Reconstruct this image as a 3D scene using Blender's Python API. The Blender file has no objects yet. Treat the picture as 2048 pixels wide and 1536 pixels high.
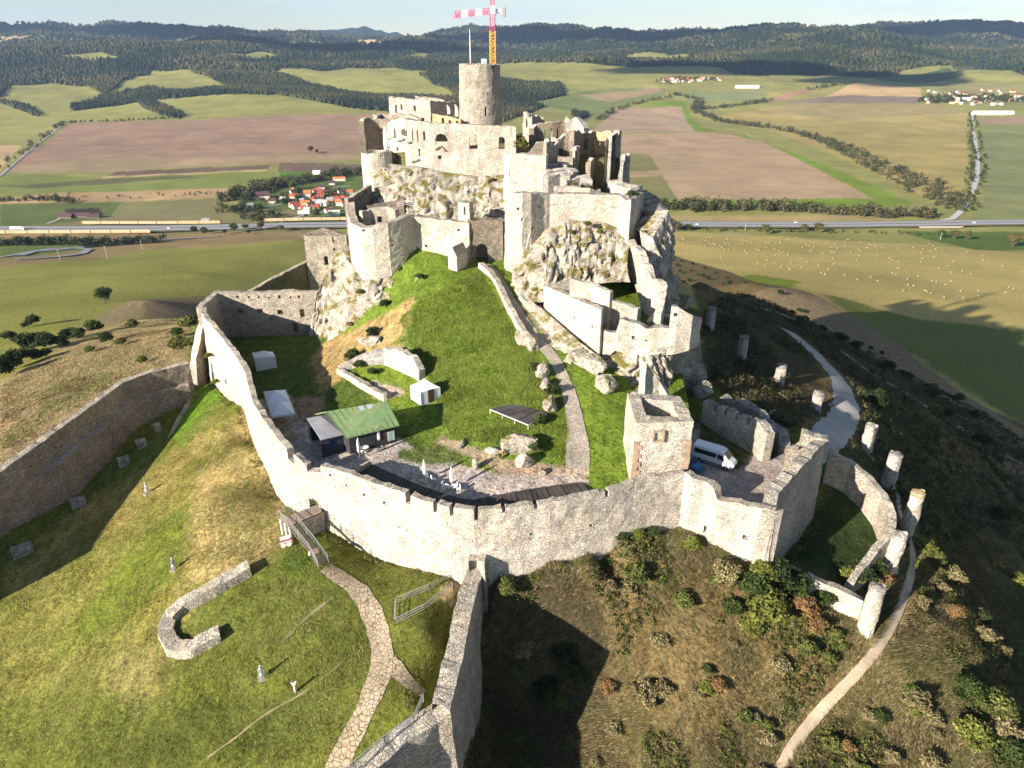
import bpy, math, random
import numpy as np
from mathutils import Vector, Matrix
random.seed(7)
RNG = np.random.default_rng(11)
S = bpy.context.scene
COL = S.collection
R = math.radians
# ------------------------------------------------------------------ camera, light, sky
CAMZ = 45.0
PITCH = R(26.06)
FPX = 1366.0
cd = bpy.data.cameras.new('camera'); cam = bpy.data.objects.new('camera', cd); COL.objects.link(cam)
cam.location = (0, 0, CAMZ); cam.rotation_euler = (R(90) - PITCH, 0, 0)
cd.sensor_fit = 'HORIZONTAL'; cd.sensor_width = 36.0; cd.lens = 36.0 * FPX / 2048.0
cd.clip_start = 0.5; cd.clip_end = 60000
S.camera = cam
SUN_AZ = 50.0; SUN_EL = 20.0        # shadows run towards +X by sin, +Y by cos of the azimuth
W_ = bpy.data.worlds.new('World'); S.world = W_; W_.use_nodes = True
wn = W_.node_tree.nodes; wl = W_.node_tree.links; wn.clear()
wo = wn.new('ShaderNodeOutputWorld'); bg = wn.new('ShaderNodeBackground'); sky = wn.new('ShaderNodeTexSky')
sky.sky_type = 'NISHITA'; sky.sun_disc = False; sky.sun_elevation = R(SUN_EL)
sky.sun_rotation = R(180 + SUN_AZ); sky.altitude = 600; sky.air_density = 1.0; sky.dust_density = 0.25; sky.ozone_density = 1.0
bg.inputs['Strength'].default_value = 0.053
tcx = wn.new('ShaderNodeTexCoord'); mpx = wn.new('ShaderNodeMapping'); mpx.inputs['Scale'].default_value = (2.2, 2.2, 22); wl.new(tcx.outputs['Generated'], mpx.inputs['Vector'])
cnz = wn.new('ShaderNodeTexNoise'); cnz.inputs['Scale'].default_value = 1.6; cnz.inputs['Detail'].default_value = 6; cnz.inputs['Roughness'].default_value = .6; wl.new(mpx.outputs[0], cnz.inputs['Vector'])
crm = wn.new('ShaderNodeMapRange'); crm.inputs[1].default_value = .5; crm.inputs[2].default_value = .72; crm.inputs[4].default_value = .5; wl.new(cnz.outputs['Fac'], crm.inputs[0])
cmx = wn.new('ShaderNodeMix'); cmx.data_type = 'RGBA'; cmx.inputs[7].default_value = (6.2, 6.9, 8.2, 1); wl.new(crm.outputs[0], cmx.inputs[0]); wl.new(sky.outputs['Color'], cmx.inputs[6]); wl.new(cmx.outputs[2], bg.inputs['Color']); wl.new(bg.outputs[0], wo.inputs['Surface'])
sl = bpy.data.lights.new('sun', 'SUN'); sun = bpy.data.objects.new('sun', sl); COL.objects.link(sun)
sl.energy = 5.0; sl.angle = R(0.55); sl.color = (1.0, 0.89, 0.75)
_sd = Vector((math.sin(R(SUN_AZ)) * math.cos(R(SUN_EL)), math.cos(R(SUN_AZ)) * math.cos(R(SUN_EL)), -math.sin(R(SUN_EL))))
sun.rotation_euler = _sd.to_track_quat('-Z', 'Y').to_euler(); sun.location = (-100, -100, 200)
S.view_settings.view_transform = 'Standard'; S.view_settings.look = 'None'
S.view_settings.exposure = 1.46; S.view_settings.gamma = 1.0
S.render.engine = 'CYCLES'
S.cycles.max_bounces = 5; S.cycles.diffuse_bounces = 3; S.cycles.glossy_bounces = 2
S.cycles.transmission_bounces = 2; S.cycles.volume_bounces = 0; S.cycles.transparent_max_bounces = 4
# ------------------------------------------------------------------ geometry of the survey (a photo point at a known height or distance)
CP, SP = math.cos(PITCH), math.sin(PITCH)
def ray(px, py):
    u = (np.asarray(px, float) - 1024) / FPX; v = (768 - np.asarray(py, float)) / FPX
    return u, CP + v * SP, -SP + v * CP
def Wz(px, py, z):
    dx, dy, dz = ray(px, py); t = (z - CAMZ) / dz
    return float(dx * t), float(dy * t), float(z)
def Wy(px, py, Y):
    dx, dy, dz = ray(px, py); t = Y / dy
    return float(dx * t), float(Y), float(CAMZ + dz * t)
def proj(x, y, z):
    z = np.asarray(z) - CAMZ
    f = y * CP - z * SP; up = y * SP + z * CP
    return 1024 + FPX * x / f, 768 - FPX * up / f
def zat(py, Y):
    dx, dy, dz = ray(0, py); return float(CAMZ + Y * dz / dy)
def pt(p):      # (px,py,z) or (px,py,'y',Y)
    return Wy(p[0], p[1], p[3]) if len(p) == 4 else Wz(*p)
# ------------------------------------------------------------------ noise (numpy)
def _h(ix, iy, iz):
    n = (ix.astype(np.int64) * 374761393 + iy.astype(np.int64) * 668265263 + iz.astype(np.int64) * 2147483647 + 1013) & 0xffffffff
    n = ((n ^ (n >> 13)) * 1274126177) & 0xffffffff
    n = ((n ^ (n >> 16)) * 2246822519) & 0xffffffff
    return ((n ^ (n >> 15)) & 0xffffff) / float(0xffffff)
def vn(x, y, z=None):
    x = np.asarray(x, float); y = np.asarray(y, float); z = np.zeros_like(x) if z is None else np.asarray(z, float) + np.zeros_like(x)
    ix, iy, iz = np.floor(x), np.floor(y), np.floor(z)
    fx, fy, fz = x - ix, y - iy, z - iz
    fx = fx * fx * (3 - 2 * fx); fy = fy * fy * (3 - 2 * fy); fz = fz * fz * (3 - 2 * fz)
    r = 0
    for a in (0, 1):
        for b in (0, 1):
            for c in (0, 1):
                r = r + _h(ix + a, iy + b, iz + c) * (fx if a else 1 - fx) * (fy if b else 1 - fy) * (fz if c else 1 - fz)
    return r * 2 - 1
def fbm(x, y, z=None, o=4, g=0.5):
    s = 0; a = 1.0; f = 1.0
    for i in range(o):
        s = s + a * vn(x * f + 17.3 * i, y * f + 5.1 * i, None if z is None else z * f); a *= g; f *= 2.03
    return s
def ridged(x, y, z, o=4):
    s = 0; a = 1.0; f = 1.0
    for i in range(o):
        s = s + a * (1 - np.abs(vn(x * f + 31 * i, y * f, z * f)) * 2); a *= 0.52; f *= 2.1
    return s
def worley(x, y, z):
    x = np.asarray(x, float); ix, iy, iz = np.floor(x), np.floor(y), np.floor(z); f1 = np.full(x.shape, 9.); f2 = f1.copy(); c = np.zeros(x.shape)
    for a in (-1, 0, 1):
        for b in (-1, 0, 1):
            for d in (-1, 0, 1):
                jx, jy, jz = ix + a, iy + b, iz + d; q = (jx + _h(jx, jy, jz) - x) ** 2 + (jy + _h(jx + 91, jy, jz) - y) ** 2 + (jz + _h(jx, jy + 57, jz) - z) ** 2; m = q < f1
                f2 = np.where(m, f1, np.minimum(f2, q)); c = np.where(m, _h(jx, jy, jz + 33), c); f1 = np.where(m, q, f1)
    return c, np.sqrt(f2) - np.sqrt(f1)
# ------------------------------------------------------------------ survey of the terrain
def pip(x, y, poly):
    x = np.asarray(x, float); y = np.asarray(y, float); r = np.zeros(x.shape, bool); n = len(poly)
    for i in range(n):
        x0, y0 = poly[i][:2]; x1, y1 = poly[(i + 1) % n][:2]
        if y0 == y1: continue
        c = ((y0 > y) != (y1 > y)) & (x < (x1 - x0) * (y - y0) / (y1 - y0) + x0)
        r ^= c
    return r
class RBF:
    def __init__(s, P):
        P = np.array(P, float); s.p = P[:, :2]; s.n = len(P)
        d = np.sqrt(((s.p[:, None] - s.p[None]) ** 2).sum(2) + .5)
        A = np.zeros((s.n + 1, s.n + 1)); A[:s.n, :s.n] = -d; A[:s.n, :s.n] += np.eye(s.n) * 0.6
        A[:s.n, s.n] = 1; A[s.n, :s.n] = 1
        b = np.zeros(s.n + 1); b[:s.n] = P[:, 2]; s.w = np.linalg.solve(A, b)
    def __call__(s, x, y):
        x = np.asarray(x, float); sh = x.shape; x = x.ravel(); y = np.asarray(y, float).ravel(); out = np.empty(len(x))
        for i in range(0, len(x), 40000):
            a = x[i:i + 40000]; b = y[i:i + 40000]; acc = np.full(len(a), s.w[s.n])
            for k in range(s.n):
                acc -= s.w[k] * np.sqrt((a - s.p[k, 0]) ** 2 + (b - s.p[k, 1]) ** 2 + .5)
            out[i:i + 40000] = acc
        return out.reshape(sh)
def basefind(P, base):      # height at which the vertical through P meets the base line drawn in the photo
    bx = [b[0] for b in base]; by = [b[1] for b in base]; x, y, zt = P
    zs = np.linspace(zt - 0.3, zt - 26, 400); px, py = proj(x, y, zs)
    o = np.argsort(bx); tgt = np.interp(px, np.array(bx)[o], np.array(by)[o]); k = np.where(py >= tgt)[0]
    return float(zs[k[0]]) if len(k) else zt - 6
FW_TOP = [(404,614,4.8),(403,626,4.8),(412,638,4.7),(441,672,4.5),(474,716,4.2),(490,742,4.0),(495,768,3.8),(506,805,3.6),(521,828,3.5),(537,854,3.4),(558,880,3.3),
          (576,900,3.2),(592,912,3.0),(612,930,2.6),(641,931,3.0),(700,948,3.0),(750,965,2.9),(807,985,2.8),(850,1002,2.75),(901,1014,2.7),(950,1021,2.7),(1000,1018,2.7),
          (1100,1006,2.7),(1180,990,2.7),(1240,975,2.7),(1300,958,2.7),(1370,945,2.8)]
FW_BASE = [(380,700),(400,735),(420,750),(459,787),(469,802),(498,815),(506,836),(511,872),(526,911),(547,950),(560,989),(589,1016),(625,1035),(673,1063),(730,1097),
           (767,1115),(854,1137),(921,1152),(1000,1136),(1100,1112),(1200,1086),(1300,1062),(1370,1048),(1400,1060)]
NW_TOP = [(404,614,4.8),(436,586,5.0),(520,585,5.0),(640,583,5.0),(700,583,5.0)]
YW_TOP = [(1370,945,2.8),(1384,955,2.6),(1408,962,2.4),(1428,975,2.2),(1434,1000,1.0),(1480,1008,1.0),(1530,1020,1.2),(1552,1022,2.2)]
YW_BASE = [(1300,1062),(1370,1048),(1420,1080),(1450,1100),(1500,1125),(1555,1142),(1600,1150)]
YE_TOP = [(1552,1022,2.2),(1556,985,2.6),(1580,960,2.8),(1600,940,2.9),(1625,912,3.0),(1655,880,3.0)]
YE_BASE = [(1540,1140),(1555,1120),(1600,1065),(1632,1015),(1640,1000),(1700,960)]
CP_OUT = []
def trace(top, base):
    P = [pt(t) for t in top]; zb = [basefind(p, base) for p in P]
    return P, zb
FW_P, FW_ZB = trace(FW_TOP, FW_BASE); YW_P, YW_ZB = trace(YW_TOP, YW_BASE); YE_P, YE_ZB = trace(YE_TOP, YE_BASE)
def polynormals(P, closed=False):
    P = np.array([p[:2] for p in P], float); n = len(P); N = np.zeros_like(P)
    for i in range(n):
        a = P[i - 1] if (i > 0 or closed) else P[i]; b = P[(i + 1) % n] if (i < n - 1 or closed) else P[i]
        d1 = P[i] - a; d2 = b - P[i]; l1 = np.linalg.norm(d1); l2 = np.linalg.norm(d2)
        d1 = d1 / l1 if l1 > 1e-9 else d2 / max(l2, 1e-9); d2 = d2 / l2 if l2 > 1e-9 else d1
        m = np.array([-(d1[1] + d2[1]), d1[0] + d2[0]]); m /= max(np.linalg.norm(m), 1e-9)
        c = max(0.5, abs(m @ np.array([-d1[1], d1[0]]))); N[i] = m / c
    return N
for P, ZB in ((FW_P, FW_ZB), (YW_P, YW_ZB), (YE_P, YE_ZB)):
    N = polynormals(P)
    for p, z, n in zip(P, ZB, N): CP_OUT.append((p[0] - n[0] * 0.5, p[1] - n[1] * 0.5, z))
    if P is FW_P:
        for p, z, n in list(zip(P, ZB, N))[19:]: CP_OUT.append((p[0] - n[0] * 2.6, p[1] - n[1] * 2.6, z - .7))
OUT_PX = [ # foreground lawn and mound
 (880,1250,-7.6),(850,1400,-9),(700,1536,-10.2),(400,1536,-11.5),(760,1280,-8),(650,1140,-5.2),(560,1130,-5.2),(500,1250,-7.2),(400,1150,-6.6),(350,1310,-9),(200,1400,-11.5),(0,1536,-15),(0,1300,-14.5),
 (200,1150,-11),(0,1190,-13),(100,1060,-12),(150,985,-12.6),(270,910,-11),(330,850,-10),(370,800,-9),(400,880,-6.8),(300,1000,-9.3),(450,1000,-4.6),(440,850,-5.2),(0,1060,-11),(320,800,-9.8),
 (230,860,-10.8),(965,1210,-13.5),(955,1320,-16.5),(940,1420,-18),(905,1170,-6.3),(880,1290,-7.3),(840,1420,-8.2),
 # beyond the outer wall
 (200,760,-16),(0,860,-17),(0,700,-35),(120,640,-42),(200,605,-55),(300,640,-33),(380,650,-18),(300,600,-48),(0,600,-75),(0,540,-100),(400,540,-91),(550,500,-110),(0,500,-128),(215,515,-124),(590,480,-122),(450,495,-124),
 # right slopes
 (1000,1220,-12.3),(1100,1190,-12),(1200,1180,-9.3),(1300,1150,-6.2),(1400,1180,-6.8),(1100,1400,-18.5),(1000,1536,-20),(1300,1536,-19.5),(1300,1350,-15),(1500,1250,-10.3),(1600,1200,-9),(1727,1262,-11.5),(1560,1536,-18),(1620,1440,-16.3),
 (1760,1290,-12.2),(1830,1150,-12.3),(1650,1100,-8.5),(1600,1100,-7.5),(1700,1000,-8),(1775,1140,-10.5),(1812,1060,-10.5),(1773,972,-10.2),(1730,900,-9.5),(1700,1120,-9.2),
 (2048,1536,-18),(2048,1300,-25),(2048,1100,-36),(2048,1000,-44),(1950,950,-35),(1880,900,-28),(1800,850,-21),(1750,800,-15),(1690,860,-5.5),(1695,800,-7.5),(1650,730,-10),(1600,680,-13),(1560,645,-16),
 (1630,822,-7.2),(1556,770,-7),(1482,715,-7),(1418,660,-7.5),(1500,850,-3),(1450,800,-2),(1640,875,-3.5),(1400,760,-1),(1480,612,-22),(1600,760,-8),(1720,900,-9),
 (1350,600,-8),(1310,520,-6),(1400,560,-16),(1500,590,-28),(1600,640,-26),(1700,720,-24),(1850,820,-31),(1900,840,-38),(2000,900,-48),(2048,900,-60),
 (1500,565,-75),(1600,590,-78),(1700,630,-82),(1850,720,-82),(1950,780,-80),(2048,840,-78),
 (1450,520,-120),(1700,520,-122),(2048,600,-110),(1850,560,-116),(2048,520,-126),(1400,490,-128),(1650,560,-105),(1800,650,-92),(2048,700,-94)]
for p in OUT_PX: CP_OUT.append(Wz(*p))
CP_OUT += [(-40,185,-22),(0,205,-26),(50,190,-24),(0,260,-62),(-70,250,-66),(70,250,-66),(0,420,-115),(-200,420,-82),(30,165,-8),(-30,168,-10),(-45,160,-8),(-60,150,-14),(40,140,-6),(34,120,-2),(30,100,-1)]
for x in (0,300,600,900,1300,1500,1700,1900,2048,-500,2500):
    CP_OUT.append(Wz(x, 458 if x < 1000 else 450, -150.0)); CP_OUT.append(Wz(x, 475, -147))
for x in (-400,0,300,600,900,1200,1400,1700,1900,2048,2400):
    for y in (420, 370, 310): CP_OUT.append(Wz(x, y, -150.0))
for x, y in ((1200,260),(1400,240),(1700,240),(2048,250),(2400,250),(300,262),(0,262),(600,262),(-400,262),(900,262)): CP_OUT.append(Wz(x, y, -149.0))
FAR = [(0,200,2700),(0,150,3300),(0,120,3800),(0,95,4500),(0,75,6500),(0,57,8500),(150,200,2700),(150,170,3100),(150,130,3600),(150,88,4300),(150,72,6500),(200,53,8500),
 (300,215,2500),(300,180,2900),(320,150,3300),(300,110,3900),(320,82,4600),(320,72,6500),(330,55,8500),(450,190,2700),(450,155,3200),(450,120,4000),(450,92,5000),(480,77,6800),(450,63,8500),
 (600,200,2600),(600,170,3000),(580,145,3500),(600,120,4200),(640,102,5000),(600,88,7000),(600,75,8500),(750,180,2900),(750,150,3300),(700,137,3600),(700,118,4300),(720,98,6500),(800,80,8000),(830,74,8300),
 (900,190,2700),(880,150,3300),(900,110,5000),(900,67,8500),(1050,160,3200),(1050,140,3800),(1050,115,4800),(1060,52,8500),(1150,200,2700),(1200,150,3300),(1200,120,4500),(1200,56,8500),
 (1350,170,3000),(1350,140,3600),(1350,120,4500),(1350,68,8300),(1500,160,3200),(1500,140,3700),(1500,112,4600),(1550,95,5000),(1500,69,8200),(1680,180,2900),(1680,147,3600),(1680,112,4300),(1650,78,5100),(1650,72,6500),(1650,53,8500),
 (1850,190,2700),(1850,150,3500),(1850,120,4300),(1800,97,4900),(1850,85,6500),(1850,43,8500),(2048,190,2700),(2048,150,3600),(2048,104,5000),(2048,80,6500),(2048,40,8500),
 (2600,190,2700),(2600,100,5000),(2600,45,8500),(-500,190,2700),(-500,95,4800),(-500,55,8500)]
for p in FAR: CP_OUT.append(Wy(*p))
for x in (-600,0,300,600,830,1050,1350,1700,2048,2700): X_, Y_, Z_ = Wy(x, 90, 10600); CP_OUT.append((X_, Y_, Z_ - 60))
for x in (590,640,700,760,810): CP_OUT.append(Wy(x, 63 if 600 < x < 790 else 70, 12300))
for x in (-600,300,1300,2700): X_, Y_, Z_ = Wy(x, 95, 14500); CP_OUT.append((X_, Y_, 0))
R_OUT = RBF(CP_OUT)
IN_PX = [(600,880,-.2),(700,950,0),(590,850,-.3),(850,940,0),(1000,985,.2),(1100,975,.2),(1165,942,.6),(700,900,0),(640,800,-.9),(560,720,-2.2),(500,690,-3.2),(640,700,-1.6),(620,672,-3),(450,680,-3.4),(540,780,-1.6),
 (690,745,.3),(760,790,.6),(840,740,3),(770,700,3.4),(850,800,1.1),(930,750,3.6),(820,600,9),(900,560,11),(935,545,11.1),(963,524,11.3),(1040,690,6.2),(1060,750,4.6),(1110,717,5.2),(1127,762,3.8),(1152,850,2.2),(1172,905,1.1),
 (1035,830,2.5),(1000,900,.9),(1050,900,1.1),(1200,900,1.6),(1230,830,2.8),(1200,760,4.4),(1240,965,.4),(950,650,7.4),(880,700,4.6),(850,640,7.2),(930,600,9.6),(720,660,3),(760,640,5),(1040,600,9),(1000,555,11.2),(1075,655,7.2),
 (1300,960,.2),(1150,965,.3),(800,850,.2),(900,850,.5),(1205,722,5.4),(1090,628,8.0),(700,560,4),(680,620,0),(1250,760,4.0),(1300,800,1.5)]
CP_IN = [Wz(*p) for p in IN_PX] + [(-25,131,18.5),(-20,127,15),(-21,123,13.5),(-12,122,13),(-40,128,-1),(-28,135,6),(-10,128,13),(0,128,14),(10,118,12.5),(22,112,8),(-5.2,118.5,10.9),(-4.6,121,11),(-7.5,117,10.9),(-2,117,11),(27,100,4),(27,85,2),(0,150,18),(15,140,16),(-25,150,8),(-45,150,-4),(20,160,10),(-20,165,2)]
R_IN = RBF(CP_IN)
D_PX = [(1430,935,-1),(1500,940,-1.3),(1560,925,-1.7),(1500,1000,-1.2),(1400,985,-.9),(1620,888,-2.6),(1640,872,-3.3),(1400,900,-.9),(1400,845,-.7),(1530,915,-1.6)]
R_D = RBF([Wz(*p) for p in D_PX])
def inset(P, d):
    N = polynormals(P); return [(p[0] + n[0] * d, p[1] + n[1] * d) for p, n in zip(P, N)]
NW_P = [pt(t) for t in NW_TOP]
IN_POLY = inset(FW_P, 0.35) + [(21.5,72),(24,80),(25,92),(24,100),(25,112),(22,122),(22,150),(5,175),(-22,172),(-40,150),(-44,134)] + inset(NW_P, -.75)[::-1][:-1]
D_POLY = inset(YW_P, 0.4) + inset(YE_P, 0.7)[1:] + [Wz(1655,868,-3.5)[:2], Wz(1535,922,-1.7)[:2], Wz(1500,880,-1.4)[:2], Wz(1400,838,-.7)[:2], (21.0, 76), (19.5, 66)]
# upper platforms hidden behind their walls: polygon, height
PLAT = [([(-26,141),(-26,176),(2,178),(14,160),(22,150),(20,131),(1,130),(1,141)], 26.6),
        ([(-.8,119),(-1,131),(21,133),(25,128),(23.5,117)], 21.2)]
def H(x, y):
    x = np.asarray(x, float); y = np.asarray(y, float)
    z = R_OUT(x, y)
    r = np.hypot(x, y); far = np.clip((r - 1800) / 2500, 0, 1)
    z = z + far * (fbm(x / 800, y / 800, o=4) * 42 + np.clip((r - 4200) / 3500, 0, 1) * ridged(x / 1100, y / 1300, x * 0, o=4) * 52 - np.clip((r - 4200) / 3500, 0, 1) * 34)
    mid = np.clip((r - 170) / 300, 0, 1) * (1 - far); z = z + mid * fbm(x / 60, y / 60, o=2) * 0.8
    m = pip(x, y, IN_POLY)
    if m.any(): z = np.where(m, 0, z); z[m] = R_IN(x[m], y[m])
    m = pip(x, y, D_POLY)
    if m.any(): z[m] = R_D(x[m], y[m])
    near = np.clip(1 - r / 260, 0, 1); z = z + near * (fbm(x / 5, y / 5, o=3) * .16)
    for poly, hh in PLAT:
        m = pip(x, y, poly)
        if m.any(): z[m] = hh + .3 * fbm(x[m] / 3, y[m] / 3, o=2)
    return z
def H1(x, y): return float(H(np.array([x]), np.array([y]))[0])
def G(px, py):              # where a sight line meets the ground
    dx, dy, dz = ray(px, py); t = np.concatenate([np.linspace(38, 260, 900), np.geomspace(260, 16000, 1500)[1:]])
    X, Y, Z = dx * t, dy * t, CAMZ + dz * t; h = H(X, Y); k = np.where(Z <= h)[0]
    if not len(k) or k[0] == 0: return None
    k = k[0]; a, b = Z[k - 1] - h[k - 1], h[k] - Z[k]; f = a / (a + b + 1e-9)
    x = X[k - 1] + (X[k] - X[k - 1]) * f; y = Y[k - 1] + (Y[k] - Y[k - 1]) * f
    return float(x), float(y), H1(float(x), float(y))
def GL(L):
    o = []
    for q in L:
        g = G(q[0], q[1]); g = g if g else Wy(q[0], q[1], 9000)
        if 170 < q[1] < 462 and g[1] < 600: g = Wz(q[0], q[1], -150.)     # the crag hides this stretch of plain
        o.append(g)
    return o
# ------------------------------------------------------------------ materials
def nt(m):
    m.use_nodes = True; t = m.node_tree; t.nodes.clear(); return t, t.nodes, t.links
class NB:
    def __init__(s, name):
        s.m = bpy.data.materials.new(name); s.t, s.n, s.l = nt(s.m)
        s.out = s.n.new('ShaderNodeOutputMaterial'); s.b = s.n.new('ShaderNodeBsdfPrincipled'); s.l.new(s.b.outputs[0], s.out.inputs[0])
        s.b.inputs['Roughness'].default_value = .9; s.b.inputs['Specular IOR Level'].default_value = .15
        s.geo = s.n.new('ShaderNodeNewGeometry').outputs['Position']
    def set(s, sock, v):
        if v is None: return
        if isinstance(v, bpy.types.NodeSocket): s.l.new(v, sock)
        elif hasattr(sock.default_value, '__len__') and hasattr(v, '__len__'):
            sock.default_value = tuple(v)[:len(sock.default_value)] if len(v) >= len(sock.default_value) else tuple(v) + (1,)
        else: sock.default_value = v
    def noise(s, scale, detail=3, rough=.55, vec=None, dist=0.):
        n = s.n.new('ShaderNodeTexNoise'); s.set(n.inputs['Vector'], vec or s.geo); n.inputs['Scale'].default_value = scale
        n.inputs['Detail'].default_value = detail; n.inputs['Roughness'].default_value = rough; n.inputs['Distortion'].default_value = dist; return n.outputs['Fac']
    def vor(s, scale, feat='F1', vec=None, rnd=1.):
        n = s.n.new('ShaderNodeTexVoronoi'); n.feature = feat; s.set(n.inputs['Vector'], vec or s.geo); n.inputs['Scale'].default_value = scale
        n.inputs['Randomness'].default_value = rnd; return n
    def ramp(s, v, lo, hi, a=0., b=1.):
        n = s.n.new('ShaderNodeMapRange'); s.set(n.inputs[0], v); n.inputs[1].default_value = lo; n.inputs[2].default_value = hi
        n.inputs[3].default_value = a; n.inputs[4].default_value = b; return n.outputs[0]
    def mix(s, f, a, b, mode='MIX'):
        n = s.n.new('ShaderNodeMix'); n.data_type = 'RGBA'; n.blend_type = mode; s.set(n.inputs[0], f); s.set(n.inputs[6], a); s.set(n.inputs[7], b); return n.outputs[2]
    def math(s, op, a, b=0.):
        n = s.n.new('ShaderNodeMath'); n.operation = op; s.set(n.inputs[0], a); s.set(n.inputs[1], b); return n.outputs[0]
    def vmul(s, v):
        n = s.n.new('ShaderNodeVectorMath'); n.operation = 'MULTIPLY'; s.l.new(s.geo, n.inputs[0]); n.inputs[1].default_value = v; return n.outputs[0]
    def grey(s, v):
        n = s.n.new('ShaderNodeCombineColor'); 
        for i in range(3): s.l.new(v, n.inputs[i])
        return n.outputs[0]
    def attr(s, nm):
        n = s.n.new('ShaderNodeAttribute'); n.attribute_name = nm; return n
    def bump(s, h, st=.6, d=.1):
        n = s.n.new('ShaderNodeBump'); n.inputs['Strength'].default_value = st; n.inputs['Distance'].default_value = d; s.l.new(h, n.inputs['Height']); s.l.new(n.outputs[0], s.b.inputs['Normal'])
    def col(s, v): s.set(s.b.inputs['Base Color'], v); return s
    def rough(s, v, spec=None):
        s.b.inputs['Roughness'].default_value = v
        if spec is not None: s.b.inputs['Specular IOR Level'].default_value = spec
        return s
MATS = {}
def plain(name, c, rough=.8, var=.12, scale=3., metal=0., bump=0.):
    if name in MATS: return MATS[name]
    k = NB(name); f = k.noise(scale, 4); a = tuple(x * (1 - var) for x in c) + (1,); b = tuple(min(1, x * (1 + var)) for x in c) + (1,)
    k.col(k.mix(k.ramp(f, .3, .7), a, b)); k.rough(rough, .4 if rough < .5 else .2); k.b.inputs['Metallic'].default_value = metal
    if bump: k.bump(f, bump, .05)
    MATS[name] = k.m; return k.m
def stone(name, light, dark, scale=2.6, mortar=.55, stain=.35, staincol=(.13, .115, .10), warm=.25, aspect=1.7, bumpd=.12, zlow=None, lichen=False):
    if name in MATS: return MATS[name]
    k = NB(name)
    wv = k.n.new('ShaderNodeVectorMath'); wv.operation = 'ADD'; nz = k.n.new('ShaderNodeTexNoise'); nz.inputs['Scale'].default_value = 1.3; k.l.new(k.geo, nz.inputs['Vector'])
    sc = k.n.new('ShaderNodeVectorMath'); sc.operation = 'SCALE'; sc.inputs['Scale'].default_value = .35; k.l.new(nz.outputs['Color'], sc.inputs[0]); k.l.new(k.geo, wv.inputs[0]); k.l.new(sc.outputs[0], wv.inputs[1])
    mv = k.n.new('ShaderNodeVectorMath'); mv.operation = 'MULTIPLY'; k.l.new(wv.outputs[0], mv.inputs[0]); mv.inputs[1].default_value = (1, 1, aspect)
    cell = k.vor(scale, 'F1', mv.outputs[0]); edge = k.vor(scale, 'DISTANCE_TO_EDGE', mv.outputs[0])
    hs = k.n.new('ShaderNodeSeparateColor'); k.l.new(cell.outputs['Color'], hs.inputs[0])
    c = k.mix(k.ramp(hs.outputs[0], 0, 1), dark, light)
    c = k.mix(k.ramp(hs.outputs[1], .80, .95, 0, .6), c, tuple(x * .42 for x in light[:3]) + (1,))
    patch = k.ramp(k.noise(.55, 4, .6), .42, .66)       # where render still covers the joints
    e = k.ramp(edge.outputs['Distance'], .0, .11, 1, 0)
    em = k.math('MULTIPLY', e, k.math('SUBTRACT', 1.0, k.math('MULTIPLY', patch, .65)))
    c = k.mix(k.math('MULTIPLY', em, mortar), c, tuple(x * .33 for x in dark[:3]) + (1,))
    st = k.ramp(k.noise(1, 5, .62, k.vmul((.42, .42, .13))), .5, .72)
    c = k.mix(k.math('MULTIPLY', st, stain), c, staincol + (1,))
    wm = k.ramp(k.noise(.33, 3), .5, .7); c = k.mix(k.math('MULTIPLY', wm, warm), c, (light[0] * .92, light[1] * .76, light[2] * .55, 1))
    hole = k.vor(.7, 'F1', k.vmul((1, 1, 1.15))); c = k.mix(k.ramp(hole.outputs['Distance'], .06, .10, .75, 0), c, (.05, .045, .04, 1))
    c = k.mix(1., c, k.grey(k.ramp(k.noise(.14, 4, .6), .32, .68, .80, 1.12)), 'MULTIPLY')
    c = k.mix(k.ramp(k.noise(1, 4, .7, k.vmul((1.1, 1.1, .09))), .56, .74, 0, stain * .9), c, (.17, .155, .14, 1))
    if lichen:      # the stretch of the curtain right of the spur is blotched with dark lichen below its rim
        sx = k.n.new('ShaderNodeSeparateXYZ'); k.l.new(k.geo, sx.inputs[0]); zz = k.math('MULTIPLY', k.ramp(sx.outputs['X'], -2.5, 1.5), k.ramp(sx.outputs['Z'], -3.5, .5, .25, 1)); lm = k.ramp(k.noise(.9, 5, .7, k.vmul((1, 1, .45))), .44, .66, 0, .55)
        c = k.mix(k.math('MULTIPLY', zz, lm), c, (.13, .125, .12, 1))
    fine = k.noise(9, 3, .7); c = k.mix(1.0, c, k.grey(k.ramp(fine, .25, .75, .72, 1.2)), 'MULTIPLY')
    k.col(c)
    hgt = k.math('ADD', k.math('MULTIPLY', em, -1.), k.math('MULTIPLY', fine, .7)); k.bump(hgt, .75, bumpd)
    MATS[name] = k.m; return k.m
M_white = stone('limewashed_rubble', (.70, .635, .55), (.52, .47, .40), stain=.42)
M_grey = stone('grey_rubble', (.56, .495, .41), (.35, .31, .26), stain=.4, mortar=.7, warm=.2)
M_dark = stone('shaded_weathered_rubble', (.38, .325, .26), (.22, .19, .155), stain=.45, mortar=.75, warm=.35)  # weathered stone, and shade put into the colour of unlit walls
M_top = stone('wall_walk_stone', (.58, .525, .44), (.38, .34, .29), scale=3.0, mortar=.85, stain=.3, aspect=1, warm=.3)
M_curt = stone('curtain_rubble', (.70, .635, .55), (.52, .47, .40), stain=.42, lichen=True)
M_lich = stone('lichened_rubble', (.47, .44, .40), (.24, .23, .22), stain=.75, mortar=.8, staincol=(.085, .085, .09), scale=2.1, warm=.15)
M_oker = stone('ochre_plaster', (.60, .46, .27), (.5, .38, .23), mortar=.2, stain=.2)
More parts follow.
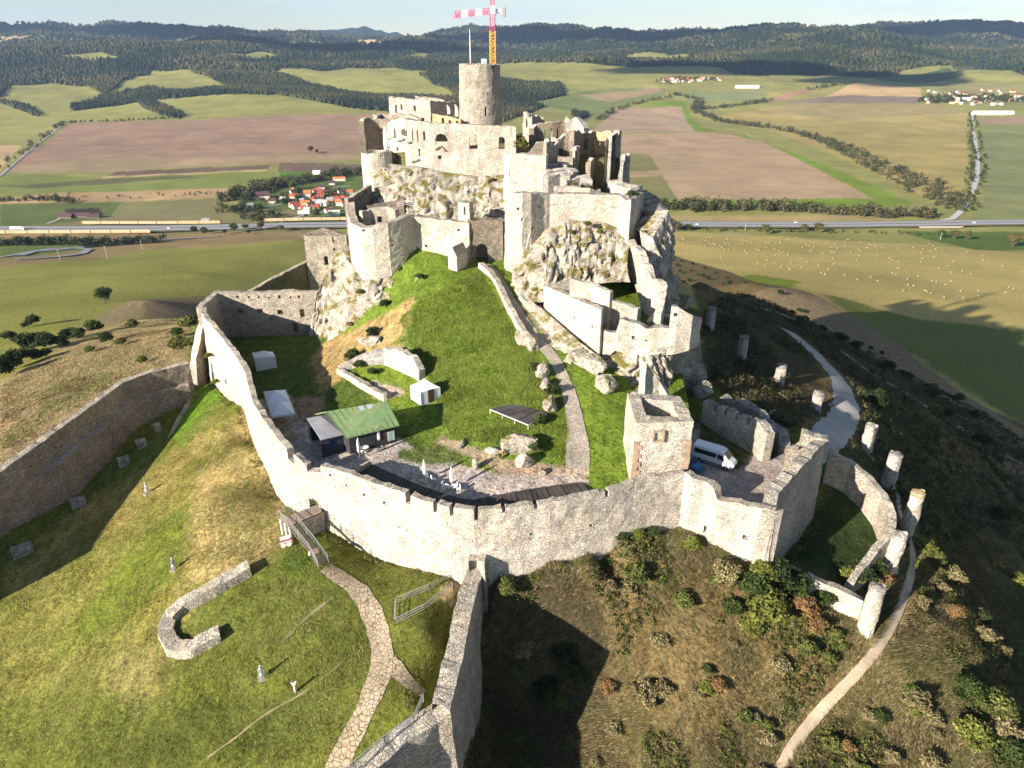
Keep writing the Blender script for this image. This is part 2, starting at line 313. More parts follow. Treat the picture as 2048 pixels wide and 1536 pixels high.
def rockmat(name, light, mid, green=.25):
    k = NB(name); a = k.noise(.35, 6, .65); b = k.noise(1.6, 5, .7); v = k.vor(.8, 'DISTANCE_TO_EDGE', k.vmul((1, 1, .6)))
    c = k.mix(k.ramp(a, .35, .65), mid, light); c = k.mix(k.ramp(b, .55, .75, 0, .7), c, (.16, .14, .115, 1)); c = k.mix(k.ramp(k.noise(1, 5, .7, k.vmul((1.5, 1.5, .22))), .52, .68, 0, .6), c, (.13, .12, .11, 1))
    c = k.mix(k.ramp(v.outputs['Distance'], 0, .06, .35, 0), c, (.16, .14, .12, 1))
    nz = k.n.new('ShaderNodeNewGeometry'); sp = k.n.new('ShaderNodeSeparateXYZ'); k.l.new(nz.outputs['Normal'], sp.inputs[0])
    g = k.math('MULTIPLY', k.ramp(sp.outputs['Z'], .32, .6), k.ramp(k.noise(.5, 4, .6), .46, .6))
    c = k.mix(k.math('MULTIPLY', g, green * 3), c, k.mix(k.ramp(k.noise(2.2, 3), .4, .6), (.12, .13, .035, 1), (.2, .15, .05, 1)))
    c = k.mix(1.0, c, k.grey(k.ramp(k.noise(7, 4, .7), .25, .75, .7, 1.25)), 'MULTIPLY'); k.col(c)
    k.bump(k.math('ADD', b, k.math('MULTIPLY', k.noise(5, 5, .7), .5)), .9, .35); MATS[name] = k.m; return k.m
M_rock = rockmat('limestone_rock', (.54, .49, .425, 1), (.32, .29, .25, 1), green=.36)
# ------------------------------------------------------------------ mesh helpers
def link(o, parent=None):
    COL.objects.link(o)
    if parent is not None: o.parent = parent
    return o
def tag(o, label=None, cat=None, group=None, kind=None):
    if label: o['label'] = label
    if cat: o['category'] = cat
    if group: o['group'] = group
    if kind: o['kind'] = kind
    return o
def empty(name, loc, rz=0., label=None, cat=None, group=None, s=1.):
    o = bpy.data.objects.new(name, None); o.location = loc; o.rotation_euler = (0, 0, rz); o.scale = (s, s, s); link(o); return tag(o, label, cat, group)
def mesh(name, V, F, mats, parent=None, origin=None, smooth=False, fm=None):
    V = np.asarray(V, float)
    if origin is not None: V = V - np.array(origin)
    me = bpy.data.meshes.new(name); me.from_pydata(V.tolist(), [], F); 
    for m in (mats if isinstance(mats, (list, tuple)) else [mats]): me.materials.append(m)
    if fm is not None: me.polygons.foreach_set('material_index', np.array(fm, np.int32))
    if smooth: me.polygons.foreach_set('use_smooth', [True] * len(me.polygons))
    me.update(); o = bpy.data.objects.new(name, me)
    if origin is not None: o.location = origin
    return link(o, parent)
class MB:
    def __init__(s): s.V = []; s.F = []; s.M = []
    def quad(s, P, m=0):
        b = len(s.V); s.V += [tuple(p) for p in P]; s.F.append(tuple(range(b, b + len(P)))); s.M.append(m)
    def box(s, c, d, rz=0., m=0, taper=1.):
        b = len(s.V); x, y, z = d[0] / 2, d[1] / 2, d[2] / 2; ca, sa = math.cos(rz), math.sin(rz)
        for k in (-1, 1):
            t = taper if k > 0 else 1.
            for i, j in ((-1, -1), (1, -1), (1, 1), (-1, 1)):
                X, Y = i * x * t, j * y * t; s.V.append((c[0] + X * ca - Y * sa, c[1] + X * sa + Y * ca, c[2] + k * z))
        for f in ((0, 3, 2, 1), (4, 5, 6, 7), (0, 1, 5, 4), (1, 2, 6, 5), (2, 3, 7, 6), (3, 0, 4, 7)): s.F.append(tuple(b + i for i in f)); s.M.append(m)
    def bar(s, a, b_, r, m=0, n=5, r2=None):
        a = Vector(a); b_ = Vector(b_); d = (b_ - a); q = d.to_track_quat('Z', 'Y').to_matrix(); b = len(s.V); r2 = r if r2 is None else r2
        for p, rr in ((a, r), (b_, r2)):
            for i in range(n):
                t = 2 * math.pi * (i + .5) / n; s.V.append(tuple(p + q @ Vector((math.cos(t) * rr, math.sin(t) * rr, 0))))
        for i in range(n): j = (i + 1) % n; s.F.append((b + i, b + j, b + n + j, b + n + i)); s.M.append(m)
        s.F.append(tuple(b + n - 1 - i for i in range(n))); s.M.append(m); s.F.append(tuple(b + n + i for i in range(n))); s.M.append(m)
    def lathe(s, prof, c=(0, 0, 0), n=12, m=0, cap=True):
        b = len(s.V)
        for r, z in prof:
            for i in range(n): t = 2 * math.pi * i / n; s.V.append((c[0] + r * math.cos(t), c[1] + r * math.sin(t), c[2] + z))
        for k in range(len(prof) - 1):
            for i in range(n): j = (i + 1) % n; s.F.append((b + k * n + i, b + k * n + j, b + (k + 1) * n + j, b + (k + 1) * n + i)); s.M.append(m)
        if cap:
            s.F.append(tuple(b + n - 1 - i for i in range(n))); s.M.append(m); q = b + (len(prof) - 1) * n; s.F.append(tuple(q + i for i in range(n))); s.M.append(m)
    def build(s, name, mats, parent=None, smooth=False, origin=None): return mesh(name, s.V, s.F, mats, parent, origin, smooth, s.M)
def grid_mesh(name, X, Y, Z, mats, col=None, parent=None, smooth=True, mask=None):
    n, m = X.shape; me = bpy.data.meshes.new(name)
    V = np.stack([X, Y, Z], -1).reshape(-1, 3).astype(np.float32)
    i = np.arange(n * m).reshape(n, m); Q = np.stack([i[:-1, :-1], i[:-1, 1:], i[1:, 1:], i[1:, :-1]], -1).reshape(-1, 4)
    if mask is not None: Q = Q[mask.reshape(-1)]
    me.vertices.add(len(V)); me.vertices.foreach_set('co', V.ravel()); me.loops.add(len(Q) * 4); me.loops.foreach_set('vertex_index', Q.ravel().astype(np.int32))
    me.polygons.add(len(Q)); me.polygons.foreach_set('loop_start', np.arange(0, len(Q) * 4, 4, dtype=np.int32)); me.polygons.foreach_set('loop_total', np.full(len(Q), 4, np.int32))
    me.update(calc_edges=True)
    if smooth: me.polygons.foreach_set('use_smooth', np.ones(len(Q), bool))
    for mm in (mats if isinstance(mats, (list, tuple)) else [mats]): me.materials.append(mm)
    if col is not None:
        a = me.attributes.new('Col', 'FLOAT_COLOR', 'POINT'); a.data.foreach_set('color', col.reshape(-1).astype(np.float32))
    me.validate(); return link(bpy.data.objects.new(name, me), parent)
# ------------------------------------------------------------------ terrain
AZ = np.radians(np.linspace(-56, 56, 1180)); RR = np.concatenate([np.arange(24, 165, .36), np.geomspace(165, 15500, 600)[1:]])
TA, TR = np.meshgrid(AZ, RR); TX = TR * np.sin(TA); TY = TR * np.cos(TA); TZ = H(TX, TY)
FORC = (.020, .030, .014)
tc = np.empty(TX.shape + (4,)); tc[...] = (.25, .245, .085, .35)          # alpha: strength of the fine mottling
tc[TR < 830] = (.23, .235, .062, .6); tc[(TR < 830) & (TX > 0)] = (.40, .325, .125, .6)
tc[TR < 150] = (.115, .135, .028, 1)
FORM = np.zeros(TX.shape, bool)
def paint(pl, c, soft=0., world=False, a=None, forest=False):
    P = [g[:2] for g in (pl if world else GL(pl))]
    xs = [p[0] for p in P]; ys = [p[1] for p in P]; e = 3 + soft * 2
    bb = (TX > min(xs) - e) & (TX < max(xs) + e) & (TY > min(ys) - e) & (TY < max(ys) + e)
    if not bb.any(): return
    x, y = TX[bb], TY[bb]
    if soft > 0:
        w = np.zeros(len(x))
        for k in range(5):
            w += pip(x + soft * fbm(x / soft / 1.5 + k * 9, y / soft / 1.5, o=4), y + soft * fbm(x / soft / 1.5, y / soft / 1.5 + 40 + k * 9, o=4), P)
        w /= 5
    else: w = pip(x, y, P).astype(float)
    cc = tc[bb]; cc[:, :3] = cc[:, :3] * (1 - w[:, None]) + np.array(c) * w[:, None]
    if a is not None: cc[:, 3] = cc[:, 3] * (1 - w) + a * w
    tc[bb] = cc; f = FORM[bb]; f[w > .5] = forest; FORM[bb] = f
OLIVE = (.33, .27, .105); BROWN = (.30, .20, .145); TAN = (.46, .33, .185); GRN = (.19, .22, .065); BGRN = (.17, .24, .035)
paint([g[:2] for g in GL([(-600,190),(0,196),(25,172),(100,166),(175,172),(210,190),(240,165),(300,150),(305,140),(390,140),(520,145),(600,150),(700,135),(790,135),(870,148),(900,152),(1000,128),(1100,125),(1170,126),(1440,135),(1470,150),(1560,150),(1650,150),(1740,155),(1790,150),(1800,142),(1900,130),(2048,150),(2600,150)])]
      + [(20000, 9000), (20000, 20000), (-20000, 20000), (-20000, 9000)], FORC, world=True, forest=True, a=.6)
for pl in ([(380,142),(560,150),(720,190),(840,215),(830,226),(700,216),(560,190),(420,155)],[(0,200),(60,215),(100,240),(90,250),(40,235),(0,220)],[(140,212),(200,195),(300,176),(350,184),(540,182),(540,190),(300,200),(150,222)],
           [(840,150),(920,150),(1000,160),(1120,168),(1130,190),(1000,245),(960,245),(900,180)],[(270,202),(300,200),(370,232),(360,238),(320,230)],[(1140,215),(1190,180),(1200,183),(1180,230),(1150,245)],[(720,190),(920,200),(930,230),(830,226)]):
    paint(pl, FORC, forest=True, a=.6)
PG = (.27, .265, .09)
for pl, c in (([(120,112),(200,104),(250,112),(180,120)], PG), ([(450,108),(520,102),(560,112),(500,118)], PG), ([(1250,112),(1330,106),(1380,114),(1300,120)], PG), ([(560,84),(620,80),(650,88),(590,92)], PG), ([(300,78),(360,74),(380,80),(320,84)], PG), ([(540,142),(620,138),(700,150),(780,180),(700,188),(600,160)], PG), ([(800,112),(840,105),(880,108),(850,116)], PG), ([(715,80),(750,78),(770,86),(730,88)], TAN), ([(0,74),(60,72),(50,82),(0,86)], TAN), ([(810,76),(860,74),(850,78)], TAN),
    ([(-500,250),(0,205),(100,235),(140,247),(60,300),(0,345),(-500,345)], PG), ([(-500,290),(45,290),(20,315),(0,345),(-500,345)], TAN),
    ([(140,247),(380,240),(700,228),(800,225),(800,300),(700,310),(200,318),(20,330)], BROWN), ([(20,330),(200,318),(700,308),(740,320),(600,325),(540,327),(350,335),(230,345),(0,345)], (.31,.235,.15)),
    ([(230,344),(540,330),(535,338),(215,352)], (.15,.105,.08)), ([(215,352),(535,339),(530,342),(205,356)], TAN), ([(560,325),(760,330),(740,350),(640,347),(555,345)], (.17,.12,.09)), ([(0,345),(205,356),(535,343),(555,345),(540,370),(470,375),(0,388)], GRN),
    ([(0,372),(200,358),(420,352),(300,362),(60,378)], (.12,.12,.06)), ([(560,342),(640,346),(740,350),(740,365),(560,374)], (.09,.19,.03)), ([(0,396),(130,386),(470,376),(480,394),(300,401),(0,407)], (.40,.28,.16)), ([(0,408),(245,405),(200,452),(0,459)], (.11,.14,.05)),
    ([(245,405),(465,397),(430,442),(200,453)], (.19,.185,.085)), ([(125,419),(195,416),(210,430),(150,437)], (.05,.04,.035)), ([(490,394),(560,352),(780,340),(780,446),(430,448)], (.10,.14,.04)),
    ([(1190,270),(1390,265),(1490,266),(1750,400),(1355,400),(1300,310),(1190,300)], (.37,.265,.17)), ([(1180,265),(1230,216),(1365,213),(1392,264)], (.36,.27,.19)), ([(1290,205),(1370,203),(1405,255),(1520,283),(1700,350),(1830,408),(1750,414),(1200,408),(1200,400),(1750,398),(1490,268),(1390,262),(1362,213),(1300,213)], BGRN),
    ([(1180,300),(1300,310),(1355,400),(1180,402)], (.20,.19,.08)), ([(1200,345),(1320,340),(1322,352),(1200,358)], (.34,.25,.15)), ([(1410,236),(1600,206),(1840,206),(1935,226),(1945,380),(1870,405),(1700,325),(1560,268)], OLIVE), ([(1600,206),(1840,206),(1935,226),(1700,240),(1500,225)], (.28,.235,.115)),
    ([(1960,236),(2300,236),(2700,437),(1940,437),(1968,400)], (.20,.22,.095)), ([(1960,236),(2300,236),(2300,246),(1962,246)], BROWN), ([(1620,205),(1740,165),(1842,176),(1842,206)], TAN), ([(1560,205),(1700,190),(1840,194),(1842,206)], (.20,.16,.13)), ([(1535,200),(1600,178),(1640,178),(1560,204)], (.30,.2,.13)),  # greyed brown strip: a cloud shadow put into the field colour
    ([(1340,186),(1530,178),(1530,200),(1400,206)], (.21,.24,.12)), ([(1820,162),(2030,166),(2060,182),(1880,182)], (.28,.25,.11)), ([(1740,155),(1790,150),(1900,135),(1930,150),(1830,168)], (.08,.12,.05)), ([(1200,430),(1700,430),(1850,446),(1200,449)], (.34,.27,.13)),
    ([(1060,205),(1180,180),(1330,175),(1330,190),(1230,215),(1200,235)], (.17,.20,.08)), ([(1160,190),(1310,174),(1330,182),(1220,205)], (.3,.23,.14))):
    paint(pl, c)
for k in range(26):      # stubble rows and small strips
    pass
paint([(1490,548),(1600,562),(1580,588),(1470,572)], (.17,.22,.03), 4)
paint([(1640,585),(1850,640),(2300,680),(2300,900),(2048,850),(1850,725),(1700,640)], (.14,.165,.045), 5)  # darker green: the castle hill's shadow put into the field colour
paint([(0,470),(300,468),(620,466),(620,482),(300,500),(0,535)], (.27,.2,.10), 6); paint([(330,420),(620,420),(620,466),(0,470),(0,462)], (.2,.18,.09), 4)
paint([(0,486),(150,482),(190,496),(60,512),(0,512)], (.14,.19,.05), 3)
paint([(1800,462),(2200,462),(2200,500),(1950,500)], (.10,.15,.03), 3)
DRY = (.33, .255, .145)
paint([(-400,1060),(0,950),(375,735),(400,640),(300,632),(150,690),(0,765),(-400,880)], DRY, 3, a=1)
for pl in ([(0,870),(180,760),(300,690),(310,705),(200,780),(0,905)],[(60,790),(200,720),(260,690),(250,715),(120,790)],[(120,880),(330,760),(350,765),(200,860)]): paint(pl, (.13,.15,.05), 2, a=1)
paint([(270,600),(420,590),(420,650),(300,650)], (.2,.15,.09), 3); paint([(90,690),(210,625),(300,600),(290,625),(120,705)], (.3,.24,.13), 2)
# castle mound
STR = (.35, .28, .13)
paint([(-60,1240),(150,1120),(330,960),(430,830),(520,860),(600,1060),(480,1200),(300,1300),(120,1400),(-60,1440)], (.20,.195,.055), 4, a=1)
for pl, c, s in (([(495,815),(540,940),(590,1030),(545,1110),(440,1185),(370,1160),(370,1050),(410,930),(440,870)], STR, 1.5), ([(215,1290),(330,1285),(355,1340),(330,1405),(215,1390)], (.23,.205,.075), 2.6), ([(170,1000),(330,920),(400,850),(420,900),(330,1000),(250,1050),(60,1170),(0,1200),(0,1170)], (.24,.2,.07), 2),
    ([(300,1060),(380,1000),(380,1120),(260,1250),(120,1300),(200,1160)], (.13,.165,.028), 2), ([(418,752),(472,792),(360,900),(345,870)], (.10,.19,.02), .6), ([(560,1115),(640,1080),(640,1180),(520,1260),(480,1220)], (.075,.14,.018), 1.2), ([(900,1150),(930,1150),(905,1210),(880,1200)], (.36,.27,.18), .5),
    ([(380,1180),(520,1130),(700,1200),(740,1300),(500,1300),(380,1240)], (.105,.13,.03), 2), ([(180,1480),(450,1380),(640,1400),(600,1536),(180,1536)], (.08,.10,.022), 2)):
    paint(pl, c, s, a=1)
paint(IN_POLY, (.12,.18,.026), 0, world=True, a=1)
GRAV = (.40, .355, .335)
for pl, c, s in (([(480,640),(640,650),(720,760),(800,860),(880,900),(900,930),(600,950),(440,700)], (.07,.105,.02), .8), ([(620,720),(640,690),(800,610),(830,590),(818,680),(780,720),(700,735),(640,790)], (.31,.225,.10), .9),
    ([(515,800),(580,790),(600,840),(690,880),(800,875),(830,900),(900,925),(1000,950),(1100,948),(1165,935),(1178,965),(1150,1000),(980,1020),(900,1015),(700,990),(640,950),(560,890),(520,830)], GRAV, .25),
    ([(585,795),(650,790),(640,840),(600,840)], (.25,.19,.13), .6), ([(800,900),(900,880),(930,925),(850,930),(790,915)], (.10,.13,.04), .5), ([(960,920),(1060,925),(1160,940),(1100,952),(1000,950)], (.33,.25,.19), .3), ([(1130,905),(1175,905),(1178,950),(1130,955)], (.46,.38,.31), .2),
    ([(880,870),(960,900),(1020,925),(1000,940),(940,915),(870,885)], (.33,.27,.19), .5), ([(740,760),(800,775),(810,790),(750,800)], (.35,.3,.26), .4), ([(780,690),(860,620),(900,640),(850,720)], (.10,.14,.03), 1), ([(1040,720),(1100,740),(1130,840),(1060,860)], (.10,.13,.03), .8),
    ([(1060,560),(1150,560),(1230,640),(1200,720),(1100,690),(1045,610)], (.42,.37,.32), .6)):
    paint(pl, c, s, a=1)
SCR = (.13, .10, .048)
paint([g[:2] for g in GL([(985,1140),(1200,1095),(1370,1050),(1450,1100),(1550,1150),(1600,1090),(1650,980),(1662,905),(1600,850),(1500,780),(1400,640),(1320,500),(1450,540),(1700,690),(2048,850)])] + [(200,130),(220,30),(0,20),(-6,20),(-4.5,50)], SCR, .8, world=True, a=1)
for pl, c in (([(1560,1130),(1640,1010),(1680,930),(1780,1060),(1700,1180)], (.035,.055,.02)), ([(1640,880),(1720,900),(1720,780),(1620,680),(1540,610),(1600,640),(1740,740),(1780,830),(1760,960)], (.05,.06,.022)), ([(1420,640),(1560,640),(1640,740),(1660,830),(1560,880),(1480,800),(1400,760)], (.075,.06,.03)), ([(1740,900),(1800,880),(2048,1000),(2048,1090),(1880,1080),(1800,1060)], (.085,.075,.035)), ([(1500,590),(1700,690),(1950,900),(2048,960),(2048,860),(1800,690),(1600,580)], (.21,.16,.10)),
    ([(1120,1110),(1300,1070),(1420,1100),(1420,1160),(1250,1200),(1150,1180)], (.16,.12,.06)), ([(1000,1150),(1100,1130),(1200,1200),(1250,1536),(900,1536)], (.06,.05,.03))): paint(pl, c, 1.2, a=1)  # last patch puts the spur wall's shadow into the ground colour
paint(D_POLY, (.37,.335,.32), 0, world=True, a=.8)
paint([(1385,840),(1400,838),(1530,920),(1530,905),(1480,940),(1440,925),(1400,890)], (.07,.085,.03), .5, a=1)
for pl_, _h0 in PLAT: paint([(p[0], p[1]) for p in pl_], (.16, .14, .07), 0, world=True, a=1)
k = NB('ground_cover'); at = k.attr('Col'); n1 = k.noise(.045, 4, .6); n2 = k.noise(.35, 4, .65); n3 = k.noise(2.6, 4, .75); n4 = k.noise(.004, 3, .6)
stretch = k.noise(1, 3, .6, k.vmul((.9, .5, 1)))
c = k.mix(k.ramp(n4, .3, .7, 0, 1), at.outputs['Color'], k.mix(1.0, at.outputs['Color'], (.80, .86, .85, 1), 'MULTIPLY'))
c = k.mix(k.ramp(n1, .35, .68), c, k.mix(1.0, c, (1.12, 1.04, .96, 1), 'MULTIPLY'))
d = k.math('MULTIPLY', at.outputs['Alpha'], k.ramp(n2, .42, .72, 0, .6)); c = k.mix(d, c, k.mix(1.0, c, (1.32, 1.16, 1.0, 1), 'MULTIPLY'))
g = k.ramp(n3, .25, .75, -.75, .75); g2 = k.ramp(stretch, .3, .7, -.35, .35); g = k.math('ADD', 1.0, k.math('MULTIPLY', k.math('ADD', g, g2), at.outputs['Alpha']))
wv = [k.n.new('ShaderNodeTexWave') for _ in (0, 1)]
for w_, d_ in zip(wv, ((.03, .09, 0), (.085, -.02, 0))):
    mv = k.n.new('ShaderNodeVectorMath'); mv.operation = 'DOT_PRODUCT'; k.l.new(k.geo, mv.inputs[0]); mv.inputs[1].default_value = d_; cv = k.n.new('ShaderNodeCombineXYZ'); k.l.new(mv.outputs['Value'], cv.inputs[0]); w_.inputs['Scale'].default_value = 1.; w_.inputs['Distortion'].default_value = 1.5; w_.inputs['Detail'].default_value = 2; k.l.new(cv.outputs[0], w_.inputs['Vector'])
row = k.mix(k.ramp(k.vor(.0022).outputs['Distance'], .45, .5), k.grey(wv[0].outputs['Fac']), k.grey(wv[1].outputs['Fac']))
rs_ = k.n.new('ShaderNodeSeparateColor'); k.l.new(row, rs_.inputs[0]); fld = k.ramp(at.outputs['Alpha'], .8, .5, 0, 1)
c = k.mix(k.math('MULTIPLY', fld, .09), c, k.mix(1., c, k.grey(k.ramp(rs_.outputs[0], 0, 1, .3, 1.5)), 'MULTIPLY')); n6 = k.noise(.012, 5, .7)
c = k.mix(fld, c, k.mix(1., c, k.grey(k.ramp(n6, .3, .7, .80, 1.18)), 'MULTIPLY'))
c = k.mix(1.0, c, k.grey(g), 'MULTIPLY'); k.col(c); k.b.inputs['Specular IOR Level'].default_value = .05
k.bump(k.math('ADD', n3, k.math('MULTIPLY', n2, 2.0)), .8, .35); M_ground = k.m
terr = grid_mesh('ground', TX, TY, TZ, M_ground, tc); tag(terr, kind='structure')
# ------------------------------------------------------------------ castle walls
def resample(P, ds, closed=False, extra=()):
    P = [tuple(p) for p in P]; Q = P + [P[0]] if closed else P
    L = [0.]
    for a, b in zip(Q, Q[1:]): L.append(L[-1] + math.hypot(b[0] - a[0], b[1] - a[1]))
    s = set()
    for i in range(len(Q) - 1):
        n = max(1, int(round((L[i + 1] - L[i]) / ds)))
        for k in range(n): s.add(round(L[i] + (L[i + 1] - L[i]) * k / n, 4))
    if not closed: s.add(round(L[-1], 4))
    s = sorted(s); ex = sorted(extra); out = []
    for v in s:
        if any(abs(v - e) < .12 for e in ex): continue
        out.append(v)
    s = sorted(out + [e for e in ex if e < L[-1]])
    A = np.array(Q, float); return np.array(s), np.stack([np.interp(s, L, A[:, j]) for j in range(A.shape[1])], 1), L[-1]
def wall(name, label, top, base=None, thick=1.6, side=1, openings=(), crenels=(), rag=.18, cat='castle wall', mat=None, mtop=None, closed=False, world=False,
         zb=None, batter=.04, ds=.7, parent=None, group=None, rough=.09, sink=.5, step=0., kind=None, seed=0.):
    """one masonry wall: outer face along `top`, holes cut right through it, ragged or notched top"""
    mat = mat or M_white; mtop = mtop or mat
    P = [tuple(p) for p in top] if world else [pt(t) for t in top]
    if side < 0: P = P[::-1]
    if zb is None: ZB = [basefind(p, base) for p in P] if base else [H1(p[0], p[1]) for p in P]
    elif isinstance(zb, (int, float)): ZB = [zb] * len(P)
    else: ZB = list(zb)[::-1] if side < 0 else list(zb)
    PP = [p[:3] + (z,) for p, z in zip(P, ZB)]
    s0, A0, LL = resample(PP, .08, closed)
    def s_of(px, py, near=None):
        zz = np.array([zat(py, y) for y in A0[:, 1]]); qx, _ = proj(A0[:, 0], A0[:, 1], zz); ok = (zz < A0[:, 2] + 1.5) & (zz > A0[:, 3] - 3)
        d = np.abs(qx - px) + (~ok) * 500 
        if near is not None: d = d + np.abs(s0 - near) * 2
        return float(s0[int(np.argmin(d))]), float(zz[int(np.argmin(d))])
    cuts = []; ops = []; rows_extra = []
    for o in openings:
        x0, y0, x1, y1 = o[:4]; arch = 'a' in (o[4] if len(o) > 4 else ''); dep = o[5] if len(o) > 5 else 1.0
        a, _ = s_of(x0, (y0 + y1) / 2); b, _ = s_of(x1, (y0 + y1) / 2, a); a, b = min(a, b), max(a, b)
        if b - a < .25: m_ = (a + b) / 2; a, b = m_ - .2, m_ + .2
        if b - a > 8: b = a + 1.2
        ym = np.interp((a + b) / 2, s0, A0[:, 1]); z0, z1 = zat(y1, ym), zat(y0, ym); zt = np.interp((a + b) / 2, s0, A0[:, 2]); zz = np.interp((a + b) / 2, s0, A0[:, 3])
        k0, k1 = [(z - zz) / (zt - zz) for z in (z0, z1)]; k0 = max(k0, 0); 
        if k1 <= k0 + .01 or k0 > .97: continue
        k1 = min(k1, .98); cuts += [a, b]
        if arch: cuts += [a + (b - a) * f for f in (.12, .3, .5, .7, .88)]
        ops.append((a, b, k0, k1, arch, dep)); rows_extra += [k0, k1]
    cr = []
    for c in crenels:       # (px0, px1, depth in metres): notch in the top edge
        tz = A0[:, 2]; qx, _ = proj(A0[:, 0], A0[:, 1], tz); a = float(s0[int(np.argmin(np.abs(qx - c[0])))]); b = float(s0[int(np.argmin(np.abs(qx - c[1])))]); a, b = min(a, b), max(a, b)
        if b - a < .3: b = a + .35
        cr.append((a, b, c[2])); cuts += [a - .07, a, b, b + .07]
    cuts = sorted(set(round(c, 3) for c in cuts)); cc = []
    for c in cuts:
        if not cc or c - cc[-1] > .05: cc.append(c)
    s, A, LL = resample(PP, ds, closed, cc); n = len(s)
    hm = float((A[:, 2] - A[:, 3]).max()); rows = list(np.linspace(0, 1, max(3, int(hm / .9) + 1))); 
    ex = sorted(set(round(r, 3) for r in rows_extra)); e2 = []
    for r in ex:
        if not e2 or r - e2[-1] > .012: e2.append(r)
    rows = [r for r in rows if r in (0., 1.) or not any(abs(r - e) < .03 for e in e2)] + [e for e in e2 if .004 < e < .99]
    rows = np.array(sorted(set(rows))); m = len(rows)
    nearest = lambda arr, v: int(np.argmin(np.abs(arr - v)))
    N = polynormals(A[:, :2], closed)
    zt = A[:, 2].copy(); x, y = A[:, 0], A[:, 1]
    if step > 0: q = fbm((s + seed) / 2.4, s * 0 + 3.3 + seed, o=2); zt += np.round(q * 2.2) * step
    if rag > 0: zt += rag * (fbm((s + seed * 7) / 1.3, s * 0 + .5, o=3))
    for a, b, d in cr:
        k = (s >= a - .02) & (s <= b + .02); zt[k] = np.minimum(zt[k], np.interp(s[k], s0, A0[:, 2]) - d)
    # notch edges need double columns: push the neighbours close
    zb_ = A[:, 3] - sink; Z = zb_[:, None] + (zt - zb_)[:, None] * rows[None, :]
    hgt = (A[:, 2][:, None] - Z); off = np.maximum(hgt, 0) * batter
    ni = (m - 1)
    dsp = rough * fbm(x[:, None] / 1.1 + Z * 0, y[:, None] / 1.1 + Z * 0, Z / 1.1, o=3)
    OX = x[:, None] - N[:, 0][:, None] * (off + dsp); OY = y[:, None] - N[:, 1][:, None] * (off + dsp)
    dsi = rough * fbm(x[:, None] / 1.1 + 9, y[:, None] / 1.1 + 0 * Z, Z / 1.1, o=2)
    th = thick + dsi
    IX = x[:, None] + N[:, 0][:, None] * th; IY = y[:, None] + N[:, 1][:, None] * th; IZ = Z.copy()
    IZ[:, -1] += rough * 2 * fbm(x / .9, y / .9, o=2)
    cell = np.ones((n if closed else n - 1, m - 1)); 
    for a, b, k0, k1, arch, dep in ops:
        i0, i1 = nearest(s, a), nearest(s, b); j0, j1 = nearest(rows, k0), nearest(rows, k1)
        if i1 <= i0: i1 = min(i0 + 1, n - 1)
        if j1 <= j0: j1 = min(j0 + 1, m - 1)
        cell[i0:i1, j0:j1] = 0 if dep >= 1 else -dep
        if arch:
            mid = (s[i0] + s[i1]) / 2; hw = (s[i1] - s[i0]) / 2
            for i in range(i0, i1 + 1):
                u = min(1, abs(s[i] - mid) / hw); drop = hw * (1 - math.sqrt(max(0, 1 - u * u))) * .95; drop = min(drop, (Z[i, j1] - Z[i, j0]) * .7); Z[i, j1] -= drop; IZ[i, j1] -= drop
    V = []; F = []; FM = []
    def add(p): V.append(p); return len(V) - 1
    O = -np.ones((n, m), int); I = -np.ones((n, m), int)
    for i in range(n):
        for j in range(m): O[i, j] = add((OX[i, j], OY[i, j], Z[i, j]))
    for i in range(n):
        for j in range(m): I[i, j] = add((IX[i, j], IY[i, j], IZ[i, j]))
    cache = {}
    def lp(i, j, d):
        if d >= 1: return int(I[i, j])
        k_ = (i, j, round(d, 2))
        if k_ not in cache:
            a, b = V[O[i, j]], V[I[i, j]]; cache[k_] = add(tuple(a[q] + (b[q] - a[q]) * d for q in range(3)))
        return cache[k_]
    nc = cell.shape[0]
    for i in range(nc):
        i2 = (i + 1) % n
        for j in range(m - 1):
            c = cell[i, j]
            if c == 1:
                F.append((O[i, j], O[i2, j], O[i2, j + 1], O[i, j + 1])); FM.append(0)
                F.append((I[i, j], I[i, j + 1], I[i2, j + 1], I[i2, j])); FM.append(0)
            else:
                d = 1.0 if c == 0 else -c
                if c < 0:
                    F.append((lp(i, j, d), lp(i2, j, d), lp(i2, j + 1, d), lp(i, j + 1, d))); FM.append(2); F.append((I[i, j], I[i, j + 1], I[i2, j + 1], I[i2, j])); FM.append(0)
                for (di, dj, a, b) in ((0, -1, (i, j), (i2, j)), (0, 1, (i2, j + 1), (i, j + 1)), (-1, 0, (i, j + 1), (i, j)), (1, 0, (i2, j), (i2, j + 1))):
                    ii, jj = i + di, j + dj
                    if closed: ii %= nc
                    nb = cell[ii, jj] if (0 <= ii < nc and 0 <= jj < m - 1) else 1
                    if nb == 1: F.append((O[a], O[b], lp(b[0], b[1], d), lp(a[0], a[1], d))); FM.append(0)
        if cell[i, m - 2] == 1 or True: F.append((O[i, m - 1], O[i2, m - 1], I[i2, m - 1], I[i, m - 1])); FM.append(1)
    if not closed:
        for j in range(m - 1): F.append((O[0, j + 1], I[0, j + 1], I[0, j], O[0, j])); FM.append(0); F.append((O[n - 1, j], I[n - 1, j], I[n - 1, j + 1], O[n - 1, j + 1])); FM.append(0)
    F = [tuple(int(q) for q in f) for f in F]
    c0 = A[:, :2].mean(0); org = (float(c0[0]), float(c0[1]), float(zb_.min()))
    o = mesh(name, V, F, [mat, mtop, M_dark], parent, None if parent else org, False, FM)
    return tag(o, label, cat if not parent else None, group, kind or (None if parent else 'thing'))
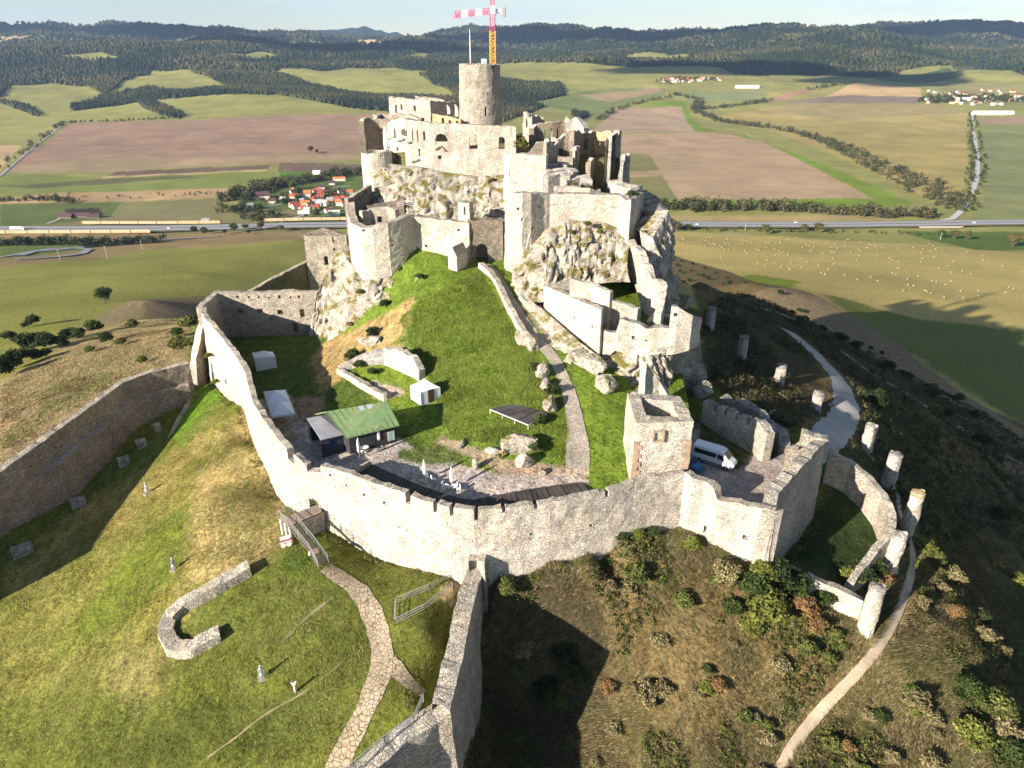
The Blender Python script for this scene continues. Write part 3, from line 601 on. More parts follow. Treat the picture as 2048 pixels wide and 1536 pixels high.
def circ(cx, cy, r, z, n=28, a0=0., a1=360., ry=None):
    ry = ry or r; full = abs(a1 - a0) >= 360
    return [(cx + r * math.cos(R(a0 + (a1 - a0) * i / (n if full else n - 1))), cy + ry * math.sin(R(a0 + (a1 - a0) * i / (n if full else n - 1))), z) for i in range(n)]
def rock(name, label, bot, top, amp=1.3, nu=None, nv=None, cap=True, freq=.16, seed=0., mat=None, bulge=.0, kind=None, cat='rock', world=False, capin=4., sink=1.0):
    """a crag between a foot line and a head line, both given left to right"""
    B = [tuple(p) for p in bot] if world else [pt(p) for p in bot]; T = [tuple(p) for p in top] if world else [pt(p) for p in top]
    def rs(P, n):
        L = [0.]
        for a, b in zip(P, P[1:]): L.append(L[-1] + math.dist(a, b))
        P = np.array(P); t = np.linspace(0, L[-1], n); return np.stack([np.interp(t, L, P[:, j]) for j in range(3)], 1)
    ln = sum(math.dist(a, b) for a, b in zip(B, B[1:])); hh = np.mean([abs(t[2] - b[2]) for t in T for b in B]); nu = nu or int(max(24, ln / .24)); nv = nv or int(max(16, hh / .24))
    Bq, Tq = rs(B, nu), rs(T, nu); Bq[:, 2] -= sink
    v = np.linspace(0, 1, nv)[:, None, None]; Q = Bq[None] * (1 - v) + Tq[None] * v
    N2 = polynormals(((Bq + Tq) / 2)[:, :2]); out = -N2
    x, y, z = Q[..., 0], Q[..., 1], Q[..., 2]; f = freq
    wx = x + 2.2 * vn(x * .3 + seed, y * .3, z * .3); wz = z + 2.2 * vn(x * .3 + 50, y * .3, z * .3 + seed)
    r1 = ridged((wx + seed) * f, y * f, wz * f * .75, 5) / 1.6; r2 = np.floor(fbm((wx + wz * .35) * f * 2.2 + seed, y * f * 2.2, wz * f * 1.1, o=2) * 3.2) / 3.2
    wc, we = worley((wx + seed) * f * 2.6, y * f * 2.6, wz * f * .6 + wx * f * .35); w2, e2 = worley(wx * f * 6.5, y * f * 6.5 + seed, wz * f * 2.2)
    d = amp * (.55 * r1 + .35 * r2 + .5 * (wc - .4) - .5 * np.clip(1 - we / .12, 0, 1) + .28 * (w2 - .5) - .16 * np.clip(1 - e2 / .1, 0, 1)) + amp * .16 * fbm(wx * f * 7, y * f * 7, z * f * 6, o=3)
    vv = v[..., 0]; env = np.clip(np.minimum(vv * 6 + .25, (1 - vv) * 7 + .12), 0, 1); uu = np.linspace(0, 1, nu)[None]; env = env * np.clip(np.minimum(uu, 1 - uu) * 14 + .2, 0, 1)
    d = d * env + bulge * np.sin(np.pi * vv)
    X = x + out[None, :, 0] * d; Y = y + out[None, :, 1] * d; Z = z + amp * .25 * env * fbm(x * f * 3, y * f * 3, z * f * 3 + 7, o=3)
    if cap:
        for k_ in (1., 2.):
            r = capin * k_ / 2; X = np.vstack([X, (Tq[:, 0] - out[:, 0] * r)[None]]); Y = np.vstack([Y, (Tq[:, 1] - out[:, 1] * r)[None]]); Z = np.vstack([Z, (Tq[:, 2] - .4 * k_)[None]])
    o = grid_mesh(name, X, Y, Z, mat or M_rock, smooth=False); return tag(o, label, cat if not kind else None, None, kind)
def path_strip(name, L, w, mat, eps=.06, ds=.8, world=False, kind='structure', z=None):
    """a strip draped on the ground; L: (px,py[,width]) or world points"""
    P = []
    for q in L:
        g = (q[0], q[1]) if world else G(q[0], q[1])[:2]; P.append((g[0], g[1], q[2] if len(q) > 2 else w))
    s, A, LL = resample(P, ds); A[:, 0] = np.convolve(np.pad(A[:, 0], 2, 'edge'), np.ones(5) / 5, 'valid'); A[:, 1] = np.convolve(np.pad(A[:, 1], 2, 'edge'), np.ones(5) / 5, 'valid')
    N = polynormals(A[:, :2]); k = 5; c = np.linspace(-.5, .5, k) * (1 if w > .6 else .5); jit = (.10 if w > .6 else .6) * fbm(s / .5, s * 0, o=3)
    X = A[:, 0][:, None] + N[:, 0][:, None] * c[None] * (A[:, 2] * (1 + jit))[:, None]; Y = A[:, 1][:, None] + N[:, 1][:, None] * c[None] * (A[:, 2] * (1 + jit))[:, None]
    Z = H(X, Y) + eps; o = grid_mesh(name, X, Y, Z, mat); return tag(o, kind=kind)
WEST_CREN = []
wall('curtain_wall', 'long curving pale curtain wall around the courtyard with an arched doorway above stairs', FW_TOP, FW_BASE, sink=2.8, thick=.75,
     openings=[(621,973,639,1012,'a'),(659,945,663,949),(691,963,695,967),(726,979,730,983),(768,994,772,999),(800,1035,803,1038,'',.4),(1060,1050,1063,1053,'',.4),(1180,1030,1183,1034,'',.4)],
     crenels=[(575,586,1.3),(613,640,.9),(812,821,1.2),(867,871,1.1),(899,903,1.1),(948,951,1.2),(1004,1008,.5),(1068,1072,.5),(1212,1216,.8)], rag=.13, mat=M_curt, mtop=M_top, ds=.6, batter=.06, zb=FW_ZB)
wall('curtain_wall', 'pale rubble wall below the parked minibus, pierced by one small framed window', YW_TOP, YW_BASE, thick=.95, openings=[(1412,1045,1416,1058),(1487,1065,1498,1073)], rag=.2, mtop=M_top, ds=.6, batter=.05, zb=YW_ZB)
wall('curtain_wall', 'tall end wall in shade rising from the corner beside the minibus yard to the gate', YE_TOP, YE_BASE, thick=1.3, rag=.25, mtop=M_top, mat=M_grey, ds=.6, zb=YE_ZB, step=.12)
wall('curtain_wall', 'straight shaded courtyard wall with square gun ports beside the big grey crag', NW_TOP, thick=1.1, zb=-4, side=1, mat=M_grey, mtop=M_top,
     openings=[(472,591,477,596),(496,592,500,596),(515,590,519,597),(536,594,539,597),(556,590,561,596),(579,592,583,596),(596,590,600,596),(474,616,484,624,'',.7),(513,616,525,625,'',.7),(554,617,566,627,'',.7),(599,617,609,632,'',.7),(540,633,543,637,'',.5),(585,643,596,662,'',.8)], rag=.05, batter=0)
# ------------------------------------------------------------------ outer works on the left
def wl_(L, dz=0.): return [pt(t)[:2] + (pt(t)[2] + dz,) for t in L]
OW = [(-260,1150,-4.2),(-90,1012,-3.8),(0,945,-3.4),(100,872,-3.2),(200,799,-3.0),(248,764,-2.8),(300,746,-2.6),(378,727,-2.4)]
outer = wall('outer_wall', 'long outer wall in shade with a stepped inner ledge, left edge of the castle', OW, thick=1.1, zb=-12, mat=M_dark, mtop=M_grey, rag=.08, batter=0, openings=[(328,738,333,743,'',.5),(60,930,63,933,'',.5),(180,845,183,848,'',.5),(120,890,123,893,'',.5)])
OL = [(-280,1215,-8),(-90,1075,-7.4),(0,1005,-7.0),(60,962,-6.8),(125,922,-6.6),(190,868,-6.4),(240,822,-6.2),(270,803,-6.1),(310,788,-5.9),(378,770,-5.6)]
wall('ledge', 'x', OL, thick=1.6, zb=-13, mat=M_dark, mtop=M_grey, rag=.1, batter=.05, parent=outer); outer.children[0].matrix_parent_inverse = Matrix.Translation(outer.location).inverted(); del outer.children[0]['label']
wall('buttress_wall', 'tall narrow buttress wall with a bright edge against the far left curtain bend', [(401,638,2.2),(392,660,.6),(384,700,-2.2),(379,735,-5),(381,772,-7.9)], thick=1.2, side=1, zb=-11, mat=M_dark, mtop=M_white, rag=.1, batter=.02)
wall('low_wall', 'narrow low stone wall curving through the shaded ditch below the buttress', [G(385,778)[:2] + (-7.4,), G(375,812)[:2] + (-8.0,), G(352,848)[:2] + (-8.7,), G(330,884)[:2] + (-9.4,)], world=True, thick=.5, zb=[-9.5, -10.2, -11, -11.6], mat=M_lich, rag=.12, batter=0)
jw = []
for px, py in ((497,1134),(430,1172),(360,1212),(327,1244),(318,1280),(335,1312),(352,1320),(385,1316),(443,1284)): g = G(px, py); jw.append((g[0], g[1], g[2] + 1.0))
wall('low_wall', 'hook-shaped low dry-stone wall lying on the sunny lawn', jw, world=True, thick=1.45, mat=M_top, mtop=M_top, rag=.07, batter=.02, zb=[p[2] - 1.6 for p in jw], ds=.45)
spur = [(690,1600,-6.7),(758,1536,-6.4),(813,1484,-6.2),(876,1444,-6.1),(893,1432,-5.6),(900,1422,-5.1),(912,1370,-5.0),(925,1317,-4.9),(938,1255,-4.7),(950,1193,-4.5),(963,1150,-4.3),(968,1132,-2.9),(973,1105,-2.7)]
wall('spur_wall', 'straight flat-topped spur wall running from the curtain to the bottom of the picture', spur, thick=1.75, mat=M_grey, mtop=M_top, rag=.08, batter=.07, zb=[-19] * 9 + [-18, -16, -14, -10], ds=.55)
# ------------------------------------------------------------------ far left court and flank building
wall('slit_wall', 'brown slit wall in shade rising to the roofless flank building', [(494,582,1.8),(540,556,3.0),(580,536,4.0),(614,519,4.8)], thick=1.1, side=-1, zb=-3, mat=M_dark, mtop=M_grey, rag=.05, batter=0, openings=[(x, 578 - (x - 500) * .51 - 7, x + 2, 578 - (x - 500) * .51, '', .6) for x in range(508, 612, 9)])
fb = [Wy(607,471,141), Wy(692,471,141), Wy(700,466,150), Wy(612,466,150)]
o = wall('flank_building', 'roofless square flank building left of the crag with three small windows', fb, world=True, closed=True, thick=1.0, zb=-2, mat=M_grey, mtop=M_dark, rag=.15, batter=.01,
     openings=[(613,493,617,500),(640,495,643,501),(667,495,670,501),(648,511,656,528),(629,477,632,480),(664,472,668,484)], cat='building')
gb = [Wy(607,470,151.5), Wy(628,462,151.5), Wy(648,456,151.5), Wy(670,463,151.5), Wy(696,471,151.5)]
wall('gable_wall', 'low brown gable behind the flank building', gb, world=True, thick=.8, zb=4, mat=M_dark, rag=.1, batter=0)
# ------------------------------------------------------------------ upper gate ward
G1 = [(693,404,'y',126),(694,425,'y',121.5),(703,447,'y',118.3),(722,456,'y',116.6),(745,454,'y',116),(775,447,'y',116.5),(800,439,'y',118),(814,432,'y',120),(828,434,'y',121),(870,437,'y',120),(938,446,'y',118.3)]
G1B = [(680,520),(694,528),(731,555),(768,553),(804,532),(829,513),(877,545),(897,557),(938,550)]
wall('ward_wall', 'rounded pale bastion and wall of the upper gate ward above the grey crag', G1, G1B, thick=1.4, rag=.15, mtop=M_grey, openings=[(783,486,786,490,'',.5),(833,492,841,497,'',.3),(850,486,856,491,'',.3),(915,456,920,461,'',.5),(724,458,730,462,'',.4)], batter=.02)
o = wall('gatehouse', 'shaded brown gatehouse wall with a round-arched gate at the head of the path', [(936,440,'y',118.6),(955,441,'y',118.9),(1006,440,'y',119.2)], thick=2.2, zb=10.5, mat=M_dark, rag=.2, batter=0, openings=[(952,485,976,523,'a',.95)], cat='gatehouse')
pier = [Wy(936,404,118.8), Wy(947,408,117.8), Wy(955,402,121), Wy(944,399,122)]
tw = [Wy(916,404,120.3), Wy(938,406,119.2), Wy(946,402,122.5), Wy(924,400,123.6)]
wall('gate_turret', 'small white slit-windowed turret left of the arched gate', tw, world=True, closed=True, thick=.8, zb=10.5, mat=M_white, mtop=M_grey, rag=.1, openings=[(929,412,930,428,'',.5)], cat='turret')
m = MB(); bx0, by0, bz0 = Wy(904, 556, 113.8)
def prism(mb, A, B, C, D, h, hr, mi=0):      # gabled block on four ground points
    z0 = A[2] - 2; P = [A, B, C, D]; lo = [(p[0], p[1], z0) for p in P]; hi = [(p[0], p[1], A[2] + h) for p in P]
    r0 = ((A[0] + B[0]) / 2, (A[1] + B[1]) / 2, A[2] + hr); r1 = ((C[0] + D[0]) / 2, (C[1] + D[1]) / 2, A[2] + hr)
    for i in range(4): j = (i + 1) % 4; mb.quad([lo[i], lo[j], hi[j], hi[i]], mi)
    mb.quad([hi[0], hi[1], r0], mi); mb.quad([hi[2], hi[3], r1], mi); mb.quad([hi[1], hi[2], r1, r0], 1); mb.quad([hi[3], hi[0], r0, r1], 1)
a = Wy(898, 556, 114.4); b_ = Wy(915, 560, 113.0); prism(m, a, b_, (b_[0] + 1.6, b_[1] + 3.4, b_[2]), (a[0] + 1.6, a[1] + 3.4, a[2]), 4.2, 5.6)
tag(m.build('buttress', [M_white, M_grey], origin=a), 'small gabled stone buttress beside the arched gate', 'buttress', kind='thing')
wall('retaining_wall', 'short grey retaining wall inside the upper gate ward', [(724,424,'y',121),(742,418,'y',122.5),(774,413,'y',122.5),(790,420,'y',121)], thick=.8, zb=11, mat=M_grey, rag=.15, batter=0, openings=[(755,432,764,446)])
wall('retaining_wall', 'upper retaining wall of the ramp under the palace rock', [(734,412,'y',126.5),(770,405,'y',127.5),(807,399,'y',128)], thick=.8, zb=12, mat=M_dark, rag=.12, batter=0)
wall('ramp_wall', 'steep brown wall with a row of slits behind the ward bastion', [(696,398,'y',125.5),(720,384,'y',129),(743,369,'y',133)], thick=.9, side=1, zb=13, mat=M_dark, mtop=M_grey, rag=.15, batter=0, openings=[(x, y, x + 2.5, y + 9, '', .6) for x, y in ((706,399),(712,395),(718,391),(724,387),(731,380))])
# ------------------------------------------------------------------ crags
f1 = [g for g in GL([(616,668),(640,680),(660,686),(680,676),(706,656),(731,640),(750,633),(775,610),(804,588),(836,575),(860,562),(874,548)])]
rock('crag', None, [Wz(616,668,-2.9)] + f1[1:], wl_([(634,586,'y',119),(655,543,'y',122.5),(680,488,'y',125.5),(695,522,'y',120.4),(731,549,'y',117.6),(750,550,'y',117.1),(768,548,'y',117.3),(804,527,'y',119),(829,508,'y',121),(850,510,'y',120.5),(866,520,'y',119.5),(874,534,'y',118.8)]), amp=1.7, world=True, kind='structure', seed=3, freq=.19, capin=3)
rock('palace_rock', None, wl_([(733,400,'y',134),(760,404,'y',131),(800,412,'y',128.5),(840,432,'y',126),(880,445,'y',124.5),(930,450,'y',124),(985,450,'y',124),(1022,440,'y',122)]), wl_([(752,352,'y',141),(775,326,'y',139.5),(800,330,'y',138.5),(840,334,'y',138.3),(880,342,'y',138.2),(930,350,'y',137.5),(985,352,'y',136.5),(1020,346,'y',136)]), amp=1.9, world=True, kind='structure', seed=11, freq=.15, bulge=1.0)
rock('terrace_rock', None, wl_([(1020,580,'y',109),(1042,586,'y',105),(1061,602,'y',101.5),(1088,592,'y',101.5),(1135,560,'y',104),(1184,554,'y',104.5),(1233,552,'y',104.5),(1262,552,'y',104)]), wl_([(1040,540,'y',112.3),(1056,488,'y',112.8),(1078,470,'y',114),(1097,455,'y',114.8),(1135,440,'y',115),(1206,443,'y',114.6),(1236,458,'y',113.4),(1262,474,'y',111)]), amp=2.1, world=True, kind='structure', seed=23, freq=.17, bulge=1.2)
rock('east_cliff', None, [(23.8,104,2),(27,103,-3),(31,108,-8),(32,116,-10),(31,128,-8)], [(20.5,109.5,19),(22.5,108.5,18),(25.5,113,21.5),(25.5,120,22),(24.5,128,22)], amp=1.5, world=True, kind='structure', seed=31, freq=.2)
rock('bastion_rock', None, wl_([(1206,722,5.5),(1222,740,5.0),(1236,790,2.6),(1262,800,1.8),(1300,800,1.6),(1335,796,1.2),(1356,800,-1.5),(1372,790,-3.0),(1382,770,-4.0),(1388,740,-5.2),(1390,700,-7)]), wl_([(1208,712,'y',90.5),(1222,700,'y',90.3),(1234,690,'y',90),(1262,696,'y',87.8),(1290,702,'y',86.3),(1318,696,'y',85.8),(1343,693,'y',85.5),(1362,686,'y',86.2),(1376,676,'y',88),(1383,668,'y',91),(1380,655,'y',95)]), amp=1.3, world=True, kind='structure', seed=41, freq=.2, bulge=.5, capin=2.5)
rock('path_rock', None, [p for p in wl_([(1045,604,9.0),(1066,640,7.6),(1084,668,6.6),(1110,702,5.8),(1150,706,5.8),(1205,724,5.4)])], [p for p in wl_([(1060,600,10.3),(1086,618,8.9),(1112,642,8.2),(1135,662,7.6),(1165,688,6.9),(1205,718,6.0)])], amp=.5, world=True, kind='structure', seed=51, freq=.4, capin=1.0, sink=.3)
# ------------------------------------------------------------------ terrace, palace and keep
T1 = [(1011,392,'y',116),(1014,388,'y',114),(1024,386,'y',112.6),(1045,386,'y',112),(1063,387,'y',112.6),(1080,388,'y',114),(1100,388,'y',115),(1180,389,'y',115),(1243,391,'y',114.5)]
T1B = [(1000,540),(1009,548),(1023,576),(1042,566),(1060,500),(1080,473),(1097,459),(1135,443),(1206,446),(1236,462),(1258,479)]
wall('terrace_wall', 'high pale terrace wall with a rounded left corner above the bare rock', T1, T1B, thick=1.6, rag=.15, mtop=M_grey, openings=[(1035,414,1037,419,'',.5),(1044,434,1046,439,'',.5),(1062,450,1064,456,'',.5),(1078,410,1080,415,'',.5)], batter=.025)
wall('corner_turret', 'square corner turret at the right end of the terrace, left face bright', [Wy(1240,394,112.5), Wy(1262,401,110), Wy(1289,386,116.5), Wy(1270,376,119.5)], world=True, closed=True, thick=1.2, zb=13.5, mat=M_white, mtop=M_lich, rag=.35, batter=.02, cat='turret')
wall('bailey_wall', 'plain bright wall block between palace and terrace with one narrow slit', [(1008,306,'y',129),(1020,307,'y',127),(1092,312,'y',125)], thick=1.4, zb=18, rag=.08, openings=[(1018,335,1020,352,'',.5)], batter=.015)
PL = [(762,266,'y',149),(770,252,'y',146),(783,240,'y',143),(810,238,'y',141),(860,246,'y',139.5),(918,248,'y',139),(960,250,'y',139),(1032,253,'y',139)]
pal = wall('palace_wall', 'tall bright palace wall with arched and round-headed windows on the rock', PL, thick=1.4, zb=21.5, rag=.12, mtop=M_grey, batter=.01, cat='palace ruin',
     openings=[(788,255,791,269),(804,259,806,269),(807.5,257,809.5,270),(811,260,813,271),(824,257,827,280,'a'),(834,258,837,282,'a'),(846,262,851,280,'a'),(870,267,895,282,'a'),(938,267,955,296,'a'),(997,272,1010,296,'a'),(876,308,883,315),(777,290,780,296),(793,292,797,299),(838,294,840,309)])
def ribbon_on(P, d=.12, w=.18):
    m = MB()
    for a, b in zip(P, P[1:]): m.bar(a, b, w, n=4)
    return m
for L in ([(870,299),(881,292),(891,302)], [(775,279),(790,273)], [(794,283),(808,278)], [(814,286),(822,284)], [(823,324),(838,319)]):
    Yq = [np.interp(q[0], [762, 783, 810, 860, 918, 1032], [149, 143, 141, 139.5, 139, 139]) - .25 for q in L]; m = ribbon_on([Wy(q[0], q[1], y) for q, y in zip(L, Yq)])
    o = m.build('roof_scar', M_dark, pal); o.matrix_parent_inverse = Matrix.Translation(pal.location).inverted()
c = Wy(753, 303, 141); wall('round_bastion', 'squat round bastion at the left foot of the palace', circ(c[0], c[1], 3.0, c[2]), world=True, closed=True, thick=1.0, zb=14, mat=M_white, mtop=M_dark, rag=.25, openings=[(760,310,763,314,'',.5)], cat='bastion', batter=.03)
c = Wy(750, 240, 146); wall('broken_tower', 'broken half-round tower with brown hollow inside above the squat bastion', circ(c[0], c[1], 3.2, c[2], 16, 200, -20)[::-1], world=True, thick=.9, zb=24, mat=M_dark, mtop=M_white, rag=.7, side=1, cat='tower ruin')
wall('courtyard_wall', 'low grey wall left of the whitewashed palace range', [(754,231,'y',150.5),(762,228,'y',153),(812,229,'y',152),(842,237,'y',149)], thick=.9, zb=25, mat=M_grey, rag=.2, batter=0, openings=[(835,234,843,240,'a')])
wall('palace_range', 'whitewashed back range of the palace with a dark right flank and tall windows', [Wy(779,193,180), Wy(777,195,168), Wy(860,201,166), Wy(889,203,175), Wy(928,203,183)], world=True, thick=1.0, zb=27, rag=.2, mtop=M_white, batter=0, cat='palace ruin',
     openings=[(790,210,794,225),(801,208,805,219),(827,210,832,220),(892,206,901,226,'a'),(908,206,917,231,'a')])
wall('range_rear_wall', 'bright rear wall edge showing over the palace range', [(830,192,'y',184),(875,197,'y',184),(890,201,'y',184)], thick=1., zb=27, rag=.15, batter=0)
wall('arcade', 'ochre arcade with three pointed arches left of the keep', [(864,227,'y',158),(890,232,'y',156.5),(921,239,'y',154.5)], thick=.7, zb=27, mat=M_oker, rag=.03, batter=0, openings=[(883,235,889,246,'a'),(897,239,903,248,'a'),(911,241,918,250,'a')], cat='arcade')
kx, ky = Wy(959, 127, 160)[:2]
keep = wall('keep', 'tall round stone keep with a flagpole, highest tower of the castle', circ(kx, ky, 4.35, 42.3, 40), world=True, closed=True, thick=1.7, zb=26, mat=M_grey, mtop=M_grey, rag=.22, batter=.028, rough=.12, cat='keep', ds=.6,
     openings=[(969,211,973,229,'',.6),(926,130,930,134,'',.7),(974,184,977,189,'',.6),(990,160,993,165,'',.6),(984,132,989,136,'',.6)])
m = MB(); m.lathe([(3.4, 0), (3.4, .3)], (kx, ky, 40.6), 24); o = m.build('floor', M_grey, keep); o.matrix_parent_inverse = Matrix.Translation(keep.location).inverted()
WP = plain('white_paint', (.78, .77, .74), .5); MET = plain('galvanised_steel', (.42, .43, .44), .45, metal=.6)
m = MB(); fx, fy, fz = Wy(941, 128, 158.5); m.lathe([(.10, 0), (.09, 3), (.05, 6.8), (.02, 7)], (fx, fy, 41.9), 8); m.box((fx, fy, 41.9), (.6, .6, .3)); tag(m.build('flagpole', WP, origin=(fx, fy, 41.9)), 'thin white flagpole on top of the round keep', 'flagpole')
m = MB(); hx, hy, hz = Wy(968, 127, 159); m.box((hx, hy, 42.6), (1.0, 1.0, 1.3)); m.box((hx, hy, 43.28), (1.15, 1.15, .1)); m.box((hx, hy - .51, 42.5), (.5, .04, .9), m=1); tag(m.build('hatch_housing', [WP, MET], origin=(hx, hy, 42)), 'small white hatch housing on the rim of the round keep', 'hatch')
# ruined halls east of the keep
def block(label, C, zb, mat, rag=.3, op=(), name='ruined_hall', cat='ruin', thick=.8, mtop=None):
    return wall(name, label, [Wy(*q) for q in C], world=True, closed=True, thick=thick, zb=zb, mat=mat, mtop=mtop or M_white, rag=rag, openings=op, cat=cat, batter=.01, step=.28, ds=.45, seed=zb + C[0][0])
block('farthest left ruined hall east of the keep with a bright left flank', [(1046,232,151),(1064,236,148.5),(1089,235,154),(1070,226,158)], 26, M_grey, .5, [(1069,244,1080,262,'a'),(1052,243,1056,258,'a')])
wall('ruined_hall', 'ruined hall front with one large dark doorway east of the keep', [(1068,256,'y',144),(1072,246,'y',145.5),(1105,243,'y',146),(1129,245,'y',147),(1134,262,'y',143)], thick=1.0, zb=24, mat=M_dark, mtop=M_white, rag=.25, openings=[(1088,256,1105,282),(1113,258,1117,280)], cat='ruin', batter=0, step=.22, ds=.45)
wall('ruined_hall', 'jagged bright stump of wall behind the ruined halls', [(1127,252,'y',160),(1133,235,'y',160),(1149,234,'y',160),(1160,244,'y',159),(1168,254,'y',158)], thick=1.6, zb=24, mat=M_white, rag=.8, cat='ruin', batter=.05)
wall('stair_gable', 'triangular dark stair wall with a bright sloping edge', [(1050,309,'y',134.5),(1072,284,'y',134),(1090,283,'y',134)], thick=1.2, zb=20, mat=M_dark, mtop=M_white, rag=.08, cat='ruin', batter=0, step=.22, ds=.45)  # dark face and pale top carry shade and sunlight in their materials
block('tall square wall pier between stair gable and great hall', [(1087,284,131.5),(1093,287,130),(1117,284,132.5),(1108,280,134.5)], 20, M_grey, .2, name='wall_pier', cat='wall pier')
block('square pier in shade in the middle of the ruined halls', [(1143,299,131),(1150,301,130),(1160,297,133),(1152,294,134)], 20, M_grey, .25, name='wall_pier', cat='wall pier')
wall('cross_wall', 'grey cross wall between the two square piers', [(1116,314,'y',129.5),(1146,316,'y',129.5)], thick=.9, zb=20, mat=M_grey, rag=.15, batter=0)
wall('cross_wall', 'dark wall with narrow lit doorways behind the cross wall', [(1112,284,'y',137),(1130,268,'y',138),(1152,272,'y',138)], thick=.9, zb=22, mat=M_dark, mtop=M_white, rag=.3, batter=0, openings=[(1120,294,1125,312),(1136,290,1141,310)])
for lb, L in (('lowest step of the stepped walls above the terrace', [(1097,353,'y',121),(1120,347,'y',122),(1140,352,'y',121.5)]), ('middle step of the stepped walls above the terrace', [(1095,343,'y',124),(1130,338,'y',125),(1146,344,'y',124)]),
              ('topmost step of the stepped walls above the terrace', [(1096,331,'y',127.5),(1120,327,'y',128),(1134,331,'y',127.5)]), ('short low wall right of the stepped walls', [(1134,362,'y',120.5),(1160,355,'y',122),(1162,366,'y',120)])):
    wall('stepped_wall', lb, L, thick=2.0, zb=19, mat=M_lich, mtop=M_white, rag=.15, batter=0)
wall('low_parapet', 'curved low parapet with yellow bushes on the terrace', [(1108,372,'y',118),(1140,373,'y',117.5),(1180,377,'y',117),(1202,383,'y',118),(1200,376,'y',121)], thick=.8, zb=19.5, mat=M_white, mtop=M_grey, rag=.12, batter=0)
wall('great_hall', 'back wall of the great hall ruin with one lit round-headed window, upper right castle', [(1149,262,'y',133.5),(1157,259,'y',135.5),(1163,266,'y',138),(1190,264,'y',141)], thick=1.1, zb=20, mat=M_dark, mtop=M_white, rag=.35, batter=0, openings=[(1168,277,1176,300),(1163,320,1170,340,'a')], cat='ruin')
wall('arched_wall', 'ochre wall with two round arches inside the great hall ruin', [(1190,264,'y',141.3),(1223,263,'y',140)], thick=.9, zb=20, mat=M_oker, mtop=M_white, rag=.15, batter=0, openings=[(1196,279,1201,296,'a'),(1207,280,1213,296,'a')], cat='ruin')
block('tall thick right flank of the great hall ruin with bright left edge', [(1217,272,131),(1224,277,129.5),(1242,263,138),(1233,261,139.5)], 17, M_lich, .45, name='hall_flank', thick=1.1)
block('slender free-standing pillar in the pit of the great hall', [(1172,321,131),(1182,323,130),(1190,319,132),(1180,317,133)], 17, M_dark, .3, name='hall_pillar', cat='pillar', thick=.7)
block('small ruined turret right of the great hall flank', [(1240,319,127.5),(1247,323,126.5),(1261,318,130.5),(1253,314,132)], 17, M_lich, .4, name='ruined_turret', cat='turret')
wall('terrace_back_wall', 'sloping inner wall of the terrace behind the corner turret', [(1218,362,'y',124),(1240,372,'y',120),(1262,378,'y',118),(1286,372,'y',120)], thick=2.2, zb=17, mat=M_white, mtop=M_white, rag=.3, batter=.06)
# ------------------------------------------------------------------ outwork by the path
wall('outwork_wall', 'smooth white outwork wall beside the cobbled path', [(1140,557,13.2),(1089,571,12.4),(1203,620,12.6),(1207,616,12.6)], [(1080,612),(1087,618),(1130,659),(1173,695),(1207,723),(1240,720)], thick=1.0, rag=.05, mtop=M_grey, openings=[(1111,602,1113,607,'',.5),(1148,630,1150,635,'',.5),(1185,648,1187,653,'',.5)], batter=.02)
wall('inner_outwork_wall', 'inner wall of the outwork with its face in shade', [(1173,583,13.4),(1220,600,12.8),(1276,618,12.4)], thick=1.0, zb=5, mat=M_grey, mtop=M_white, rag=.12, batter=0)
wall('inner_outwork_wall', 'low wall below the grassy ledge of the outwork', [(1140,556,15.2),(1180,568,14.6),(1220,584,14.2)], thick=.8, zb=8, mat=M_white, rag=.15, batter=0)
wall('east_wall', 'stepped wall descending from the corner turret, bright inner face', [(1257,478,'y',110),(1276,497,'y',106.5),(1287,528,'y',102),(1297,550,'y',99.5),(1313,560,'y',98.5),(1320,577,'y',96.5),(1316,600,'y',94),(1309,622,'y',91.5)], thick=1.0, zb=[13, 11.5, 10, 9, 8.5, 7.5, 6.5, 6], mat=M_white, mtop=M_white, rag=.4, batter=.02, step=.25)
wall('bastion_wall', 'ragged bastion wall on top of the overhanging rock', [(1208,662,9.6),(1233,664,9.6),(1240,637,12.4),(1270,646,11.8),(1300,658,11.2),(1328,656,11.3),(1360,660,11.0),(1374,653,11.2),(1382,641,12),(1377,629,13),(1356,613,14.2),(1344,609,14.4)], [(1207,718),(1231,694),(1262,700),(1288,706),(1318,700),(1343,697),(1372,688),(1400,690)], thick=1.0, rag=.25, mtop=M_lich, openings=[(1266,668,1268,675,'',.5),(1292,676,1294,679,'',.5),(1350,622,1353,629)], batter=.02)
wall('low_wall', 'low wall with a flat ledge inside the ragged bastion', [(1308,646,8.6),(1318,628,9.4),(1356,642,9.2)], thick=1.2, zb=5, mat=M_oker, mtop=M_white, rag=.15, batter=0)
wall('thin_wall', 'thin wall running down from the bastion rock to the square tower', [(1293,726,9.2),(1305,742,7.6),(1320,765,5.8),(1336,790,4.2)], thick=.9, zb=.5, mat=M_white, mtop=M_grey, rag=.15, batter=.03)
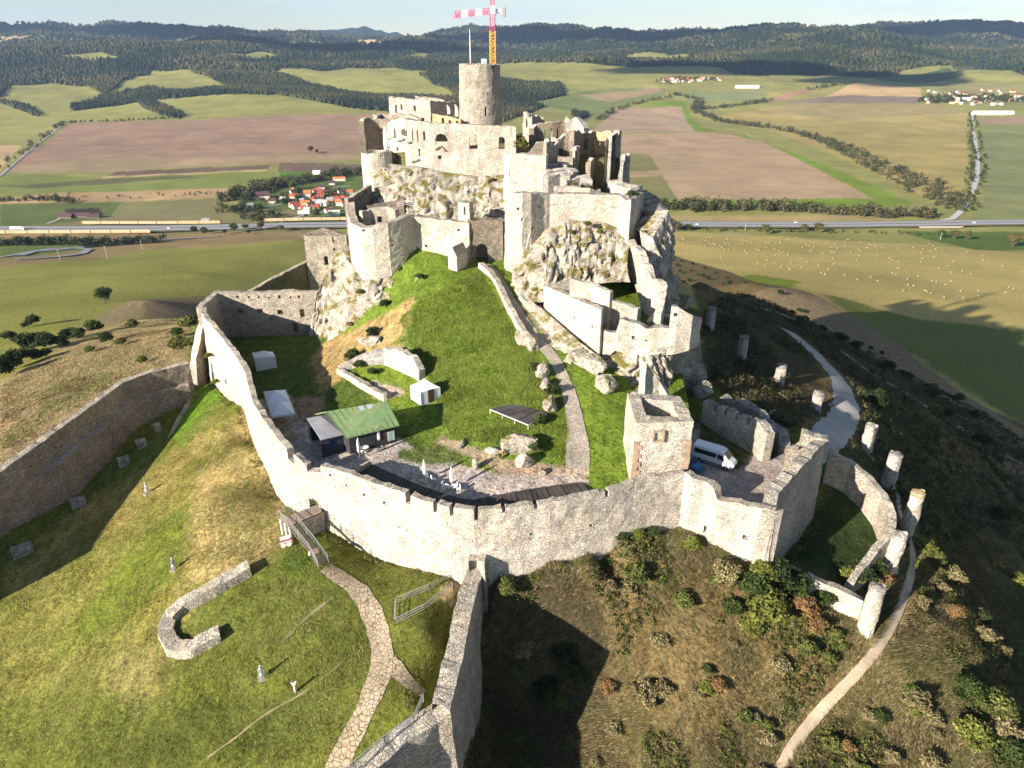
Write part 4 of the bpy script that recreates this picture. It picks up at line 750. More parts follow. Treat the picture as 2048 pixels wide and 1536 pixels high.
# ------------------------------------------------------------------ square tower
ST = [Wz(1272,846,8.2), Wz(1387,843,8.2), Wz(1361,792,8.2), Wz(1255,786,8.2)]
st = wall('square_tower', 'square roofless tower with brown corner stones beside the front wall', ST, world=True, closed=True, thick=1.35, zb=-2.5, mat=M_white, mtop=M_top, rag=.06, batter=.012, openings=[(1311,866,1322,880),(1305,926,1313,943),(1262,830,1264,850,'',.5),(1258,890,1260,905,'',.5)], cat='tower', ds=.6)
sf = MB()
def child(o, par): o.matrix_parent_inverse = Matrix.Translation(par.location).inverted(); return o
FL, FR = Vector(ST[0]), Vector(ST[1]); dv = (FR - FL).normalized(); ang = math.atan2(dv.y, dv.x); nrm = Vector((dv.y, -dv.x, 0))
BS = plain('brown_sandstone', (.30, .22, .155), .9, .3, 1.5)
for c0, sg in ((FL, 1), (FR, -1)):
    sf = MB()
    for k in range(17):
        z = -1 + k * .55; w = .95 if k % 2 else .6
        if k > 12: continue
        q = c0 + dv * sg * (w / 2 - .05) + nrm * (.02 + .012 * (8.2 - z)); sf.box((q.x, q.y, z), (w, .14, .55), ang)
    child(sf.build('corner_stones', BS, st), st)
wf = MB(); Yw = FL.y - .1; wx0, _, wz1 = Wy(1310, 864, Yw); wx1, _, wz0 = Wy(1323, 881, Yw)
q = Vector(((wx0 + wx1) / 2, Yw, 0)); 
for dx, dz, sx, sz in ((0, .62, 1.3, .2), (0, -.62, 1.3, .2), (-.58, 0, .18, 1.1), (.58, 0, .18, 1.1)): wf.box((q.x + dx * math.cos(ang), Yw - .06 + dx * math.sin(ang), (wz0 + wz1) / 2 + dz), (sx, .16, sz), ang)
child(wf.build('window_frame', BS, st), st)
# ------------------------------------------------------------------ gate yard
wall('battlement_wall', 'battlemented wall behind the white minibus', [(1407,802,2.5),(1450,819,2.8),(1500,838,3.1),(1518,846,3.1),(1535,866,2.7)], thick=1.1, zb=-3, mat=M_grey, mtop=M_lich, rag=.12, batter=.02, crenels=[(1430,1433,.9),(1450,1453,.9),(1473,1476,.9),(1496,1499,.9)], cat='battlement')
wall('ruined_wall', 'dark ruined wall stump behind the battlemented wall', [(1440,796,1.6),(1480,806,2.2),(1515,825,2.0),(1533,848,1.2),(1557,868,.2),(1560,890,-.6)], thick=1.4, zb=-6, mat=M_dark, mtop=M_lich, rag=.4, batter=.06)
wall('gate_lodge', 'small ruined gate lodge with a doorway at the yard entrance', [Wz(1577,897,2.0), Wz(1608,910,2.0), Wz(1628,892,2.2), Wz(1604,878,2.2)], world=True, closed=True, thick=.8, zb=-4, mat=M_dark, mtop=M_top, rag=.25, openings=[(1597,916,1607,936)], cat='gate lodge')
wall('gate_wall', 'short wall at the top corner of the gate yard', [(1606,867,3.6),(1630,873,3.4),(1656,880,3.1)], thick=1.2, zb=-5, mat=M_grey, mtop=M_top, rag=.2)
wall('curved_wall', 'long curved garden wall in shade right of the gate yard', [(1660,902,-1.6),(1700,925,-2.8),(1735,955,-3.8),(1762,990,-4.6),(1776,1025,-5.2),(1777,1050,-5.6),(1764,1072,-6),(1745,1092,-6.5),(1720,1125,-7.2),(1700,1150,-7.8),(1687,1172,-8.6)], thick=.85, zb=-12, mat=M_grey, mtop=M_top, rag=.12, batter=0)
wall('low_wall', 'low bright wall from the yard corner to the lowest round pillar', [(1553,1128,-5.7),(1620,1155,-6.5),(1680,1180,-7.4),(1727,1203,-8.2)], thick=.85, mat=M_white, mtop=M_top, rag=.1, batter=.04, zb=[-8, -9.3, -10.6, -12.5])
M_pil = stone('pale_plastered_rubble', (.62, .57, .50), (.50, .455, .40), stain=.55, mortar=.35, staincol=(.16, .145, .13))
DG = plain('dead_grass', (.30, .22, .11), .95, .4, 4)
SIDE = ['farthest round pillar, high beside the bastion rock', 'second farthest round pillar on the dark slope', 'third farthest round pillar on the dark slope', 'round pillar inside the bend of the gravel road', 'round pillar beside the end of the gravel road', 'round pillar just outside the curved garden wall', 'round pillar crowned with dry grass at the curved wall', 'round pillar overgrown with green creepers', 'lowest round pillar at the end of the low bright wall']
for i, (bx, by, tx, ty) in enumerate([(1418,661,1423,615),(1482,716,1484,673),(1556,771,1560,730),(1630,823,1635,785),(1731,901,1737,851),(1774,973,1785,908),(1813,1061,1823,984),(1777,1141,1791,1068),(1729,1262,1744,1174)]):
    g = G(bx, by); zt = zat(ty, g[1]); hgt = zt - g[2]; root = empty('round_pillar', g, random.uniform(0, 6), SIDE[i], 'pillar', 'round stone pillars on the right slope')
    r = .88 - .05 * random.random(); prof = [(r * 1.08, -1.2), (r * 1.05, 0), (r, hgt * .35), (r * .97, hgt * .8), (r * .9, hgt)]
    mm = MB(); n = 20
    for k in range(len(prof) - 1):
        pass
    zs = np.linspace(-1.2, hgt, 16); pr = [(float(np.interp(z, [p[1] for p in prof], [p[0] for p in prof])), float(z)) for z in zs]; mm.lathe(pr, n=n)
    V = np.array(mm.V); a = fbm(V[:, 0] * 1.6 + i * 7, V[:, 1] * 1.6, V[:, 2] * 1.3, o=3) * .13; rr = np.hypot(V[:, 0], V[:, 1]) + 1e-6; V[:, 0] *= 1 + a / rr; V[:, 1] *= 1 + a / rr
    top = V[:, 2] > hgt - .01; V[top, 2] += .25 * fbm(V[top, 0] * 2 + i, V[top, 1] * 2, o=2); mm.V = [tuple(v) for v in V]; mm.build('shaft', M_pil, root)
    cp_ = MB(); cp_.lathe([(r * .98, hgt - .45), (r * 1.03, hgt - .3), (r * .95, hgt - .02), (r * .55, hgt + .14), (.1, hgt + .2)], n=n); V = np.array(cp_.V); V[:, 2] += .1 * fbm(V[:, 0] * 3 + i * 3, V[:, 1] * 3, o=3); cp_.V = [tuple(v) for v in V]; cp_.build('cap', DG if i == 6 else M_lich, root)
# courtyard ruin
def gz(px, py, h): g = G(px, py); return (g[0], g[1], g[2] + h)
wall('ruin_wall', 'low front wall of the small ruin in the courtyard', [gz(674,748,.9), gz(700,762,.9), gz(735,785,1.0), gz(768,803,1.1), gz(782,797,.8)], world=True, thick=.75, mat=M_white, mtop=M_top, rag=.2, ds=.5, zb=-.8)
wall('ruin_wall', 'rear left wall of the small ruin in the courtyard', [gz(676,745,.9), gz(700,738,1.4), gz(730,730,1.9), gz(768,728,2.4)], world=True, thick=.8, mat=M_lich, mtop=M_top, rag=.2, ds=.5, zb=-.8)
wall('ruin_wall', 'tallest bright wall of the small ruin in the courtyard', [gz(769,730,2.8), gz(792,737,3.3), gz(815,748,3.2), gz(832,757,2.7), gz(840,763,1.6)], world=True, thick=1.0, mat=M_white, mtop=M_white, rag=.3, ds=.5, zb=-.5, step=.15)
# parapets of the climbing path
pp = [gz(957,536,.9), gz(975,550,.9), gz(993,575,.9), gz(1010,612,.9), gz(1030,650,.9), gz(1050,683,.9), gz(1066,703,.8)]
wall('path_parapet', 'bright left parapet of the path climbing to the gate', pp, world=True, side=1, thick=.8, mat=M_white, mtop=M_top, rag=.12, ds=.5, batter=.12, zb=[p[2] - 2.6 for p in pp])
pp = [gz(1037,600,.8), gz(1052,612,.8), gz(1070,622,.8), gz(1087,632,.8)]
wall('path_parapet', 'short right parapet where the path passes the outwork', pp, world=True, thick=.7, mat=M_white, mtop=M_top, rag=.1, ds=.5, zb=[p[2] - 2.0 for p in pp])
# ------------------------------------------------------------------ paths and roads
def flagmat(name, light, dark, joint, scale):
    k = NB(name); wv = k.n.new('ShaderNodeVectorMath'); wv.operation = 'MULTIPLY'; k.l.new(k.geo, wv.inputs[0]); wv.inputs[1].default_value = (1, 1, 0)
    c = k.vor(scale, 'F1', wv.outputs[0], .85); e = k.vor(scale, 'DISTANCE_TO_EDGE', wv.outputs[0], .85); sp = k.n.new('ShaderNodeSeparateColor'); k.l.new(c.outputs['Color'], sp.inputs[0])
    col = k.mix(sp.outputs[0], dark, light); col = k.mix(k.ramp(k.noise(.5, 4), .45, .65, 0, .35), col, (.2, .17, .12, 1)); j = k.ramp(e.outputs['Distance'], .015, .06, 1, 0)
    col = k.mix(k.math('MULTIPLY', j, .9), col, joint); col = k.mix(1., col, k.grey(k.ramp(k.noise(8, 3), .3, .7, .8, 1.15)), 'MULTIPLY'); k.col(col); k.bump(k.math('MULTIPLY', j, -1.), .8, .06); MATS[name] = k.m; return k.m
M_flag = flagmat('flagstones', (.50, .40, .29, 1), (.40, .32, .235, 1), (.13, .11, .05, 1), 2.3)
M_cob = flagmat('cobbles', (.50, .44, .37, 1), (.32, .285, .245, 1), (.16, .14, .11, 1), 3.6)
def gravel(name, c, v=.25):
    k = NB(name); col = k.mix(k.ramp(k.noise(.5, 5, .65), .35, .65), tuple(x * (1 - v) for x in c) + (1,), tuple(c) + (1,)); col = k.mix(1., col, k.grey(k.ramp(k.noise(6, 4, .7), .25, .75, .75, 1.2)), 'MULTIPLY'); k.col(col); k.bump(k.noise(9, 3), .5, .05); MATS[name] = k.m; return k.m
M_grav = gravel('gravel', (.42, .39, .37)); M_dirt = gravel('trodden_earth', (.46, .37, .27)); M_trace = gravel('trodden_trace', (.27, .23, .12), .5); M_asph = gravel('asphalt', (.30, .30, .32), .08)
path_strip('path_flagstones', [(642,1131,1.5),(655,1139,1.8),(672,1150,1.9),(702,1166,2.0),(727,1192,2.0),(744,1225,2.1),(757,1262,2.1),(765,1300,2.0),(767,1330,2.2),(752,1372,2.0),(736,1410,1.9),(712,1458,1.9),(690,1500,1.9),(668,1545,1.9),(640,1600,1.9)], 2, M_flag)
path_strip('path_branch', [(776,1316,1.1),(790,1336,1.5),(806,1357,1.4),(828,1378,1.2),(856,1396,1.0)], 1.4, M_flag, eps=.09)
path_strip('path_cobbled', [(964,526,2.2),(975,536,2.2),(992,556,2.0),(1010,584,1.9),(1028,612,1.8),(1048,644,1.8),(1068,672,1.8),(1092,700,1.9),(1112,722,1.7),(1122,745,1.6),(1132,770,1.6),(1143,805,1.9),(1152,850,2.3),(1156,900,2.8),(1155,942,3.0)], 2, M_cob, eps=.09)
path_strip('path_trail', [(1690,872,.7),(1712,885,.7),(1745,915,.6),(1772,945,.6),(1795,985,.6),(1800,1030,.6),(1822,1088,.7),(1829,1115,.8),(1818,1165,.9),(1797,1225,.9),(1765,1285,.9),(1722,1340,.9),(1672,1390,.95),(1624,1440,1.0),(1592,1482,1.0),(1562,1536,1.1),(1535,1590,1.1)], 1, M_dirt)
path_strip('path_rubble', [(672,1192,.5),(650,1208,.6),(625,1226,.7),(600,1248,.6),(575,1276,.4),(560,1288,.3)], .5, M_trace, ds=.5)
path_strip('path_rubble', [(704,1306,.25),(675,1335,.35),(640,1362,.3),(600,1392,.35),(560,1412,.3),(520,1436,.4),(480,1470,.4),(430,1505,.35),(390,1536,.3)], .5, M_trace, ds=.5)
path_strip('road_gravel', [(1560,926,4.2),(1600,906,3.4),(1625,890,3.0),(1652,872,4.2),(1676,852,4.6),(1690,828,4.3),(1694,800,4.2),(1684,768,3.8),(1661,738,3.6),(1632,708,3.6),(1602,682,3.4),(1574,660,3.2)], 3.4, M_grav)
for L in ([(1476,612,2.2),(1518,617,2.4),(1560,627,2.6),(1600,645,2.8),(1642,674,3.0)], [(1684,703,2.6),(1735,742,3),(1790,775,3),(1864,821,3)], [(1888,838,2.6),(1930,862,3)], [(1998,903,3),(2048,932,4),(2100,960,4)]): path_strip('road_lower', L, 2.5, M_grav, eps=.15)
def road(name, L, w, mat, eps=.5, off=0., ds=20, z=None):
    P = [g[:2] for g in (GL(L) if z is None else [Wz(q[0], q[1], -149.) for q in L])]; s, A, LL = resample([p + (0.,) for p in P], ds); N = polynormals(A[:, :2]); A[:, :2] += N * off
    c = np.linspace(-.5, .5, 4); X = A[:, 0][:, None] + N[:, 0][:, None] * c * w; Y = A[:, 1][:, None] + N[:, 1][:, None] * c * w; Z = (H(X, Y) + eps) if z is None else X * 0 + z
    o = grid_mesh(name, X, Y, Z, mat); return tag(o, kind='structure'), A, N
HW = [(-300,462),(0,463),(150,463),(300,462),(450,459),(600,455),(800,453),(1000,452),(1290,453),(1500,454),(1700,454),(1850,452),(1950,450),(2048,449),(2300,446)]
_, HA, HN = road('highway_near', HW, 11, M_asph, z=-147.2); _, HA2, HN2 = road('highway_far', HW, 11, M_asph, off=13.5, z=-147.2)
road('road_lines', HW, .5, plain('road_paint', (.7, .7, .68), .7), off=-4.6, z=-147.0)
road('highway_embankment', HW, 34, plain('verge', (.13, .13, .06), .9, .3, .1), off=6.75, z=-147.6)
road('road_avenue', [(1880,443),(1905,438),(1925,420),(1943,390),(1955,350),(1955,320),(1950,280),(1946,250),(1943,228)], 8, gravel('pale_road', (.50, .49, .47)), eps=.8)
road('road_service', [(1370,468),(1400,468),(1550,471),(1700,475),(1850,482),(2048,489),(2200,495)], 6, M_asph, z=-148.6)
road('road_service', [(0,515),(60,505),(120,500),(190,492),(230,490),(330,480),(440,473)], 7, M_asph, eps=.7)
road('road_loop', [(40,512),(70,503),(110,498),(150,497),(178,500),(165,508),(120,514),(70,518),(30,520)], 7, M_asph, eps=.8)
road('road_farm', [(95,448),(115,440),(130,432),(150,428)], 5, gravel('farm_track', (.4, .36, .3)), eps=.5)
road('road_farm', [(-60,380),(0,352),(40,318),(80,285),(110,262),(132,248)], 6, gravel('farm_track2', (.34, .33, .3)), eps=.6)
road('road_village', [(548,452),(575,440),(610,430),(640,425),(700,418)], 5, M_asph, eps=.5)
road('road_village', [(500,418),(545,412),(590,402),(600,385),(640,378),(700,372)], 4, gravel('village_lane', (.4, .38, .35)), eps=.5)
# noise barriers and bridge
M_bar = plain('orange_barrier', (.55, .36, .22), .8, .2, .3)
def strip_wall(name, label, L, h, off, mat, cat, z0=-147.5, th=.4):
    P = [Wz(q[0], q[1], -149.)[:2] + (0.,) for q in L]; s, A, LL = resample(P, 12); N = polynormals(A[:, :2]); A[:, :2] += N * off; m = MB()
    for i in range(len(A) - 1):
        a, b = A[i], A[i + 1]; n = N[i] * th
        m.quad([(a[0], a[1], z0), (b[0], b[1], z0), (b[0], b[1], z0 + h), (a[0], a[1], z0 + h)]); m.quad([(a[0] + n[0], a[1] + n[1], z0 + h), (b[0] + n[0], b[1] + n[1], z0 + h), (b[0] + n[0], b[1] + n[1], z0), (a[0] + n[0], a[1] + n[1], z0)]); m.quad([(a[0], a[1], z0 + h), (b[0], b[1], z0 + h), (b[0] + n[0], b[1] + n[1], z0 + h), (a[0] + n[0], a[1] + n[1], z0 + h)])
        if i % 2 == 0: m.box((a[0], a[1] - .3, z0 + h / 2), (.5, .5, h + .3))
    tag(m.build(name, mat), label, cat, kind='thing')
strip_wall('noise_barrier', 'near orange noise barrier along the left stretch of the highway', [(-300,466),(0,466),(150,465),(308,464)], 3.4, -9, M_bar, 'barrier')
strip_wall('noise_barrier', 'far orange noise barrier on the village side of the highway', [(148,457),(300,457),(430,456)], 3.4, 18, M_bar, 'barrier')
strip_wall('noise_barrier', 'short orange noise barrier below the village', [(522,453),(600,451),(690,450)], 3.4, 22, M_bar, 'barrier')
br = empty('road_bridge', Wz(1876, 456, -150.), 0, 'concrete bridge carrying the highway over the tree-lined road, right', 'bridge'); bx, by, bz = br.location; m = MB(); m.box((0, 8, -148.2 - bz), (50, 27, .9)); m.build('deck', plain('concrete', (.42, .40, .37), .85), br)
m = MB(); m.box((0, -6, -146.9 - bz), (54, .25, .9)); m.build('railing', plain('railing_red', (.4, .3, .3), .6), br)
for dx in (-9, 10):
    m = MB(); m.box((dx, -1.5, -151.5 - bz), (1.2, 2, 6)); m.build('pillar', plain('concrete', (.42, .40, .37)), br)
# ------------------------------------------------------------------ houses
ROOFS = {'orange': (.52, .17, .07), 'red': (.36, .08, .055), 'dark': (.09, .05, .055), 'grey': (.33, .33, .34), 'white': (.75, .75, .73)}
M_hw = plain('house_plaster', (.68, .63, .55), .9, .08); M_hb = plain('beige_plaster', (.55, .46, .33), .9, .08); M_glass = plain('window_glass', (.05, .06, .07), .2, .1)
def house(loc, w, d, h, rz, roof, label, wall_m=None, group='houses of the village below the castle', flat=False, wins=True, name='village_house'):
    root = empty(name, loc, rz, label, 'house', group); wm = wall_m or M_hw; m = MB(); m.box((0, 0, h / 2 - .5), (w, d, h + 1)); 
    rm = plain('roof_' + roof, ROOFS[roof], .85, .18, .8)
    if not flat:
        rh = d * .33; 
        for sx in (-1, 1): m.quad([(sx * w / 2, -d / 2, h), (sx * w / 2, d / 2, h), (sx * w / 2, 0, h + rh)])
    m.build('walls', wm, root); r = MB()
    if flat: r.box((0, 0, h + .25), (w + .5, d + .5, .5))
    else:
        o = .6; t = .25
        for s in (-1, 1):
            A = [(-w / 2 - o, s * (d / 2 + o), h - rh * o * 2 / d + .06), (w / 2 + o, s * (d / 2 + o), h - rh * o * 2 / d + .06), (w / 2 + o, 0, h + rh + .06), (-w / 2 - o, 0, h + rh + .06)]; B = [(p[0], p[1], p[2] + t) for p in A]
            if s > 0: A, B = A[::-1], B[::-1]
            r.quad(B); r.quad(A[::-1])
            for i in range(4): j = (i + 1) % 4; r.quad([A[i], A[j], B[j], B[i]])
    rf = r.build('roof', rm, root)
    if not flat and wins: c = MB(); c.box((w * .2, .6, h + rh + .4), (.8, .8, 1.6)); c.build('chimney', plain('chimney_brick', (.3, .14, .1)), rf)
    if wins:
        n = max(2, int(w / 3.2)); fl = max(1, int(h / 3))
        for k in range(n):
            for q in range(fl):
                wn_ = MB(); wn_.box((-w / 2 + w * (k + .5) / n, -d / 2 - .03, 1.6 + 2.9 * q), (1.3, .1, 1.3)); wn_.build('window', M_glass, root)
    return root
for px, py, w, d, h, a, rc, lb in ((527,397,19,15,5,12,'dark','large dark-roofed house at the left end of the village'), (545,406,10,8,4,12,'dark','low dark-roofed wing beside the large dark-roofed house'), (501,419,8,8,6,30,'grey','small grey-gabled house behind the hedge at the village edge'),
    (568,403,9,8,4,-10,'grey','grey-roofed white shed right of the large dark-roofed house'), (616,394,10,11,6,8,'orange','bright orange-roofed house in the middle of the village'), (592,417,9,9,4,40,'red','red-roofed house with a front gable near the greenhouse'),
    (611,411,12,9,4,8,'orange','orange-roofed white house behind the greenhouse'), (632,419,9,7,4,10,'red','small bright red-roofed house left of the flat block'), (646,410,15,10,4,-14,'grey','wide beige hall with a pale low roof'),
    (640,393,7,7,4,15,'red','small red-roofed house behind the orange-roofed house'), (643,377,10,9,3.2,12,'dark','white bungalow with a dark red roof on the upper lawn'), (664,369,9,8,3.5,12,'dark','dark-roofed house at the left end of the top row'), (679,361,20,7,3.5,3,'orange','long orange-roofed row at the top of the village'),
    (678,410,8,8,5,10,'orange','orange-roofed house behind the flat block'), (689,412,8,8,4,35,'red','pale red-roofed house at the castle crag edge'), (689,399,10,7,4,5,'red','dull red-roofed house above the castle crag edge'), (660,402,9,6,3,10,'grey','grey-roofed shed in the village centre'),
    (626,402,7,6,3.5,5,'red','low red-roofed shed in the village centre'), (700,388,8,7,4,20,'orange','orange-roofed house nearly hidden by the crag'), (604,404,6,5,3.5,20,'grey','tiny grey-roofed outbuilding in the village')):
    g = G(px, py); house(g, w, d, h, R(a), rc, lb)
rv = random.Random(12)
for i in range(30):
    x_, y_ = rv.uniform(585, 694), rv.uniform(383, 426); g = G(x_, y_)
    if g and g[1] > 600: house(g, rv.uniform(6, 11), rv.uniform(5, 8), rv.uniform(2.8, 4.5), R(rv.uniform(-25, 45)), rv.choice(['red', 'orange', 'grey', 'dark', 'red']), 'small outbuilding or garage crowded between the village houses', rv.choice([M_hw, M_hb]), 'outbuildings of the village below the castle', wins=False, name='outbuilding')
g = G(669, 431); house((g[0], g[1], g[2]), 15, 9, 8.4, R(12), 'dark', 'flat-roofed three-storey block with a white gable side', flat=True, name='apartment_block')
g = G(608, 427); gh = empty('greenhouse', g, R(6), 'long pale greenhouse at the front of the village', 'greenhouse'); m = MB(); m.box((0, 0, 1), (15, 6, 3)); m.build('walls', plain('milky_glass', (.6, .6, .58), .4), gh); m = MB()
for s in (-1, 1): m.quad([(-7.8, s * 3.3, 2.4), (7.8, s * 3.3, 2.4), (7.8, 0, 4.0), (-7.8, 0, 4.0)])
m.build('roof', plain('milky_glass_roof', (.62, .62, .62), .4), gh)
g = G(155, 436); 
for dx, dy, w in ((-14, 0, 16), (4, 5, 20), (22, 0, 14)): house((g[0] + dx, g[1] + dy, g[2]), w, 8, 3, R(5 + dx * .3), 'dark', {-14: 'left farm shed by the dark yard', 4: 'middle farm shed by the dark yard', 22: 'right farm shed by the dark yard'}[dx], plain('old_boards', (.16, .12, .09)), 'farm sheds left of the village', wins=False, name='farm_shed')
g = G(634, 348); house(g, 12, 8, 3.5, 0, 'white', 'lone pale shed on the green field above the village', wins=False, name='field_shed', group=None)
g = G(412, 447); house(g, 8, 7, 4, R(20), 'grey', 'lone small gabled house beside the highway', wins=True, name='lone_house', group=None)
rr = random.Random(5)
VB = 'houses of the distant village at the right edge'; 
for k in range(46):
    px = rr.uniform(1850, 2046); py = 178 + (px - 1850) * .02 + rr.uniform(0, 30); g = G(px, py)
    if g and g[1] < 3600: house(g, rr.uniform(10, 18), rr.uniform(8, 11), rr.uniform(4, 6), rr.uniform(-.6, .6), rr.choice(['dark', 'grey', 'red', 'grey', 'dark']), 'small house of the distant village by the right edge of the valley', rr.choice([M_hw, M_hb, M_hb]), group=VB, wins=False)
for k in range(34):
    px = rr.uniform(1322, 1440); py = 163 - (px - 1322) * .03 + rr.uniform(-3, 4); g = G(px, py)
    if g and g[1] < 4200: house(g, rr.uniform(10, 18), rr.uniform(8, 11), rr.uniform(4, 6), rr.uniform(-.6, .6), rr.choice(['orange', 'red', 'red', 'white']), 'small house of the distant village below the wooded ridge', group='houses of the distant village under the ridge', wins=False)
for px, py, w in ((1486,176,60),(1508,176,36),(1925,201,45),(1975,229,90),(2005,229,60)):
    g = G(px, py); house(g, w, 16, 5, R(-2), 'white', {1486: 'long white barn below the wooded ridge', 1508: 'shorter white barn below the wooded ridge', 1925: 'grey-white hall before the distant village', 1975: 'longest white shed at the end of the avenue', 2005: 'second white shed at the end of the avenue'}[px], group='white sheds in the valley', wins=False, name='white_shed')
# ------------------------------------------------------------------ courtyard buildings
BW = plain('black_boards', (.035, .035, .04), .8, .3, 2.); NAVY = plain('navy_boards', (.035, .05, .075), .7, .3, 2.)
k = NB('green_sheet_metal'); f = k.noise(.35, 4, .6); c = k.mix(k.ramp(f, .45, .75), (.17, .26, .12, 1), (.24, .22, .09, 1)); c = k.mix(1., c, k.grey(k.ramp(k.noise(1.4, 4), .3, .7, .8, 1.2)), 'MULTIPLY'); k.col(c); k.rough(.55, .35); M_green = k.m
def cottage():
    EL = Vector(Wz(693, 878, 2.5)); ER = Vector(Wz(799, 852, 2.5)); RLp = Vector(Wz(653, 825, 4.5)); RRp = Vector(Wz(774, 804, 4.5))
    g = (EL + ER) / 2; root = empty('cottage', (g.x, g.y, 0), 0, 'black timber cottage with a green standing-seam metal roof in the courtyard', 'cottage')
    O = Vector((g.x, g.y, 0)); EL -= O; ER -= O; RLp -= O; RRp -= O; ax = (ER - EL).normalized(); nn = Vector((-ax.y, ax.x, 0)); BL = RLp + (RLp - EL) * .75; BR = RRp + (RRp - ER) * .75; BL.z = BR.z = 2.9
    r = MB(); up = Vector((0, 0, .14))
    for Q in ([EL, ER, RRp, RLp], [RLp, RRp, BR, BL]):
        r.quad([q + up for q in Q]); r.quad([q for q in Q][::-1])
        for i in range(4): j = (i + 1) % 4; r.quad([Q[i], Q[j], Q[j] + up, Q[i] + up])
    rf = r.build('roof', M_green, root)
    for i in range(11):
        s = MB(); t = i / 10; s.bar(EL.lerp(ER, t) + up, RLp.lerp(RRp, t) + up, .045, n=4); s.build('seam', plain('dark_green_seam', (.07, .12, .05), .6), rf)
    for t in (.50, .64):
        s = MB(); a = EL.lerp(ER, t); b = RLp.lerp(RRp, t); p = a.lerp(b, .80) + up; q = (b - a).normalized(); s.quad([p + up * .5, p + ax * .75 + up * .5, p + ax * .75 + q * .7 + up * .5, p + q * .7 + up * .5]); s.build('skylight', plain('skylight_glass', (.35, .42, .45), .15), rf)
    ins = .35; a = EL + ax * ins + nn * ins; b = ER - ax * ins + nn * ins; c = BR - ax * ins - nn * ins; d = BL + ax * ins - nn * ins; m = MB(); P = [a, b, c, d]
    for i in range(4): p, q = P[i], P[(i + 1) % 4]; m.quad([(p.x, p.y, -.6), (q.x, q.y, -.6), (q.x, q.y, 2.6), (p.x, p.y, 2.6)])
    for p, q, rr_ in ((d, a, RLp), (b, c, RRp)): m.quad([(p.x, p.y, 2.6), (q.x, q.y, 2.6), (rr_.x, rr_.y, 4.45)])
    m.build('walls', BW, root)
    for t in (.84, .91): w = MB(); p = a.lerp(b, t); w.box((p.x - nn.x * .04, p.y - nn.y * .04, 1.2), (.5, .08, 1.3), math.atan2(ax.y, ax.x)); w.build('window', plain('pale_window', (.35, .45, .42), .2), root)
cottage()
def shed():
    P = [Vector(Wz(642, 881, 2.5)), Vector(Wz(690, 870, 2.3)), Vector(Wz(659, 830, 2.9)), Vector(Wz(614, 838, 3.0))]; O = sum(P, Vector()) / 4; O.z = 0; root = empty('flat_roofed_shed', O, 0, 'navy flat-roofed shed joined to the left of the cottage', 'shed'); P = [p - O for p in P]; up = Vector((0, 0, .12)); r = MB(); r.quad([p + up for p in P]); r.quad(P[::-1])
    for i in range(4): j = (i + 1) % 4; r.quad([P[i], P[j], P[j] + up, P[i] + up])
    r.build('roof', plain('grey_roofing', (.30, .30, .33), .75, .2, .6), root); c = sum(P, Vector()) / 4; Q = [c + (p - c) * .93 for p in P]; m = MB()
    for i in range(4):
        if i == 3: continue
        p, q = Q[i], Q[(i + 1) % 4]; m.quad([(p.x, p.y, -.8), (q.x, q.y, -.8), (q.x, q.y, q.z), (p.x, p.y, p.z)])
    m.build('walls', NAVY, root)
    for i in (0, 3): m = MB(); m.bar((P[i].x, P[i].y, -.8), (P[i].x, P[i].y, P[i].z), .06); m.build('post', BW, root)
shed()
M_tent = plain('white_canvas', (.80, .79, .78), .6, .04, .8)
def tent(label, P, h, peak, sides=(), door=None, npk=1, zg=0.):
    """P: four eave corners, ccw from the front left"""
    P = [Vector(p) for p in P]; O = sum(P, Vector()) / 4; O.z = zg; root = empty('party_tent', O, 0, label, 'tent'); P = [p - O for p in P]; m = MB(); n = 12
    pk = [(P[0].lerp(P[1], .5) * (1 - t) + P[3].lerp(P[2], .5) * t) for t in [(i + .5) / npk for i in range(npk)]]
    for k_ in range(npk):
        t0, t1 = k_ / npk, (k_ + 1) / npk; Q = [P[0].lerp(P[3], t0), P[1].lerp(P[2], t0), P[1].lerp(P[2], t1), P[0].lerp(P[3], t1)]; C = sum(Q, Vector()) / 4
        for i in range(4):
            a, b = Q[i], Q[(i + 1) % 4]
            for s in range(6):
                f0, f1 = s / 6, (s + 1) / 6; sg = lambda f: peak * (f ** 1.35)
                q = lambda e, f: e.lerp(C, f) + Vector((0, 0, sg(f))); m.quad([q(a, f0), q(b, f0), q(b, f1), q(a, f1)] if s < 5 else [q(a, f0), q(b, f0), q(a, f1)])
    for i in range(4): a, b = P[i], P[(i + 1) % 4]; dn = Vector((0, 0, .28)); m.quad([a - dn, b - dn, b, a])
    m.build('canopy', M_tent, root)
    for p in P: s = MB(); s.bar((p.x, p.y, -.5), (p.x, p.y, p.z), .045); s.build('pole', MET, root)
    for i in sides: a, b = P[i], P[(i + 1) % 4]; s = MB(); s.quad([(a.x * .99, a.y * .99, -.3), (b.x * .99, b.y * .99, -.3), (b.x * .99, b.y * .99, b.z - .1), (a.x * .99, a.y * .99, a.z - .1)]); s.build('side_wall', M_tent, root)
    if door is not None: a, b = P[door], P[(door + 1) % 4]; p = a.lerp(b, .52) * 1.0; u = (b - a).normalized(); s = MB(); s.box((p.x, p.y, .85), (.95, .08, 1.9), math.atan2(u.y, u.x)); s.build('doorway', plain('brown_opening', (.10, .05, .03)), root)
    return root
tent('largest white canopy tent beside the curtain wall', [Wz(543, 833, 1.6), Wz(590, 826, 1.6), Wz(571, 779, 1.6), Wz(527, 783, 1.6)], 2.3, 1.0, npk=2, zg=-.7)
